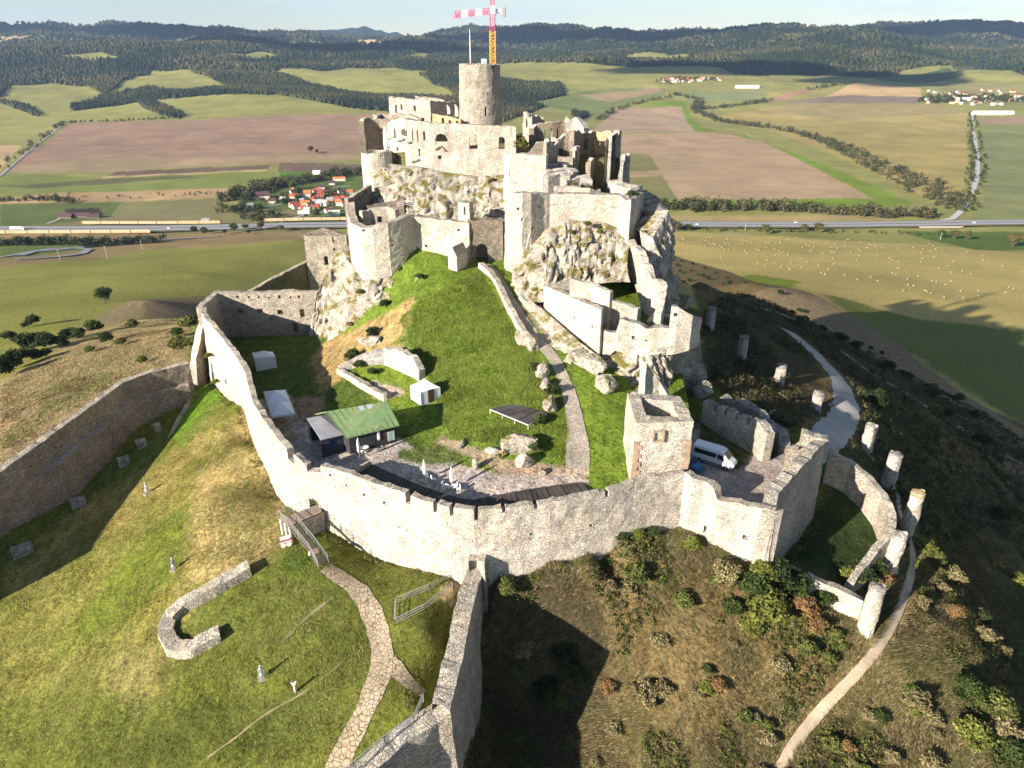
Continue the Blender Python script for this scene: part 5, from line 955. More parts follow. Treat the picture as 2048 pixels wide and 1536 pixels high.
tent('small white pavilion with a brown doorway on the lawn', [Wz(841, 785, 3.2), Wz(880, 774, 3.2), Wz(857, 762, 3.2), Wz(820, 771, 3.2)], 2.1, 1.25, sides=(0, 1, 2, 3), door=0, zg=H1(*Wz(850, 792, 1.3)[:2]))
tent('white tent with grey side walls at the foot of the shaded courtyard wall', [Wz(508, 716, .0), Wz(551, 713, .0), Wz(545, 703, .0), Wz(504, 705, .0)], 2.1, .7, sides=(0, 1, 2), zg=-2.3)
g = Wz(520, 735, -2.6); root = empty('timber_frame', g, .2, 'bare timber market stall frame in front of the shaded white tent', 'stall frame')
TIM = plain('raw_timber', (.34, .24, .15), .85)
for x in (-1.5, 0, 1.5): 
    for y in (-.9, .9): m = MB(); m.bar((x, y, -.3), (x, y, 2.1), .05, n=4); m.build('post', TIM, root)
m = MB()
for y in (-.9, 0, .9): m.bar((-1.6, y, 2.1), (1.6, y, 2.1), .05, n=4)
for x in (-1.5, 0, 1.5): m.bar((x, -1, 2.12), (x, 1, 2.12), .05, n=4)
m.build('roof_frame', TIM, root)
# wooden terrace along the front wall
k = NB('dark_decking'); b = k.n.new('ShaderNodeTexWave'); b.wave_type = 'BANDS'; b.bands_direction = 'X'; b.inputs['Scale'].default_value = 1.15; b.inputs['Distortion'].default_value = .4; k.l.new(k.geo, b.inputs['Vector'])
c = k.mix(k.ramp(k.noise(.5, 4), .35, .65), (.045, .042, .042, 1), (.10, .085, .075, 1)); c = k.mix(k.ramp(b.outputs['Fac'], .0, .18, .8, 0), c, (.015, .013, .012, 1)); k.col(c); k.rough(.7); M_deck = k.m
EDGE = [(738,924),(770,940),(800,953),(840,970),(880,984),(920,996),(945,999),(975,993),(1010,986),(1060,977),(1110,970),(1160,964),(1172,975)]
inner = [Wz(x, y, .55) for x, y in EDGE]; FWi = inset(FW_P, .8); m = MB(); pts = []
for i, p in enumerate(inner):
    d = [math.hypot(p[0] - q[0], p[1] - q[1]) for q in FWi]
    best = None
    for a, b_ in zip(FWi[10:], FWi[11:]):
        for t in np.linspace(0, 1, 12):
            q = (a[0] + (b_[0] - a[0]) * t, a[1] + (b_[1] - a[1]) * t); dd = math.hypot(p[0] - q[0], p[1] - q[1])
            if best is None or dd < best[0]: best = (dd, q)
    pts.append(best[1])
dk = empty('deck_terrace', (inner[5][0], inner[5][1] - 3, 0), 0, 'long curved dark wooden terrace behind the front wall', 'terrace'); O = dk.location
n = 0
for i in range(len(inner) - 1):
    for s in range(5):
        f0, f1 = s / 5 + .012, (s + 1) / 5 - .012; L = lambda a, b, f: (a[0] + (b[0] - a[0]) * f - O.x, a[1] + (b[1] - a[1]) * f - O.y)
        a, b_, c_, d_ = L(pts[i], pts[i + 1], f0), L(pts[i], pts[i + 1], f1), L(inner[i], inner[i + 1], f1), L(inner[i], inner[i + 1], f0); z = .5 + .03 * ((n * 7) % 3); n += 1
        P = [a + (z,), b_ + (z,), c_ + (z,), d_ + (z,)]; m.quad(P)
        Q = [(p[0], p[1], -.3) for p in P]
        for u in range(4): v = (u + 1) % 4; m.quad([Q[u], Q[v], P[v], P[u]])
m.build('boards', M_deck, dk)
m = MB(); q0, q1 = Wz(712, 944, .7), Wz(741, 926, .7); m.bar((q0[0] - O.x, q0[1] - O.y, .62), (q1[0] - O.x, q1[1] - O.y, .62), .3, n=4); m.build('edge_beam', TIM, dk)
# black stage
P = [Vector(Wz(1056, 848, 2.9)), Vector(Wz(1093, 826, 2.9)), Vector(Wz(1032, 806, 3.0)), Vector(Wz(980, 817, 2.9))]; O = sum(P, Vector()) / 4; gg = H1(O.x, O.y); O.z = gg; root = empty('stage_platform', O, 0, 'dark panelled stage platform on a pale steel frame on the lawn', 'stage'); P = [p - O for p in P]
for i in range(4):
    for j in range(2):
        s = MB(); q = lambda u, v: P[0].lerp(P[1], u).lerp(P[3].lerp(P[2], u), v); e = .01; a = [q(j / 2 + e, i / 4 + e), q((j + 1) / 2 - e, i / 4 + e), q((j + 1) / 2 - e, (i + 1) / 4 - e), q(j / 2 + e, (i + 1) / 4 - e)]; s.quad(a); s.quad([p - Vector((0, 0, .12)) for p in a][::-1])
        for u in range(4): v = (u + 1) % 4; s.quad([a[u] - Vector((0, 0, .12)), a[v] - Vector((0, 0, .12)), a[v], a[u]])
        s.build('panel', plain('stage_panel_%d' % ((i + j) % 3), [(.075, .065, .065), (.09, .08, .078), (.06, .052, .052)][(i + j) % 3], .7), root)
s = MB()
for i in range(4): a, b = P[i] - Vector((0, 0, .16)), P[(i + 1) % 4] - Vector((0, 0, .16)); s.bar(a, b, .06, n=4)
for i in range(4):
    for t in (0, .33, .66): p = P[i].lerp(P[(i + 1) % 4], t); s.bar((p.x, p.y, -.4), (p.x, p.y, p.z - .1), .05, n=4)
s.build('frame', plain('pale_steel', (.6, .6, .6), .5), root)
# closed parasols, tables and chairs
M_par = plain('parasol_cloth', (.72, .70, .68), .8)
def parasol(px, py, label, base=True):
    g = G(px, py); root = empty('parasol', g, random.random(), label, 'parasol', 'closed parasols in the courtyard'); m = MB(); m.lathe([(.035, 0), (.03, 2.9)], n=6); m.build('pole', MET, root)
    m = MB(); m.lathe([(.10, .95), (.21, 1.25), (.17, 1.6), (.19, 2.0), (.13, 2.5), (.05, 2.95), (.02, 3.0)], n=9); V = np.array(m.V); a = np.arctan2(V[:, 1], V[:, 0]); V[:, :2] *= (1 + .22 * np.sin(a * 4 + px))[:, None]; m.V = [tuple(v) for v in V]; m.build('canopy', M_par, root)
    m = MB(); m.box((0, 0, .05), (.75, .75, .1)); m.build('base', plain('concrete', (.42, .40, .37)), root)
parasol(720, 918, 'closed pinkish parasol left of the cottage doorway'); parasol(759, 893, 'closed parasol nearest the cottage window'); parasol(850, 962, 'closed parasol at the edge of the terrace, left one'); parasol(904, 978, 'closed parasol with white chairs around it on the gravel')
proto = {}
def table(px, py, rz, label):
    g = G(px, py); root = empty('cafe_table', g, rz, label, 'table', 'white cafe tables'); m = MB(); m.lathe([(.42, .70), (.42, .74)], n=14); m.build('tabletop', WP, root); m = MB(); m.bar((0, 0, 0), (0, 0, .7), .05); m.lathe([(.25, 0), (.2, .05)], n=8); m.build('leg', MET, root)
def chair(px, py, rz, label):
    g = G(px, py); root = empty('cafe_chair', g, rz, label, 'chair', 'white cafe chairs')
    m = MB(); m.box((0, 0, .45), (.45, .45, .05)); m.build('seat', WP, root); m = MB(); m.box((0, .22, .72), (.45, .05, .45)); m.build('backrest', WP, root)
    for sx in (-1, 1):
        for sy in (-1, 1): m = MB(); m.bar((sx * .2, sy * .2, 0), (sx * .2, sy * .2, .45), .02, n=4); m.build('leg', WP, root)
table(732, 904, 0, 'white table right of the pinkish parasol'); table(756, 884, 0, 'dark-shaded table at the cottage window'); table(909, 982, 0, 'white table beside the parasol on the gravel')
for i, (x, y, a, lb) in enumerate(((752,888,.5,'white chair left of the table at the cottage window'), (767,884,2,'white chair right of the table at the cottage window'), (724,908,1,'white chair between pinkish parasol and table'), (855,960,.6,'white chair by the left terrace parasol'), (867,964,2,'white chair between the two terrace parasols'), (889,977,1.2,'white chair left of the gravel parasol'),
                               (897,980,2.6,'white chair in front of the gravel parasol'), (915,975,4,'white chair behind the gravel table'), (917,984,5,'white chair right of the gravel table'), (886,985,3,'white chair nearest the terrace edge'))): chair(x, y, a, lb)
for i, (x, y) in enumerate(((556,848),(565,862),(574,878))):
    g = G(x, y); root = empty('picnic_table', g, R(60), ['picnic table in the wall shade nearest the big canopy tent', 'middle picnic table in the wall shade', 'picnic table in the wall shade nearest the broken battlement'][i], 'table', 'picnic tables'); m = MB(); m.box((0, 0, .75), (2.0, .8, .06)); m.build('tabletop', TIM, root)
    for s in (-1, 1): m = MB(); m.box((0, s * .75, .45), (2., .3, .05)); m.build('bench', TIM, root)
    for s in (-1, 1): m = MB(); m.bar((s * .7, -.8, 0), (s * .7, .3, .75), .05, n=4); m.bar((s * .7, .8, 0), (s * .7, -.3, .75), .05, n=4); m.build('leg', TIM, root)
# entrance stairs
A = Vector(Wz(643, 1006, -2.7)); B = Vector(Wz(643, 1024, -2.7)); Cc = Vector(Wz(594, 1045, -2.7)); D_ = Vector(Wz(578, 1053, -2.7)); E_ = Vector(Wz(560, 1037, -2.7)); O = Vector((Cc.x, Cc.y, -5)); root = empty('entrance_stairs', O, 0, 'wooden entrance platform and stairs with grey railings below the arched doorway', 'stairs')
loc = lambda v: Vector(v) - O
WD = plain('worn_planks', (.27, .20, .15), .85, .2, 2.); WDD = plain('dark_treads', (.14, .11, .085), .85, .25, 2.)
m = MB(); Q = [loc(v) for v in (E_, D_, Cc, B, A)]; t = Vector((0, 0, -.14)); m.quad(Q); m.quad([q + t for q in Q][::-1])
for i in range(5): j = (i + 1) % 5; m.quad([Q[i] + t, Q[j] + t, Q[j], Q[i]])
m.build('platform', WD, root)
L1a, L1b = Vector(Wz(618, 1101, -4.5)), Vector(Wz(634, 1093, -4.5)); L2a, L2b = Vector(Wz(624, 1112, -4.5)), Vector(Wz(641, 1104, -4.5)); F2a, F2b = Vector(Wz(637, 1136, -5.35)), Vector(Wz(657, 1125, -5.35))
def flight(a0, b0, a1, b1, n):
    m = MB()
    for i in range(n):
        f0, f1 = i / n, (i + .8) / n; z = a0.z + (a1.z - a0.z) * (i + .5) / n; P = [a0.lerp(a1, f0), b0.lerp(b1, f0), b0.lerp(b1, f1), a0.lerp(a1, f1)]; P = [loc((p.x, p.y, z)) for p in P]; q = Vector((0, 0, -.05)); m.quad(P); m.quad([p + q for p in P][::-1])
        for u in range(4): v = (u + 1) % 4; m.quad([P[u] + q, P[v] + q, P[v], P[u]])
    for a, b in ((a0, a1), (b0, b1)): m.bar(loc(a) + Vector((0, 0, -.15)), loc(b) + Vector((0, 0, -.15)), .1, n=4)
    return m.build('stair_flight', WDD, root)
flight(D_, Cc, L1a, L1b, 14); flight(L2a, L2b, F2a, F2b, 6); m = MB(); Q = [loc(v) for v in (L1a, L2a, L2b, L1b)]; m.quad(Q); m.quad([q + t for q in Q][::-1]); m.build('landing', WD, root)
def railing(L, par=None, h=1.05, step=1.3, mat=None, name='railing'):
    m = MB(); L = [Vector(p) for p in L]
    for a, b in zip(L, L[1:]):
        n = max(1, int((b - a).length / step))
        for i in range(n + 1): p = a.lerp(b, i / n); m.bar(p, p + Vector((0, 0, h)), .03, n=4)
        for hh in (h, h * .66, h * .33): m.bar(a + Vector((0, 0, hh)), b + Vector((0, 0, hh)), .028 if hh < h else .04, n=4)
    return m.build(name, mat or plain('rail_steel', (.34, .35, .36), .5), par)
railing([loc(A), loc(E_)], root); railing([loc(E_), loc(D_), loc(L1a), loc(L2a), loc(F2a)], root); railing([loc(B), loc(Cc), loc(L1b), loc(L2b), loc(F2b)], root)
for p in (E_, D_, E_.lerp(D_, .5), L1a, L1b): m = MB(); q = loc(p); m.bar((q.x, q.y, -3), (q.x, q.y, q.z - .1), .11, n=6); m.build('post', WP, root)
m = MB(); a, b = loc(Cc.lerp(B, .15)), loc(B); nrm_ = Vector((.3, 1.2, 0)); P = [a, b, b + nrm_, a + nrm_]
for i in range(4): p, q = P[i], P[(i + 1) % 4]; m.quad([(p.x, p.y, -3), (q.x, q.y, -3), (q.x, q.y, 2.1), (p.x, p.y, 2.1)])
m.build('abutment', M_top, root)
g = G(572, 1089); root = empty('hand_cart', g, R(25), 'small maroon and white two-wheeled cart beside the entrance stairs', 'cart'); m = MB(); m.box((0, 0, .75), (1.3, .9, .3)); m.build('box', plain('maroon_paint', (.24, .04, .07), .6), root); m = MB(); m.box((0, 0, .93), (1.1, .72, .04)); m.box((0, -.47, .7), (1.3, .04, .22)); m.build('lid', plain('pinkish_white', (.72, .58, .58), .6), root)
for s in (-1, 1): m = MB(); m.bar((s * .3, .48, .3), (s * .3, .52, .3), .3, n=12); m.bar((s * .3, -.52, .3), (s * .3, -.48, .3), .3, n=12); m.bar((s * .3, -.5, .3), (s * .3, .5, .3), .03); m.build('wheel_pair', WP, root)
# rails on the lawn and the spur
rp = [G(912, 1158), G(860, 1182), G(792, 1210), G(790, 1252), G(850, 1222), G(905, 1178)]
tag(railing([(rp[0][0], rp[0][1], rp[0][2]), rp[1], rp[2]], h=.95, step=2.5, name='pipe_fence'), 'far pipe railing slanting over the lawn left of the spur wall', 'fence', 'pipe railings on the lawn', 'thing'); tag(railing([rp[2], rp[3]], h=.95, step=.8, name='pipe_fence'), 'short pipe gate between the two lawn railings', 'fence', 'pipe railings on the lawn', 'thing')
tag(railing([rp[3], rp[4], rp[5]], h=.95, step=2.5, name='pipe_fence'), 'near pipe railing slanting over the lawn left of the spur wall', 'fence', 'pipe railings on the lawn', 'thing')
sr = [Wz(847, 1404, -6.3), Wz(828, 1446, -6.3), Wz(770, 1488, -6.3), Wz(708, 1540, -6.4), Wz(640, 1600, -6.6)]; tag(railing(sr, h=1.0, step=2.2, name='handrail'), 'grey handrail along the bottom end of the spur wall', 'railing', kind='thing')
sr = [Wz(795, 424, 16.2)[:3], Wz(811, 413, 17.2), Wz(824, 416, 16.8), Wz(846, 426, 16)]; 
tag(railing([Wy(796, 416, 126), Wy(812, 412, 126.5), Wy(826, 416, 126), Wy(848, 432, 125)], h=1.0, step=1.6, mat=WP, name='handrail'), 'white handrail on the ramp below the palace rock', 'railing', kind='thing')
# ------------------------------------------------------------------ vehicles
def body_loft(secs, n=10):      # secs: (x, half width low, half width high, z low, z mid, z top)
    V = []; F = []
    for x, wl, wh, z0, zm, z1 in secs: V += [(x, -wl, z0), (x, -wl, zm), (x, -wh, z1 - .08), (x, -wh * .86, z1), (x, wh * .86, z1), (x, wh, z1 - .08), (x, wl, zm), (x, wl, z0)]
    for i in range(len(secs) - 1):
        for j in range(8): k = (j + 1) % 8; F.append((i * 8 + j, i * 8 + k, (i + 1) * 8 + k, (i + 1) * 8 + j))
    F.append(tuple(range(7, -1, -1))); b = (len(secs) - 1) * 8; F.append(tuple(b + j for j in range(8))); return V, F
M_tyre = plain('tyre_rubber', (.02, .02, .02), .8); M_vg = plain('dark_glass', (.03, .035, .04), .12, .1)
def wheels(root, xs, y, r):
    for x in xs:
        for s in (-1, 1):
            m = MB(); m.bar((x, s * y - .1, r), (x, s * y + .1, r), r, n=16); w = m.build('wheel', M_tyre, root); m = MB(); m.bar((x, s * (y + .11) , r), (x, s * (y + .12), r), r * .55, n=12); m.build('rim', MET, w)
g = Wz(1427, 926, -1.02); yaw = R(-34); van = empty('minibus', (g[0], g[1], H1(g[0], g[1]) + .03), yaw, 'white high-roofed minibus parked in the gate yard', 'minibus', s=.9)
V, F = body_loft([(-2.9, .95, .88, .4, 1.3, 2.35), (-2.8, 1.0, .93, .35, 1.4, 2.5), (0.9, 1.0, .93, .35, 1.4, 2.52), (1.35, 1.0, .9, .35, 1.35, 2.35), (2.15, .99, .82, .35, 1.2, 1.5), (2.75, .93, .78, .4, .95, 1.12), (2.95, .82, .7, .45, .75, .9)]); mesh('body', V, F, plain('white_car_paint', (.75, .76, .78), .3, .03), van)
for s in (-1, 1):
    m = MB(); m.quad([(-2.6, s * 1.005, 1.42), (.45, s * 1.005, 1.42), (.45, s * .965, 2.1), (-2.6, s * .965, 2.1)]); m.build('side_window', M_vg, van); m = MB(); m.quad([(.6, s * 1.005, 1.36), (1.7, s * 1.0, 1.3), (1.28, s * .955, 2.02), (.6, s * .965, 2.08)]); m.build('cab_window', M_vg, van)
    m = MB(); m.box((2.72, s * .62, .86), (.3, .34, .2)); m.build('headlight', plain('lamp_glass', (.6, .6, .62), .2), van); m = MB(); m.box((1.45, s * 1.12, 1.35), (.1, .2, .3)); m.build('mirror', BW, van); m = MB(); m.box((-.2, s * 1.012, .52), (3.4, .03, .16)); m.build('sill_trim', BW, van)
m = MB(); m.quad([(1.46, -.8, 2.24), (2.13, -.76, 1.56), (2.13, .76, 1.56), (1.46, .8, 2.24)]); V = np.array(m.V) + np.array([.06, 0, .05]); m.V = [tuple(v) for v in V]; m.build('windscreen', M_vg, van); m = MB(); m.box((2.9, 0, .5), (.2, 1.7, .25)); m.build('bumper', BW, van); wheels(van, (-1.75, 1.95), .95, .36)
def car(g, yaw, col, label, s=1.):
    root = empty('parked_car' if s == 1. else 'highway_car', g, yaw, label, 'car'); V, F = body_loft([(-2.0, .8, .7, .3, .7, .95), (-1.85, .86, .66, .25, .8, 1.2), (-1.3, .87, .64, .25, .85, 1.45), (.3, .87, .62, .25, .85, 1.45), (1.05, .86, .72, .25, .8, .98), (1.9, .8, .66, .3, .6, .78)]); mesh('body', V, F, plain('paint_' + col, {'blue': (.03, .16, .30), 'white': (.75, .75, .76)}[col], .3, .03), root)
    m = MB(); m.quad([(.36, -.56, 1.43), (1.0, -.64, 1.03), (1.0, .64, 1.03), (.36, .56, 1.43)]); m.V = [(v[0] + .05, v[1], v[2] + .03) for v in m.V]; m.build('windscreen', M_vg, root)
    for q in (-1, 1): m = MB(); m.quad([(-1.3, q * .845, .95), (.5, q * .845, .95), (.2, q * .70, 1.32), (-1.2, q * .70, 1.32)]); m.build('side_window', M_vg, root)
    wheels(root, (-1.3, 1.25), .8, .31)
g = Wz(1376, 934, -.9); car((g[0], g[1], H1(g[0], g[1]) + .03), R(-52), 'blue', 'blue car half hidden between square tower and yard wall')
def on_hw(px, off):
    P = Wz(px, 458, -149.); i = int(np.argmin(np.abs(HA[:, 0] - P[0]))); return (HA[i, 0] - HN[i, 0] * off, HA[i, 1] - HN[i, 1] * off, -147.1), math.atan2(HA[min(i + 1, len(HA) - 1), 1] - HA[i - 1, 1], HA[min(i + 1, len(HA) - 1), 0] - HA[i - 1, 0])
p, a = on_hw(46, 0); tr = empty('lorry', p, a, 'white articulated lorry on the highway at the far left', 'lorry'); m = MB(); m.box((-2, 0, 2.5), (13.5, 2.5, 2.9)); m.build('trailer', WP, tr); m = MB(); m.box((6.6, 0, 1.9), (2.3, 2.4, 2.8)); m.box((6.6, 0, 3.4), (1.6, 2.2, .5), taper=.8); m.build('cab', plain('white_car_paint', (.75, .76, .78), .3), tr); wheels(tr, (-7, -5.7, -4.4, 3.6, 6.8), 1.1, .5)
for px, off, lb in ((335, -2, 'white car on the highway left of the castle'), (490, -14, 'white car on the far highway lane near the village'), (1385, -2, 'white car on the highway beside the brown roadside tree'), (1620, -14, 'white car on the far lane right of the castle'), (1985, -2, 'white car on the highway near the right edge')):
    p, a = on_hw(px, off); car(p, a, 'white', lb, 1.01)
# ------------------------------------------------------------------ crane behind the keep
ORG = plain('orange_paint', (.62, .28, .05), .5); RED = plain('magenta_red_paint', (.50, .06, .15), .5)
cx, cy, _ = Wy(986, 128, 176); z1 = zat(62, 176); z2 = zat(27, 176); cr = empty('tower_crane', (cx, cy, 20), R(-4), 'tower crane with an orange mast and a red and white jib behind the keep', 'crane')
def mast(a, b, w, mat, name, r=.13):
    m = MB(); n = max(1, int(round((b - a) / (w * 1.1))))
    for sx in (-1, 1):
        for sy in (-1, 1): m.bar((sx * w / 2, sy * w / 2, a), (sx * w / 2, sy * w / 2, b), r, n=4)
    for i in range(n):
        z0_, z1_ = a + (b - a) * i / n, a + (b - a) * (i + 1) / n
        for sx, sy, tx, ty in ((-1, -1, 1, -1), (1, -1, 1, 1), (1, 1, -1, 1), (-1, 1, -1, -1)):
            f = (i % 2); A_ = (sx * w / 2, sy * w / 2, z0_ if f else z1_); B_ = (tx * w / 2, ty * w / 2, z1_ if f else z0_); m.bar(A_, B_, r * .7, n=4); m.bar((sx * w / 2, sy * w / 2, z0_), (tx * w / 2, ty * w / 2, z0_), r * .6, n=4)
    return m.build(name, mat, cr)
mast(0, z1 - 20, 1.2, ORG, 'lower_mast', .17); mast(z1 - 20, z2 - 20, 1.1, RED, 'upper_mast', .07); zj = z2 - 20; mast(zj + .3, zj + 6.5, .8, RED, 'mast_head', .07)
jl = []
for i in range(5):
    x0, x1 = -.7 - i * 1.6, -.7 - (i + 1) * 1.6; m = MB(); tz = lambda x: -x * -.03
    dz0, dz1 = x0 * .10, x1 * .10
    for sy in (-.45, .45): m.bar((x0, sy, zj + dz0), (x1, sy, zj + dz1), .08, n=4)
    m.bar((x0, 0, zj + 1.15 + dz0 * .8), (x1, 0, zj + 1.15 + dz1 * .8), .08, n=4)
    for q in range(3):
        a, b, c_ = x0 + (x1 - x0) * q / 3, x0 + (x1 - x0) * (q + .5) / 3, x0 + (x1 - x0) * (q + 1) / 3
        for sy in (-.45, .45): m.bar((a, sy, zj + a * .1), (b, 0, zj + 1.15 + b * .08), .055, n=4); m.bar((b, 0, zj + 1.15 + b * .08), (c_, sy, zj + c_ * .1), .055, n=4)
    m.build('jib_section', RED if i % 2 == 0 else WP, cr)
m = MB(); m.box((1.3, 0, zj + .6), (1.7, .8, .6)); m.bar((0, 0, zj), (2.7, 0, zj + .2), .12, n=4); m.build('counter_jib', WP, cr); m = MB(); m.box((2.7, 0, zj + .3), (.6, 1.1, 1.9)); m.build('counterweight', plain('grey_block', (.25, .23, .22)), cr)
m = MB(); m.bar((-5, 0, zj + .7), (0, 0, zj + 6.4), .03, n=4); m.bar((2.6, 0, zj + .8), (0, 0, zj + 6.4), .035, n=4); m.build('stay_cable', MET, cr); m = MB(); m.box((.2, -.6, zj + .7), (1.0, .8, 1.5)); m.build('operator_cab', WP, cr)
# ------------------------------------------------------------------ statues, stones, poles
M_stat = plain('grey_metal', (.42, .43, .46), .45, .2, 6, metal=.4)
def figure(name, chain, rad, mat, parent):
    me = bpy.data.meshes.new(name); V = [c[0] for c in chain]; E = [(i, c[1]) for i, c in enumerate(chain) if c[1] is not None]; me.from_pydata(V, E, []); o = bpy.data.objects.new(name, me); link(o, parent); sk = o.modifiers.new('skin', 'SKIN')
    for i, c in enumerate(chain): r = c[2]; me.skin_vertices[0].data[i].radius = (r, r)
    me.skin_vertices[0].data[0].use_root = True; sb = o.modifiers.new('sub', 'SUBSURF'); sb.levels = 1; sb.render_levels = 1
    dg = bpy.context.evaluated_depsgraph_get(); me2 = bpy.data.meshes.new_from_object(o.evaluated_get(dg)); o.modifiers.clear(); o.data = me2; me2.materials.clear(); me2.materials.append(mat); return o
BODY = [((0, 0, .95), None, .15), ((0, 0, 1.2), 0, .16), ((0, 0, 1.42), 1, .17), ((0, 0, 1.56), 2, .06), ((0, -.01, 1.68), 3, .10), ((0, -.01, 1.78), 4, .085), ((-.11, 0, .88), 0, .11), ((-.12, .02, .48), 6, .08), ((-.12, 0, .08), 7, .055), ((-.12, -.14, .04), 8, .05), ((.11, 0, .88), 0, .11), ((.12, .02, .48), 10, .08), ((.12, 0, .08), 11, .055), ((.12, -.14, .04), 12, .05),
        ((-.2, 0, 1.42), 2, .07), ((-.27, 0, 1.15), 14, .055), ((-.22, -.16, .95), 15, .04), ((-.20, -.22, .93), 16, .04), ((.2, 0, 1.42), 2, .07), ((.28, 0, 1.15), 18, .055), ((.24, -.18, 1.0), 19, .04), ((.22, -.25, 1.0), 20, .04)]
for i, (px, py, lb) in enumerate(((525,1356,'grey armoured figure statue on a square slab, nearest the bottom'), (349,1139,'grey armoured figure statue above the hook-shaped wall'), (295,987,'grey armoured figure statue at the shadow edge of the ditch'))):
    g = G(px, py); st_ = empty('statue', g, .5 + i, lb, 'statue', 'grey figure statues on the lawn', .88); figure('figure', BODY, None, M_stat, st_); m = MB(); m.lathe([(.13, 1.02), (.27, .75), (.31, .6)], n=12); m.build('skirt', M_stat, st_); m = MB(); m.lathe([(.12, 1.7), (.13, 1.78), (.07, 1.9), (.02, 1.97)], n=10); m.build('helmet', M_stat, st_); m = MB(); m.bar((.22, -.3, .05), (.22, -.3, 1.9), .02); m.build('spear', M_stat, st_); m = MB(); m.box((0, 0, -.02), (.95, .95, .12)); m.build('slab', M_top, st_)
g = G(591, 1384); st_ = empty('statue', g, .2, 'broken pinkish-white trunk-like sculpture beside the lower grass track', 'statue'); figure('figure', [((0, 0, -.1), None, .12), ((0, 0, .6), 0, .15), ((0, 0, 1.0), 1, .12), ((.28, .05, 1.35), 2, .07), ((-.25, .05, 1.3), 2, .07)], None, plain('bleached_wood', (.55, .46, .42)), st_)
g = G(1000, 918); pr = empty('person', g, 1.2, 'person in an orange top and dark trousers stooping on the rocks above the gravel', 'person')
P2 = [((0, 0, .85), None, .13), ((0, -.16, 1.08), 0, .15), ((0, -.34, 1.22), 1, .15), ((0, -.46, 1.28), 2, .055), ((0, -.56, 1.30), 3, .10), ((0, -.62, 1.27), 4, .08), ((-.11, 0, .8), 0, .10), ((-.13, -.12, .45), 6, .075), ((-.13, 0, .08), 7, .05), ((-.13, -.14, .04), 8, .045), ((.11, 0, .8), 0, .10), ((.13, -.05, .45), 10, .075), ((.13, .12, .08), 11, .05), ((.13, -.02, .04), 12, .045),
      ((-.19, -.34, 1.18), 2, .06), ((-.22, -.42, .9), 14, .045), ((-.2, -.5, .66), 15, .035), ((.19, -.34, 1.18), 2, .06), ((.22, -.46, .92), 17, .045), ((.18, -.58, .7), 18, .035)]
figure('body', P2, None, plain('skin', (.45, .28, .2), .6), pr); figure('top', [((0, .02, .92), None, .17), ((0, -.16, 1.08), 0, .185), ((0, -.35, 1.22), 1, .18), ((-.2, -.35, 1.17), 2, .09), ((-.23, -.42, .95), 3, .07), ((.2, -.35, 1.17), 2, .09), ((.23, -.45, .97), 5, .07)], None, plain('orange_cloth', (.55, .20, .07), .9), pr)
figure('trousers', [((0, 0, .88), None, .16), ((-.11, 0, .8), 0, .13), ((-.13, -.12, .45), 1, .10), ((-.13, 0, .12), 2, .08), ((.11, 0, .8), 0, .13), ((.13, -.05, .45), 4, .10), ((.13, .12, .12), 5, .08)], None, plain('dark_cloth', (.03, .03, .045), .9), pr); m = MB(); m.lathe([(.11, -.02), (.12, .06), (.07, .12), (.01, .14)], (0, -.56, 1.32), 10); m.build('hair', plain('dark_hair', (.03, .02, .015)), pr)
def boulder(px, py, sx, sy, sz, seed, label, name='boulder', mat=None, rz=None, group=None, cat='boulder', sink=.25, box=False, amp=.28):
    g = G(px, py); import bmesh as bm_; b = bm_.new()
    if box: bm_.ops.create_cube(b, size=1.7); bm_.ops.subdivide_edges(b, edges=b.edges[:], cuts=5, use_grid_fill=True)
    else: bm_.ops.create_icosphere(b, subdivisions=5, radius=1)
    me = bpy.data.meshes.new(name); b.to_mesh(me); b.free(); V = np.empty(len(me.vertices) * 3); me.vertices.foreach_get('co', V); V = V.reshape(-1, 3)
    n = ridged(V[:, 0] * .9 + seed * 3.1, V[:, 1] * .9, V[:, 2] * .9, 4) * amp * .55 + amp * .7 * np.floor(fbm(V[:, 0] * 1.6 + seed, V[:, 1] * 1.6, V[:, 2] * 1.6, o=2) * 2.5) / 2.5; V = V * (1 + n * .6)[:, None]
    rg = np.random.default_rng(seed * 7 + 1)
    if not box:
        for _ in range(22):
            d_ = rg.normal(size=3); d_ /= np.linalg.norm(d_); o_ = rg.uniform(.62, .95); q_ = V @ d_ - o_; V = V - np.clip(q_, 0, None)[:, None] * d_ * .93
        c_, e_ = worley(V[:, 0] * 2.2 + seed, V[:, 1] * 2.2, V[:, 2] * 2.6); V = V * (1 + .10 * (c_ - .5) - .09 * np.clip(1 - e_ / .12, 0, 1))[:, None]
    V = V * np.array([sx, sy, sz]) * 1.12; V[:, 2] += sz * (1 - 2 * sink); me.vertices.foreach_set('co', V.ravel()); me.materials.append(mat or M_rock); me.update()
    o = bpy.data.objects.new(name, me); o.location = g; o.rotation_euler = (0, 0, rz if rz is not None else seed * 1.7); link(o); return tag(o, label, cat, group)
for i, (px, py, w, l, lb) in enumerate(((345,817,.9,.7,'stone stump in the ditch nearest the buttress wall'), (316,862,.8,.7,'stone stump beside the curving low wall in the ditch'), (285,894,1.2,.9,'third stone stump down the shaded ditch'), (250,930,1.3,1.0,'fourth stone stump down the shaded ditch'), (159,1012,1.5,.8,'long stone stump lying in the middle of the ditch'), (47,1108,1.8,.85,'lowest long stone stump in the ditch'))):
    boulder(px, py, w * .62, l * .62, .8, i + 1, lb, 'stone_stump', M_lich, R(35), 'stone stumps in the shaded ditch', 'stump', .2, True, .10)
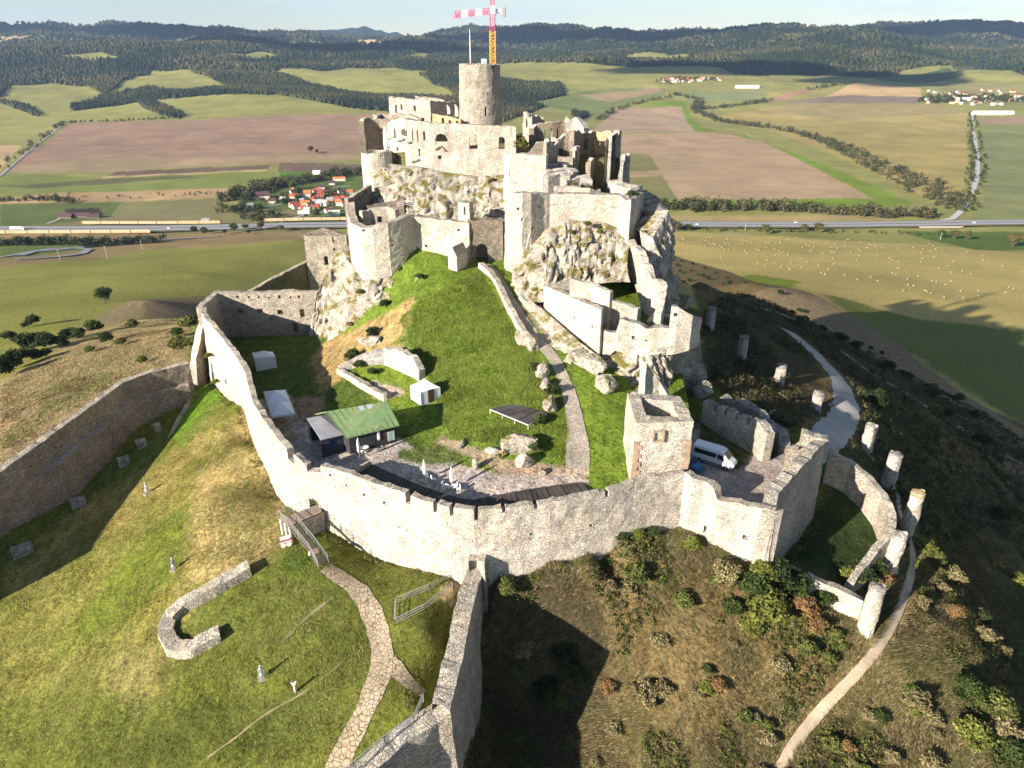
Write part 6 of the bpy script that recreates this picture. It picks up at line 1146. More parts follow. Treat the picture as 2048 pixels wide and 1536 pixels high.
for i, (px, py, sx, sy, sz, lb) in enumerate(((1050,688,1.5,.9,1.5,'upright split boulder left of the cobbled path, uppermost'), (1068,695,1.2,.9,1.2,'boulder against the cobbled path beside the split boulder'), (1083,752,1.0,.9,1.3,'dark round boulder left of the path bend'), (1090,775,.9,.7,.8,'small boulder below the dark round boulder'), (1100,815,.9,1.7,1.0,'long bright boulder right above the stage platform'),
    (1036,900,1.2,2.4,1.5,'big bright standing crag above the gravel'), (1048,928,1.3,1.2,1.0,'bright foot of the big standing crag'), (950,937,.5,.4,.9,'small white upright stone at the gravel edge'), (1085,948,.5,.4,.5,'white round stone at the gravel edge'), (1180,735,2.8,1.6,1.5,'broad grey boulder right of the path bend'), (1150,722,2.2,1.3,1.0,'flat boulder at the outwork foot'),
    (1210,778,1.7,1.3,1.6,'grey boulder standing on the grass above the square tower'), (1268,800,1.0,.8,.9,'pale boulder by the tower top'), (735,690,1.6,.8,.8,'pale outcrop above the small courtyard ruin'), (705,715,2.0,.7,.6,'overgrown outcrop left of the small courtyard ruin'), (750,685,1.2,1.0,.8,'second pale outcrop above the small courtyard ruin'),
    (1385,760,2.0,2.0,2.6,'grey boulder at the right foot of the bastion rock'), (1400,790,1.6,1.4,1.6,'rounded boulder behind the battlemented wall'), (1365,615,2.2,2.0,2.4,'rock knob right of the ragged bastion'), (1345,590,1.8,1.6,2.0,'dark rock between east wall and bastion'), (1330,545,1.8,1.6,2.4,'rock tooth on the dark slope behind the east wall'), (1345,570,1.5,1.3,1.8,'second rock tooth on the dark slope'),
    (1320,525,1.3,1.3,1.8,'uppermost rock tooth on the dark slope'), (1545,828,.7,.5,.5,'pale stone on the slope below the third pillar'), (1662,812,.5,.4,.4,'pale stone beside the road bend'), (1540,900,.9,.6,.8,'dark stone at the end of the battlemented wall'), (985,905,1.2,.6,.5,'flat rubble stones left of the standing crag'), (925,890,1.1,.4,.35,'flat rubble ridge on the courtyard lawn'))):
    boulder(px, py, sx, sy, sz, i + 20, lb)
for i, (px, py, h) in enumerate(((215,518,12),(120,518,9),(285,500,9),(1490,462,8),(1880,480,8),(940,1500,0))):
    if not h: continue
    g = G(px, py); m = MB(); m.lathe([(.22, 0), (.14, h)], n=6); m.box((0, 0, h - .8), (2.2, .16, .16)); o = m.build('utility_pole', plain('pole_grey', (.5, .48, .45))); o.location = g; tag(o, ['tall pale utility pole on the left meadow', 'utility pole near the road loop on the left', 'short utility pole left of the flank building', 'utility pole on the hay field edge', 'utility pole by the bridge'][i], 'pole', 'utility poles in the valley')
# ------------------------------------------------------------------ plants
k = NB('leaves'); at = k.attr('Col'); c = k.mix(1., at.outputs['Color'], k.grey(k.ramp(k.noise(.6, 3), .3, .7, .75, 1.2)), 'MULTIPLY'); k.col(c); k.rough(.75, .15)
tr_ = k.n.new('ShaderNodeBsdfTranslucent'); k.l.new(c, tr_.inputs['Color']); mx = k.n.new('ShaderNodeMixShader'); mx.inputs[0].default_value = .22; k.l.new(k.b.outputs[0], mx.inputs[1]); k.l.new(tr_.outputs[0], mx.inputs[2]); k.l.new(mx.outputs[0], k.out.inputs[0]); M_leaf = k.m
M_bark = plain('bark', (.10, .08, .06), .95, .3, 3)
def quads_mesh(name, P, U, Vv, colr, mat, parent=None, tri=False):
    """P centres, U and Vv half axes, one face each"""
    n = len(P); C = np.stack([P - U - Vv, P + U - Vv, P + U + Vv, P - U + Vv], 1) if not tri else np.stack([P - U, P + U, P + Vv], 1); q = 3 if tri else 4
    me = bpy.data.meshes.new(name); me.vertices.add(n * q); me.vertices.foreach_set('co', C.reshape(-1).astype(np.float32)); me.loops.add(n * q); me.loops.foreach_set('vertex_index', np.arange(n * q, dtype=np.int32))
    me.polygons.add(n); me.polygons.foreach_set('loop_start', np.arange(0, n * q, q, dtype=np.int32)); me.polygons.foreach_set('loop_total', np.full(n, q, np.int32)); me.update(calc_edges=True)
    a = me.attributes.new('Col', 'FLOAT_COLOR', 'POINT'); cc = np.repeat(np.concatenate([colr, np.ones((n, 1))], 1), q, 0); a.data.foreach_set('color', cc.reshape(-1).astype(np.float32)); me.materials.append(mat); return link(bpy.data.objects.new(name, me), parent)
def rdir(n): v = RNG.normal(size=(n, 3)); return v / np.linalg.norm(v, axis=1)[:, None]
def leafset(n, lobes, size, cols, up=.35):
    """leaf sized faces scattered through overlapping uneven lobes (x,y,z,rx,ry,rz)"""
    L = np.array(lobes); w = L[:, 3] * L[:, 4] * L[:, 5]; ix = RNG.choice(len(L), n, p=w / w.sum()); d = rdir(n); r = RNG.random(n) ** .45; wob = 1 + .28 * vn(d[:, 0] * 2.3 + ix * 5, d[:, 1] * 2.3, d[:, 2] * 2.3)
    P = L[ix, :3] + d * L[ix, 3:6] * (r * wob)[:, None]; keep = fbm(P[:, 0] * 1.3 / L[0, 3] * 2, P[:, 1] * 1.3 / L[0, 3] * 2, P[:, 2] * 1.3 / L[0, 3] * 2, o=2) > -.35; P = P[keep]; d = d[keep]; n = len(P)
    nrm = d * .6 + rdir(n) * .8; nrm[:, 2] += up; nrm /= np.linalg.norm(nrm, axis=1)[:, None]; t = np.cross(nrm, rdir(n)); t /= np.linalg.norm(t, axis=1)[:, None]; b = np.cross(nrm, t); s = size * (.6 + .8 * RNG.random(n))[:, None]
    C = np.array(cols); ci = RNG.integers(0, len(C), n); cl = (fbm(P[:, 0] * 2 / L[0, 3], P[:, 1] * 2 / L[0, 3], P[:, 2] * 2 / L[0, 3], o=2) * .5 + .5).clip(0, 1)[:, None]; col = C[ci] * (.6 + .65 * cl) * (.8 + .4 * RNG.random((n, 1)))
    return P, t * s, b * s * .7, col
def lobes_round(r, h, k=7, flat=.8):
    o = [(0, 0, h * .62, r * .72, r * .72, h * .34)]
    for i in range(k): a = i * 2.4; q = r * (.45 + .2 * random.random()); o.append((math.cos(a) * q, math.sin(a) * q, h * (.38 + .42 * random.random()), r * (.35 + .2 * random.random()), r * (.35 + .2 * random.random()), h * (.16 + .1 * random.random()) * flat))
    return o
def make_tree(name, label, cat, group, h, r, n, size, cols, trunk=True):
    root = empty(name, (0, 0, 0), 0, label, cat, group)
    if trunk:
        m = MB(); m.bar((0, 0, -.5), (0, 0, h * .45), .035 * h, n=7, r2=.022 * h)
        for i in range(5): a = i * 1.3; m.bar((0, 0, h * (.25 + .05 * i)), (math.cos(a) * r * .6, math.sin(a) * r * .6, h * (.5 + .06 * i)), .014 * h, n=4, r2=.005 * h)
        m.build('trunk', M_bark, root)
    P, U, V, c = leafset(n, lobes_round(r, h), size, cols); quads_mesh('crown', P, U, V, c, M_leaf, root); return root
GREENS = [(.055, .085, .022), (.045, .07, .02), (.075, .095, .028)]; AUT = [(.15, .13, .04), (.11, .11, .035), (.12, .09, .035)]; YG = [(.15, .18, .035), (.12, .15, .03), (.19, .19, .05)]; DKG = [(.03, .05, .015), (.04, .055, .02)]; ORG_ = [(.30, .17, .08), (.25, .13, .06), (.22, .17, .07)]; TANB = [(.26, .22, .11), (.2, .18, .08), (.3, .24, .13)]; OLV = [(.12, .14, .035), (.09, .12, .03), (.15, .15, .05)]
def copy_thing(root, loc, rz, s, label=None, group=None):
    c = root.copy(); c.location = loc; c.rotation_euler = (0, 0, rz); c.scale = (s, s, s * random.uniform(.88, 1.12)); COL.objects.link(c)
    if label: c['label'] = label
    if group: c['group'] = group
    for ch in root.children:
        d = ch.copy(); COL.objects.link(d); d.parent = c
    return c
class Kind:     # first placement uses the prototype itself
    def __init__(s, *a, **k): s.root = make_tree(*a, **k); s.used = False
    def put(s, loc, scale, label=None, group=None):
        rz = random.uniform(0, 6.28)
        if not s.used:
            s.used = True; s.root.location = loc; s.root.rotation_euler = (0, 0, rz); s.root.scale = (scale,) * 3
            if label: s.root['label'] = label
            if group: s.root['group'] = group
            return s.root
        return copy_thing(s.root, loc, rz, scale, label, group)
GV = 'trees along the highway'
Tg = [Kind('roadside_tree', 'green roadside tree', 'tree', GV, 10, 4.6, 1500, .30, c) for c in (GREENS, OLV, AUT)]
def gput(kd, px, py, s, label, group=None): 
    g = G(px, py) if (py > 520 or kd not in Tg or (px < 1000 and py < 430)) else (lambda q: (q[0], q[1], H1(q[0], q[1])))(Wz(px, py, -149.5))
    if g and not (kd in Tg and g[1] < 260 and px > 300): return kd.put(g, s, label, group)
for px, py, k_, s, lb in ((211,607,0,.78,'lone round tree on the left meadow below the curtain wall'), (390,470,0,1.1,'left one of two dark trees beside the highway'), (410,473,0,1.05,'right one of two dark trees beside the highway'), (451,475,0,.7,'small round tree right of the two dark highway trees'), (470,470,0,1.15,'tall tree by the highway below the village'), (492,462,0,.9,'tree on the verge below the village'),
    (523,463,2,1.1,'brownish tree on the verge left of the short barrier'), (564,464,1,.8,'bushy tree near the flank building roof'), (499,474,0,.6,'low bush-like tree near the highway left of the flank building'), (1340,463,2,1.5,'large brownish tree at the highway right of the castle'), (1354,464,2,1.3,'second brownish tree joined to the large one'), (1376,462,0,1.0,'dark tree right of the brownish pair'), (1531,472,1,1.35,'single olive tree before the highway'),
    (1607,464,2,1.1,'brownish tree on the highway verge, middle right'), (1634,468,2,1.25,'reddish brown tree on the highway verge'), (1880,482,0,1.1,'left tree of three beside the bridge'), (1905,486,2,1.3,'middle brown tree of three beside the bridge'), (1930,488,1,1.1,'right tree of three beside the bridge'), (2018,513,2,1.5,'big brown tree on the green triangle at the right edge'), (622,306,2,1.6,'bare brown tree standing alone on the plough land'), (634,307,0,.9,'small tree beside the bare brown tree on the plough land'),
    (597,393,0,1.4,'tallest tree of the village'), (571,414,0,1.5,'broad tree at the near side of the village'), (632,437,1,1.5,'tree before the village lawn left of the flat block'), (552,388,0,1.3,'tree behind the large dark-roofed house'), (585,380,1,1.4,'tree behind the village orchard'), (520,425,0,1.1,'tree at the lower left edge of the village'), (545,432,0,1.1,'tree below the white village house'), (490,400,0,1.2,'leftmost big tree of the village'), (655,385,0,.7,'garden tree among the upper houses'), (700,402,0,.8,'garden tree at the crag edge'), (663,395,0,.7,'garden tree behind the flat block'), (612,434,0,.6,'round garden bush by the greenhouse')):
    gput(Tg[k_], px, py, s, lb, GV if py > 440 else 'trees of the village and fields')
AVL = 'avenue tree lining the straight road'; 
AVG = GL([(1925,420),(1943,390),(1955,350),(1955,320),(1950,280),(1946,250),(1943,228)]); s_, A_, LL_ = resample([g[:3] for g in AVG], 42); NA = polynormals(A_[:, :2])
for i in range(len(A_)):
    for sd in (-1, 1):
        if random.random() < .85: x, y = A_[i, 0] + NA[i, 0] * 8 * sd, A_[i, 1] + NA[i, 1] * 8 * sd + random.uniform(-8, 8); Tg[random.choice((0, 0, 1, 2))].put((x, y, H1(x, y)), random.uniform(.6, 1.0), 'round tree in the avenue lining the straight road on the right', 'avenue trees')
# bushes by hand
Bk = {n_: Kind('bush', 'bush', 'bush', 'wild bushes on the castle slopes', 1.6, 1.1, 2600, .062, c, trunk=False) for n_, c in (('yg', YG), ('dk', DKG), ('gr', GREENS), ('or', ORG_), ('tan', TANB), ('olv', OLV))}
BL = [(1215,1384,'or',.9,'small orange bush standing alone in the shadow edge'), (1290,1405,'tan',1.5,'pale feathery bush right of the lone orange bush'), (1325,1390,'tan',1.0,'dry bush right of the pale feathery bush'), (1530,1235,'yg',2.2,'bright yellow-green bush, biggest on the lower slope'), (1500,1262,'yg',1.3,'yellow-green bush at the left foot of the biggest one'), (1500,1190,'gr',1.9,'dark green bush above the biggest yellow-green bush'), (1462,1230,'gr',1.4,'green bush left of the biggest yellow-green bush'),
 (1555,1170,'dk',1.8,'darkest bush against the low bright wall'), (1590,1190,'gr',1.8,'green bush against the middle of the low bright wall'), (1640,1212,'gr',1.5,'green bush near the right end of the low bright wall'), (1605,1225,'or',1.5,'reddish bush before the low bright wall'), (1630,1262,'or',1.2,'rusty bush below the reddish bush'), (1523,1152,'yg',1.3,'yellow-green bush at the wall corner'), (1450,1165,'tan',1.5,'tan bush below the small framed window'), (1368,1215,'olv',1.3,'olive bush in the middle of the dry slope'), (1270,1165,'olv',1.5,'olive bush below the front wall'),
 (1384,1098,'yg',1.1,'fresh green bush at the wall bend'), (1300,1073,'gr',.9,'green bush at the wall foot left of the bend'), (1240,1084,'gr',.8,'small green bush at the foot of the front wall'), (1275,1078,'yg',.8,'light green bush at the foot of the front wall'), (1610,1310,'olv',1.2,'olive bush below the rusty bush'), (1655,1325,'olv',.9,'small olive bush near the earth trail'), (1700,1165,'yg',1.2,'yellow bush beside the curved wall end'), (1740,1150,'gr',1.6,'green thicket between the overgrown pillar and curved wall'), (1720,1165,'dk',1.7,'dark thicket above the lowest pillar'), (1765,1165,'or',1.1,'rusty bush at the foot of the overgrown pillar'),
 (1757,1110,'gr',1.3,'green creeper bush on the left flank of the overgrown pillar'), (1800,1095,'olv',1.0,'creeper bush on the right flank of the overgrown pillar'), (1845,1100,'yg',1.3,'yellow-green bush right of the overgrown pillar'), (1868,1128,'olv',1.2,'olive bush right of the overgrown pillar'), (1905,1165,'tan',1.4,'pale dry bush on the right slope'), (1840,1140,'yg',.8,'small fresh bush beside the trail'), (1935,1395,'gr',1.7,'green bush at the right, upper one of a row'), (1960,1430,'olv',1.3,'olive bush in the right-hand row'), (1990,1435,'olv',2.0,'large olive and tan bush at the right edge'), (1940,1485,'yg',1.7,'bright green bush low at the right edge'), (2000,1470,'tan',1.6,'tan bush below the large olive bush'),
 (1978,1280,'tan',1.0,'round pale bush on the right slope'), (1962,1245,'gr',1.0,'green bush above the round pale bush'), (2035,1170,'yg',1.5,'yellow bush at the right picture edge'), (1905,1235,'or',1.2,'pinkish dry bush on the right slope'), (1435,1380,'or',1.0,'small orange bush low on the dry slope'), (1415,1385,'yg',.9,'fresh bush beside the small orange one'), (1415,1345,'gr',.7,'small green bush low on the dry slope'), (1130,1330,'dk',1.8,'dark bush in the deep shadow right of the spur'), (1090,1390,'dk',1.6,'second dark bush in the deep shadow right of the spur'), (1160,1365,'gr',1.1,'green bush in the deep shadow'),
 (1560,590,'dk',1.9,'dark bush by the upper road'), (2020,1530,'gr',1.6,'green bush in the bottom right corner'), (1660,1500,'olv',1.0,'olive bush left of the earth trail'), (1830,1420,'tan',1.3,'dry bush on the slope right of the trail'), (1760,1440,'gr',.8,'small green bush right of the trail'),
 (1540,700,'yg',.9,'yellow-green bush among the upper pillars'), (1500,745,'gr',1.4,'green bush among the upper pillars'), (1690,1500,'or',.8,'small rusty bush by the trail'), (800,445,'gr',.0,''), (380,660,'olv',2.6,'olive thicket against the far buttress wall'), (362,705,'olv',2.4,'second olive thicket against the far buttress wall'), (355,676,'gr',1.6,'bush above the olive thickets'), (390,700,'olv',2.2,'olive thicket touching the curtain wall'), (420,690,'yg',.0,''),
 (68,652,'dk',2.4,'dark bush beside the meadow hollow'), (20,682,'gr',2.4,'bush at the left picture edge on the meadow'), (65,705,'dk',3.4,'long dark thicket on the meadow edge'), (100,700,'dk',3.0,'middle of the dark thicket on the meadow edge'), (34,735,'dk',3.0,'round dark thicket at the left edge'), (8,752,'dk',2.8,'dark thicket cut by the left picture edge'), (68,722,'gr',2.2,'round green bush below the dark thicket'), (92,716,'gr',1.7,'round green bush right of the round one'), (137,680,'dk',2.3,'dark bush in the meadow row'), (160,678,'gr',2.3,'green bush in the meadow row'), (190,668,'gr',2.6,'right end bush of the meadow row'), (125,695,'dk',2.2,'low dark bush in the meadow row'),
 (214,686,'gr',1.9,'round bush on the dry slope'), (267,658,'olv',1.9,'olive bush on the dry slope'), (181,706,'olv',1.3,'small pale bush on the dry slope'), (243,692,'olv',1.4,'olive bush on the dry slope below the round one'), (287,728,'olv',1.2,'bush beside the outer wall'), (500,450,'gr',.0,''), (1165,278,'yg',.0,''), (50,655,'gr',1.3,'small bush above the meadow hollow'), (1185,377,'yg',.0,''),
 (705,722,'gr',1.2,'green bush beside the courtyard outcrop'), (745,675,'dk',1.1,'dark bush above the courtyard ruin'), (718,738,'gr',.9,'bush inside the courtyard ruin'), (745,752,'gr',.9,'second bush inside the courtyard ruin'), (860,470,'gr',.0,''), (840,560,'gr',.9,'bush at the crag foot beside the lawn'), (770,615,'dk',.9,'dark bush at the crag foot'), (1075,745,'dk',1.0,'dark bush among the path boulders'), (1105,790,'dk',1.0,'dark bush beside the cobbled path'), (1080,850,'gr',.9,'bush right of the standing crag'), (1070,905,'gr',.9,'low bush behind the standing crag')]
for px, py, c, s, lb in BL:
    if s > 0: gput(Bk[c], px, py, s, lb)
for (x, y, z), c, s, lb in ((Wy(1130,285,140),'or',1.4,'orange autumn bush in the ruined halls'), (Wy(1150,290,141),'or',1.2,'second orange bush in the ruined halls'), (Wy(1040,300,140),'yg',2.2,'yellow-green bush right of the palace wall end'), (Wy(1178,382,119),'yg',.8,'yellow bush on the terrace parapet'), (Wy(1150,374,119),'olv',.7,'olive bush on the terrace parapet'), (Wy(1175,455,112.5),'olv',.9,'olive bush growing on the terrace rock'), (Wy(1200,470,111),'olv',.8,'second olive bush on the terrace rock'), (Wy(1140,470,112),'tan',.8,'dry bush on the terrace rock'), (Wy(1010,360,135.6),'or',.9,'reddish bush on the palace rock'), (Wy(985,365,135),'olv',.8,'olive bush on the palace rock'),
    (Wy(1262,395,114),'gr',1.0,'dark bush on the corner turret'), (Wy(432,768,99),'yg',.8,'yellow-green tuft on the lit curtain wall face'), (Wy(418,716,104.5),'yg',.9,'yellow tuft high on the curtain wall'), (Wy(700,655,110),'or',.8,'orange bush on the big grey crag'), (Wy(720,590,114),'olv',.9,'bush halfway up the big grey crag'), (Wy(800,545,117),'olv',.8,'bush below the rounded bastion'), (Wy(1590,1000,67.2),'dk',.5,'dark creeper on the tall shaded end wall')): Bk[c].put((x, y, z), s * .8, lb)
RDA = resample([g[:2] + (0.,) for g in GL([(1560,926),(1600,906),(1625,890),(1652,872),(1676,852),(1690,828),(1694,800),(1684,768),(1661,738),(1632,708),(1602,682),(1574,660)])], 1.)[1]
# dark scrub on the shaded right slope
Q = GL([(1300,500),(1400,545),(1500,580),(1600,620),(1750,700),(1900,790),(2040,880),(2040,1080),(1900,1000),(1800,900),(1740,800),(1650,700),(1540,640),(1450,640),(1400,700),(1330,560)]); xs = [q[0] for q in Q]; ys = [q[1] for q in Q]; cnt = 0
LBL = {'dk': 'dark bush in the scrub on the shaded right-hand slope', 'gr': 'green bush in the scrub on the shaded right-hand slope', 'olv': 'olive bush in the scrub on the shaded right-hand slope'}
while cnt < 125:
    x, y = random.uniform(min(xs), max(xs)), random.uniform(min(ys), max(ys))
    if (np.hypot(RDA[:, 0] - x, RDA[:, 1] - y) < 4).any() or not pip(np.array([x]), np.array([y]), Q)[0] or float(fbm(np.array([x / 16]), np.array([y / 16]), o=2)[0]) < -.1: continue
    c = random.choice(('dk', 'dk', 'gr', 'olv')); Bk[c].put((x, y, H1(x, y) - .2), random.uniform(.9, 2.3), LBL[c], 'scrub bushes on the right slope, ' + c.replace('dk', 'dark').replace('gr', 'green').replace('olv', 'olive')); cnt += 1
for px, py, s in ((1345,516,1.5),(1362,524,1.5),(1385,530,1.7),(1408,538,1.5),(1430,548,1.3),(1455,558,1.4),(1490,568,1.1)): gput(Bk['dk'], px, py, s, 'dark bush on the skyline of the right-hand slope', 'skyline bushes of the right slope')
# tall dry grass on the lower right slope: far too many blades to count
def scatter(poly, n, clump=0., sc=6.):
    xs = [q[0] for q in poly]; ys = [q[1] for q in poly]; x = RNG.uniform(min(xs), max(xs), n * 3); y = RNG.uniform(min(ys), max(ys), n * 3); m = pip(x, y, poly); x, y = x[m], y[m]
    if clump: k_ = fbm(x / sc, y / sc, o=2) > clump; x, y = x[k_], y[k_]
    return x[:n], y[:n]
def blades(name, label, x, y, per, L, w, cols, lean=.8, flow=7., seed=0):
    x = np.repeat(x, per) + RNG.normal(0, .09, len(x) * per); y = np.repeat(y, per) + RNG.normal(0, .09, len(y) * per); z = H(x, y) - .03; n = len(x)
    a = .7 + 1.1 * vn(x / flow + seed, y / flow) * math.pi * .6 + RNG.normal(0, .75, n); l = L * RNG.uniform(.6, 1.25, n) * (1 + .5 * vn(x / 3, y / 3)); le = lean * (1 + .5 * vn(x / 4 + 9, y / 4)); hx, hy = np.cos(a), np.sin(a); hz = 1 / np.maximum(le, .2); nn = np.sqrt(1 + hz * hz)
    V = np.stack([hx / nn * l, hy / nn * l, hz / nn * l], 1); t = a + math.pi / 2 + RNG.normal(0, .6, n); U = np.stack([np.cos(t), np.sin(t), 0 * t], 1) * (w * RNG.uniform(.6, 1.4, n))[:, None]
    C = np.array(cols); p = fbm(x / 3.5 + 50, y / 3.5, o=3) * .33 + .5 + RNG.normal(0, .30, n); ci = np.clip((p * len(C)).astype(int), 0, len(C) - 1); col = C[ci] * RNG.uniform(.7, 1.25, (n, 1))
    o = quads_mesh(name, np.stack([x, y, z], 1), U, V, col, M_leaf, tri=True); return tag(o, label, 'grass', kind='stuff')
SL = [g[:2] for g in GL([(985,1150),(1200,1105),(1370,1056),(1450,1110),(1550,1155),(1720,1250),(1745,1120),(1790,1150),(1810,1130),(1860,1080),(2046,1100),(2160,1300),(2200,1640),(1000,1640),(880,1600),(940,1330)])]
DG4 = [(.07, .055, .03), (.17, .13, .065), (.37, .285, .15), (.25, .205, .10), (.15, .155, .05), (.085, .105, .03), (.11, .10, .042)]
x, y = scatter(SL, 60000); m_ = np.ones(len(x), bool)
TRL = [g[:2] for g in GL([(1822,1090),(1829,1115),(1818,1165),(1797,1225),(1765,1285),(1722,1340),(1672,1390),(1624,1440),(1592,1482),(1562,1534)])]; s_, A_, _ = resample([p + (0.,) for p in TRL], .5)
TRA = A_
for i in range(0, len(A_), 1): m_ &= (x - A_[i, 0]) ** 2 + (y - A_[i, 1]) ** 2 > .62 ** 2
blades('dry_grass', 'tall wind-combed dry grass covering the lower right slope', x[m_], y[m_], 8, .62, .035, DG4, 1.3)
SR = [g[:2] for g in GL([(1480,640),(1700,900),(1850,1080),(2046,1100),(2046,880),(1750,705),(1500,585),(1400,640),(1420,760),(1500,840),(1600,860),(1690,780)])]
x, y = scatter(SR, 30000); x, y = x[y < 200], y[y < 200]
RD = GL([(1560,926),(1600,906),(1625,890),(1652,872),(1676,852),(1690,828),(1694,800),(1684,768),(1661,738),(1632,708),(1602,682),(1574,660)]) ; m_ = np.ones(len(x), bool); s_, A_, _ = resample([g[:2] + (0.,) for g in RD], 1.)
RDA = A_
for i in range(len(A_)): m_ &= (x - A_[i, 0]) ** 2 + (y - A_[i, 1]) ** 2 > 2.9 ** 2
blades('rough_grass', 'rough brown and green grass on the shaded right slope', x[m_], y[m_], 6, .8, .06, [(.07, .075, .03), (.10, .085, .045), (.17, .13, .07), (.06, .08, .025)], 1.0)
LWN = [g[:2] for g in GL([(0,1200),(300,930),(430,800),(470,800),(520,950),(560,1060),(640,1130),(760,1130),(925,1170),(900,1300),(850,1400),(640,1600),(-60,1600)])]
x, y = scatter(LWN, 60000); px_, py_ = x, y
blades('lawn_grass', 'short mown grass with straw patches on the sunny mound', x, y, 4, .16, .03, [(.18, .20, .04), (.23, .24, .05), (.14, .17, .03), (.34, .30, .11)], .9, 4.)
HILL = [g[:2] for g in GL([(800,640),(900,570),(955,545),(1000,620),(1060,700),(1110,760),(1140,860),(1145,930),(1000,890),(900,880),(870,800),(850,740),(820,690)])]
x, y = scatter(HILL, 30000); blades('hill_grass', 'bright green grass on the courtyard hill', x, y, 4, .28, .045, [(.16, .22, .035), (.22, .27, .045), (.12, .17, .03)], .8, 3.)
MD = [g[:2] for g in GL([(0,940),(375,722),(400,640),(300,640),(140,700),(0,775)])]
x, y = scatter(MD, 30000); blades('meadow_grass', 'straw-coloured meadow grass outside the outer wall', x, y, 4, .5, .06, [(.17, .16, .06), (.36, .28, .15), (.42, .33, .19), (.28, .22, .1)], 1.1, 9.)
# woodland: thousands of crowns, one mass
def crowns(name, label, X, Y, Z, h, w, kind, cols):
    n = len(X); a = RNG.uniform(0, 6.28, n); V = []; cone = kind == 'spruce'; sides = 5
    ring = lambda r, z: np.stack([np.stack([X + r * w * np.cos(a + 2 * np.pi * i / sides), Y + r * w * np.sin(a + 2 * np.pi * i / sides), Z + z * h], 1) for i in range(sides)], 1)
    if cone: B = ring(1., .08)
    else: B = ring(1., .55)
    top = np.stack([X, Y, Z + h], 1)[:, None]; low = ring(.7, .1)
    allv = np.concatenate([B, low, top], 1); k_ = 2 * sides + 1; F = []
    base = np.arange(n)[:, None] * k_; tri = np.array([[i, (i + 1) % sides, 2 * sides] for i in range(sides)]); F = (base[:, None, :] + tri[None]).reshape(-1, 3)
    T = [F]
    if not cone: q1 = np.array([[sides + i, sides + (i + 1) % sides, (i + 1) % sides] for i in range(sides)]); q2 = np.array([[sides + i, (i + 1) % sides, i] for i in range(sides)]); T += [(base[:, None, :] + q1[None]).reshape(-1, 3), (base[:, None, :] + q2[None]).reshape(-1, 3)]
    F = np.concatenate(T); allv = allv + RNG.normal(0, .10, allv.shape) * w[:, None, None]
    me = bpy.data.meshes.new(name); me.vertices.add(n * k_); me.vertices.foreach_set('co', allv.reshape(-1).astype(np.float32)); me.loops.add(len(F) * 3); me.loops.foreach_set('vertex_index', F.ravel().astype(np.int32)); me.polygons.add(len(F)); me.polygons.foreach_set('loop_start', np.arange(0, len(F) * 3, 3, dtype=np.int32)); me.polygons.foreach_set('loop_total', np.full(len(F), 3, np.int32)); me.update(calc_edges=True)
    C = np.array(cols); p = (fbm(X / 260, Y / 260, o=3) * .5 + .5 + RNG.normal(0, .13, n)).clip(0, .999); col = C[(p * len(C)).astype(int)] * RNG.uniform(.86, 1.16, (n, 1)); at_ = me.attributes.new('Col', 'FLOAT_COLOR', 'POINT'); at_.data.foreach_set('color', np.repeat(np.concatenate([col, np.ones((n, 1))], 1), k_, 0).reshape(-1).astype(np.float32)); me.materials.append(M_leaf); return tag(link(bpy.data.objects.new(name, me)), label, 'wood', kind='stuff')
fi = np.argwhere(FORM & (TR > 1500)); rr_ = TR[fi[:, 0], fi[:, 1]]
def pick(lo, hi, n):
    k_ = fi[(rr_ >= lo) & (rr_ < hi)]; 
    if not len(k_): return np.zeros(0), np.zeros(0)
    # weight by true area of the cell so that crowns stand evenly
    wgt = TR[k_[:, 0], k_[:, 1]] ** 2; ix = RNG.choice(len(k_), n, p=wgt / wgt.sum()); k_ = k_[ix]; r = TR[k_[:, 0], k_[:, 1]]; dr = RR[np.minimum(k_[:, 0] + 1, len(RR) - 1)] - RR[k_[:, 0]]; da = AZ[1] - AZ[0]
    r2 = r + RNG.uniform(-.5, .5, n) * dr; a2 = AZ[k_[:, 1]] + RNG.uniform(-.5, .5, n) * da; return r2 * np.sin(a2), r2 * np.cos(a2)
FC = [(.018, .030, .014), (.026, .040, .016), (.040, .052, .020), (.062, .068, .026), (.095, .085, .034)]
for nm, lo, hi, n, h, w in (('near', 1500, 3600, 24000, 15, 5), ('middle', 3600, 5400, 34000, 17, 7), ('far', 5400, 9800, 40000, 22, 14)):
    X, Y = pick(lo, hi, n)
    if not len(X): continue
    Z = H(X, Y) - 1; sp = vn(X / 180, Y / 180) + RNG.normal(0, .3, len(X)) > -.1
    for b, kd in ((sp, 'spruce'), (~sp, 'leafy')): crowns('woodland', {'spruce': 'spruce', 'leafy': 'broadleaf'}[kd] + ' woodland on the ' + {'near': 'nearest hills and valley belts', 'middle': 'middle hills', 'far': 'far ridges'}[nm], X[b], Y[b], Z[b], h * RNG.uniform(.7, 1.3, b.sum()), w * RNG.uniform(.7, 1.3, b.sum()) * (.75 if kd == 'spruce' else 1.1), kd, FC)
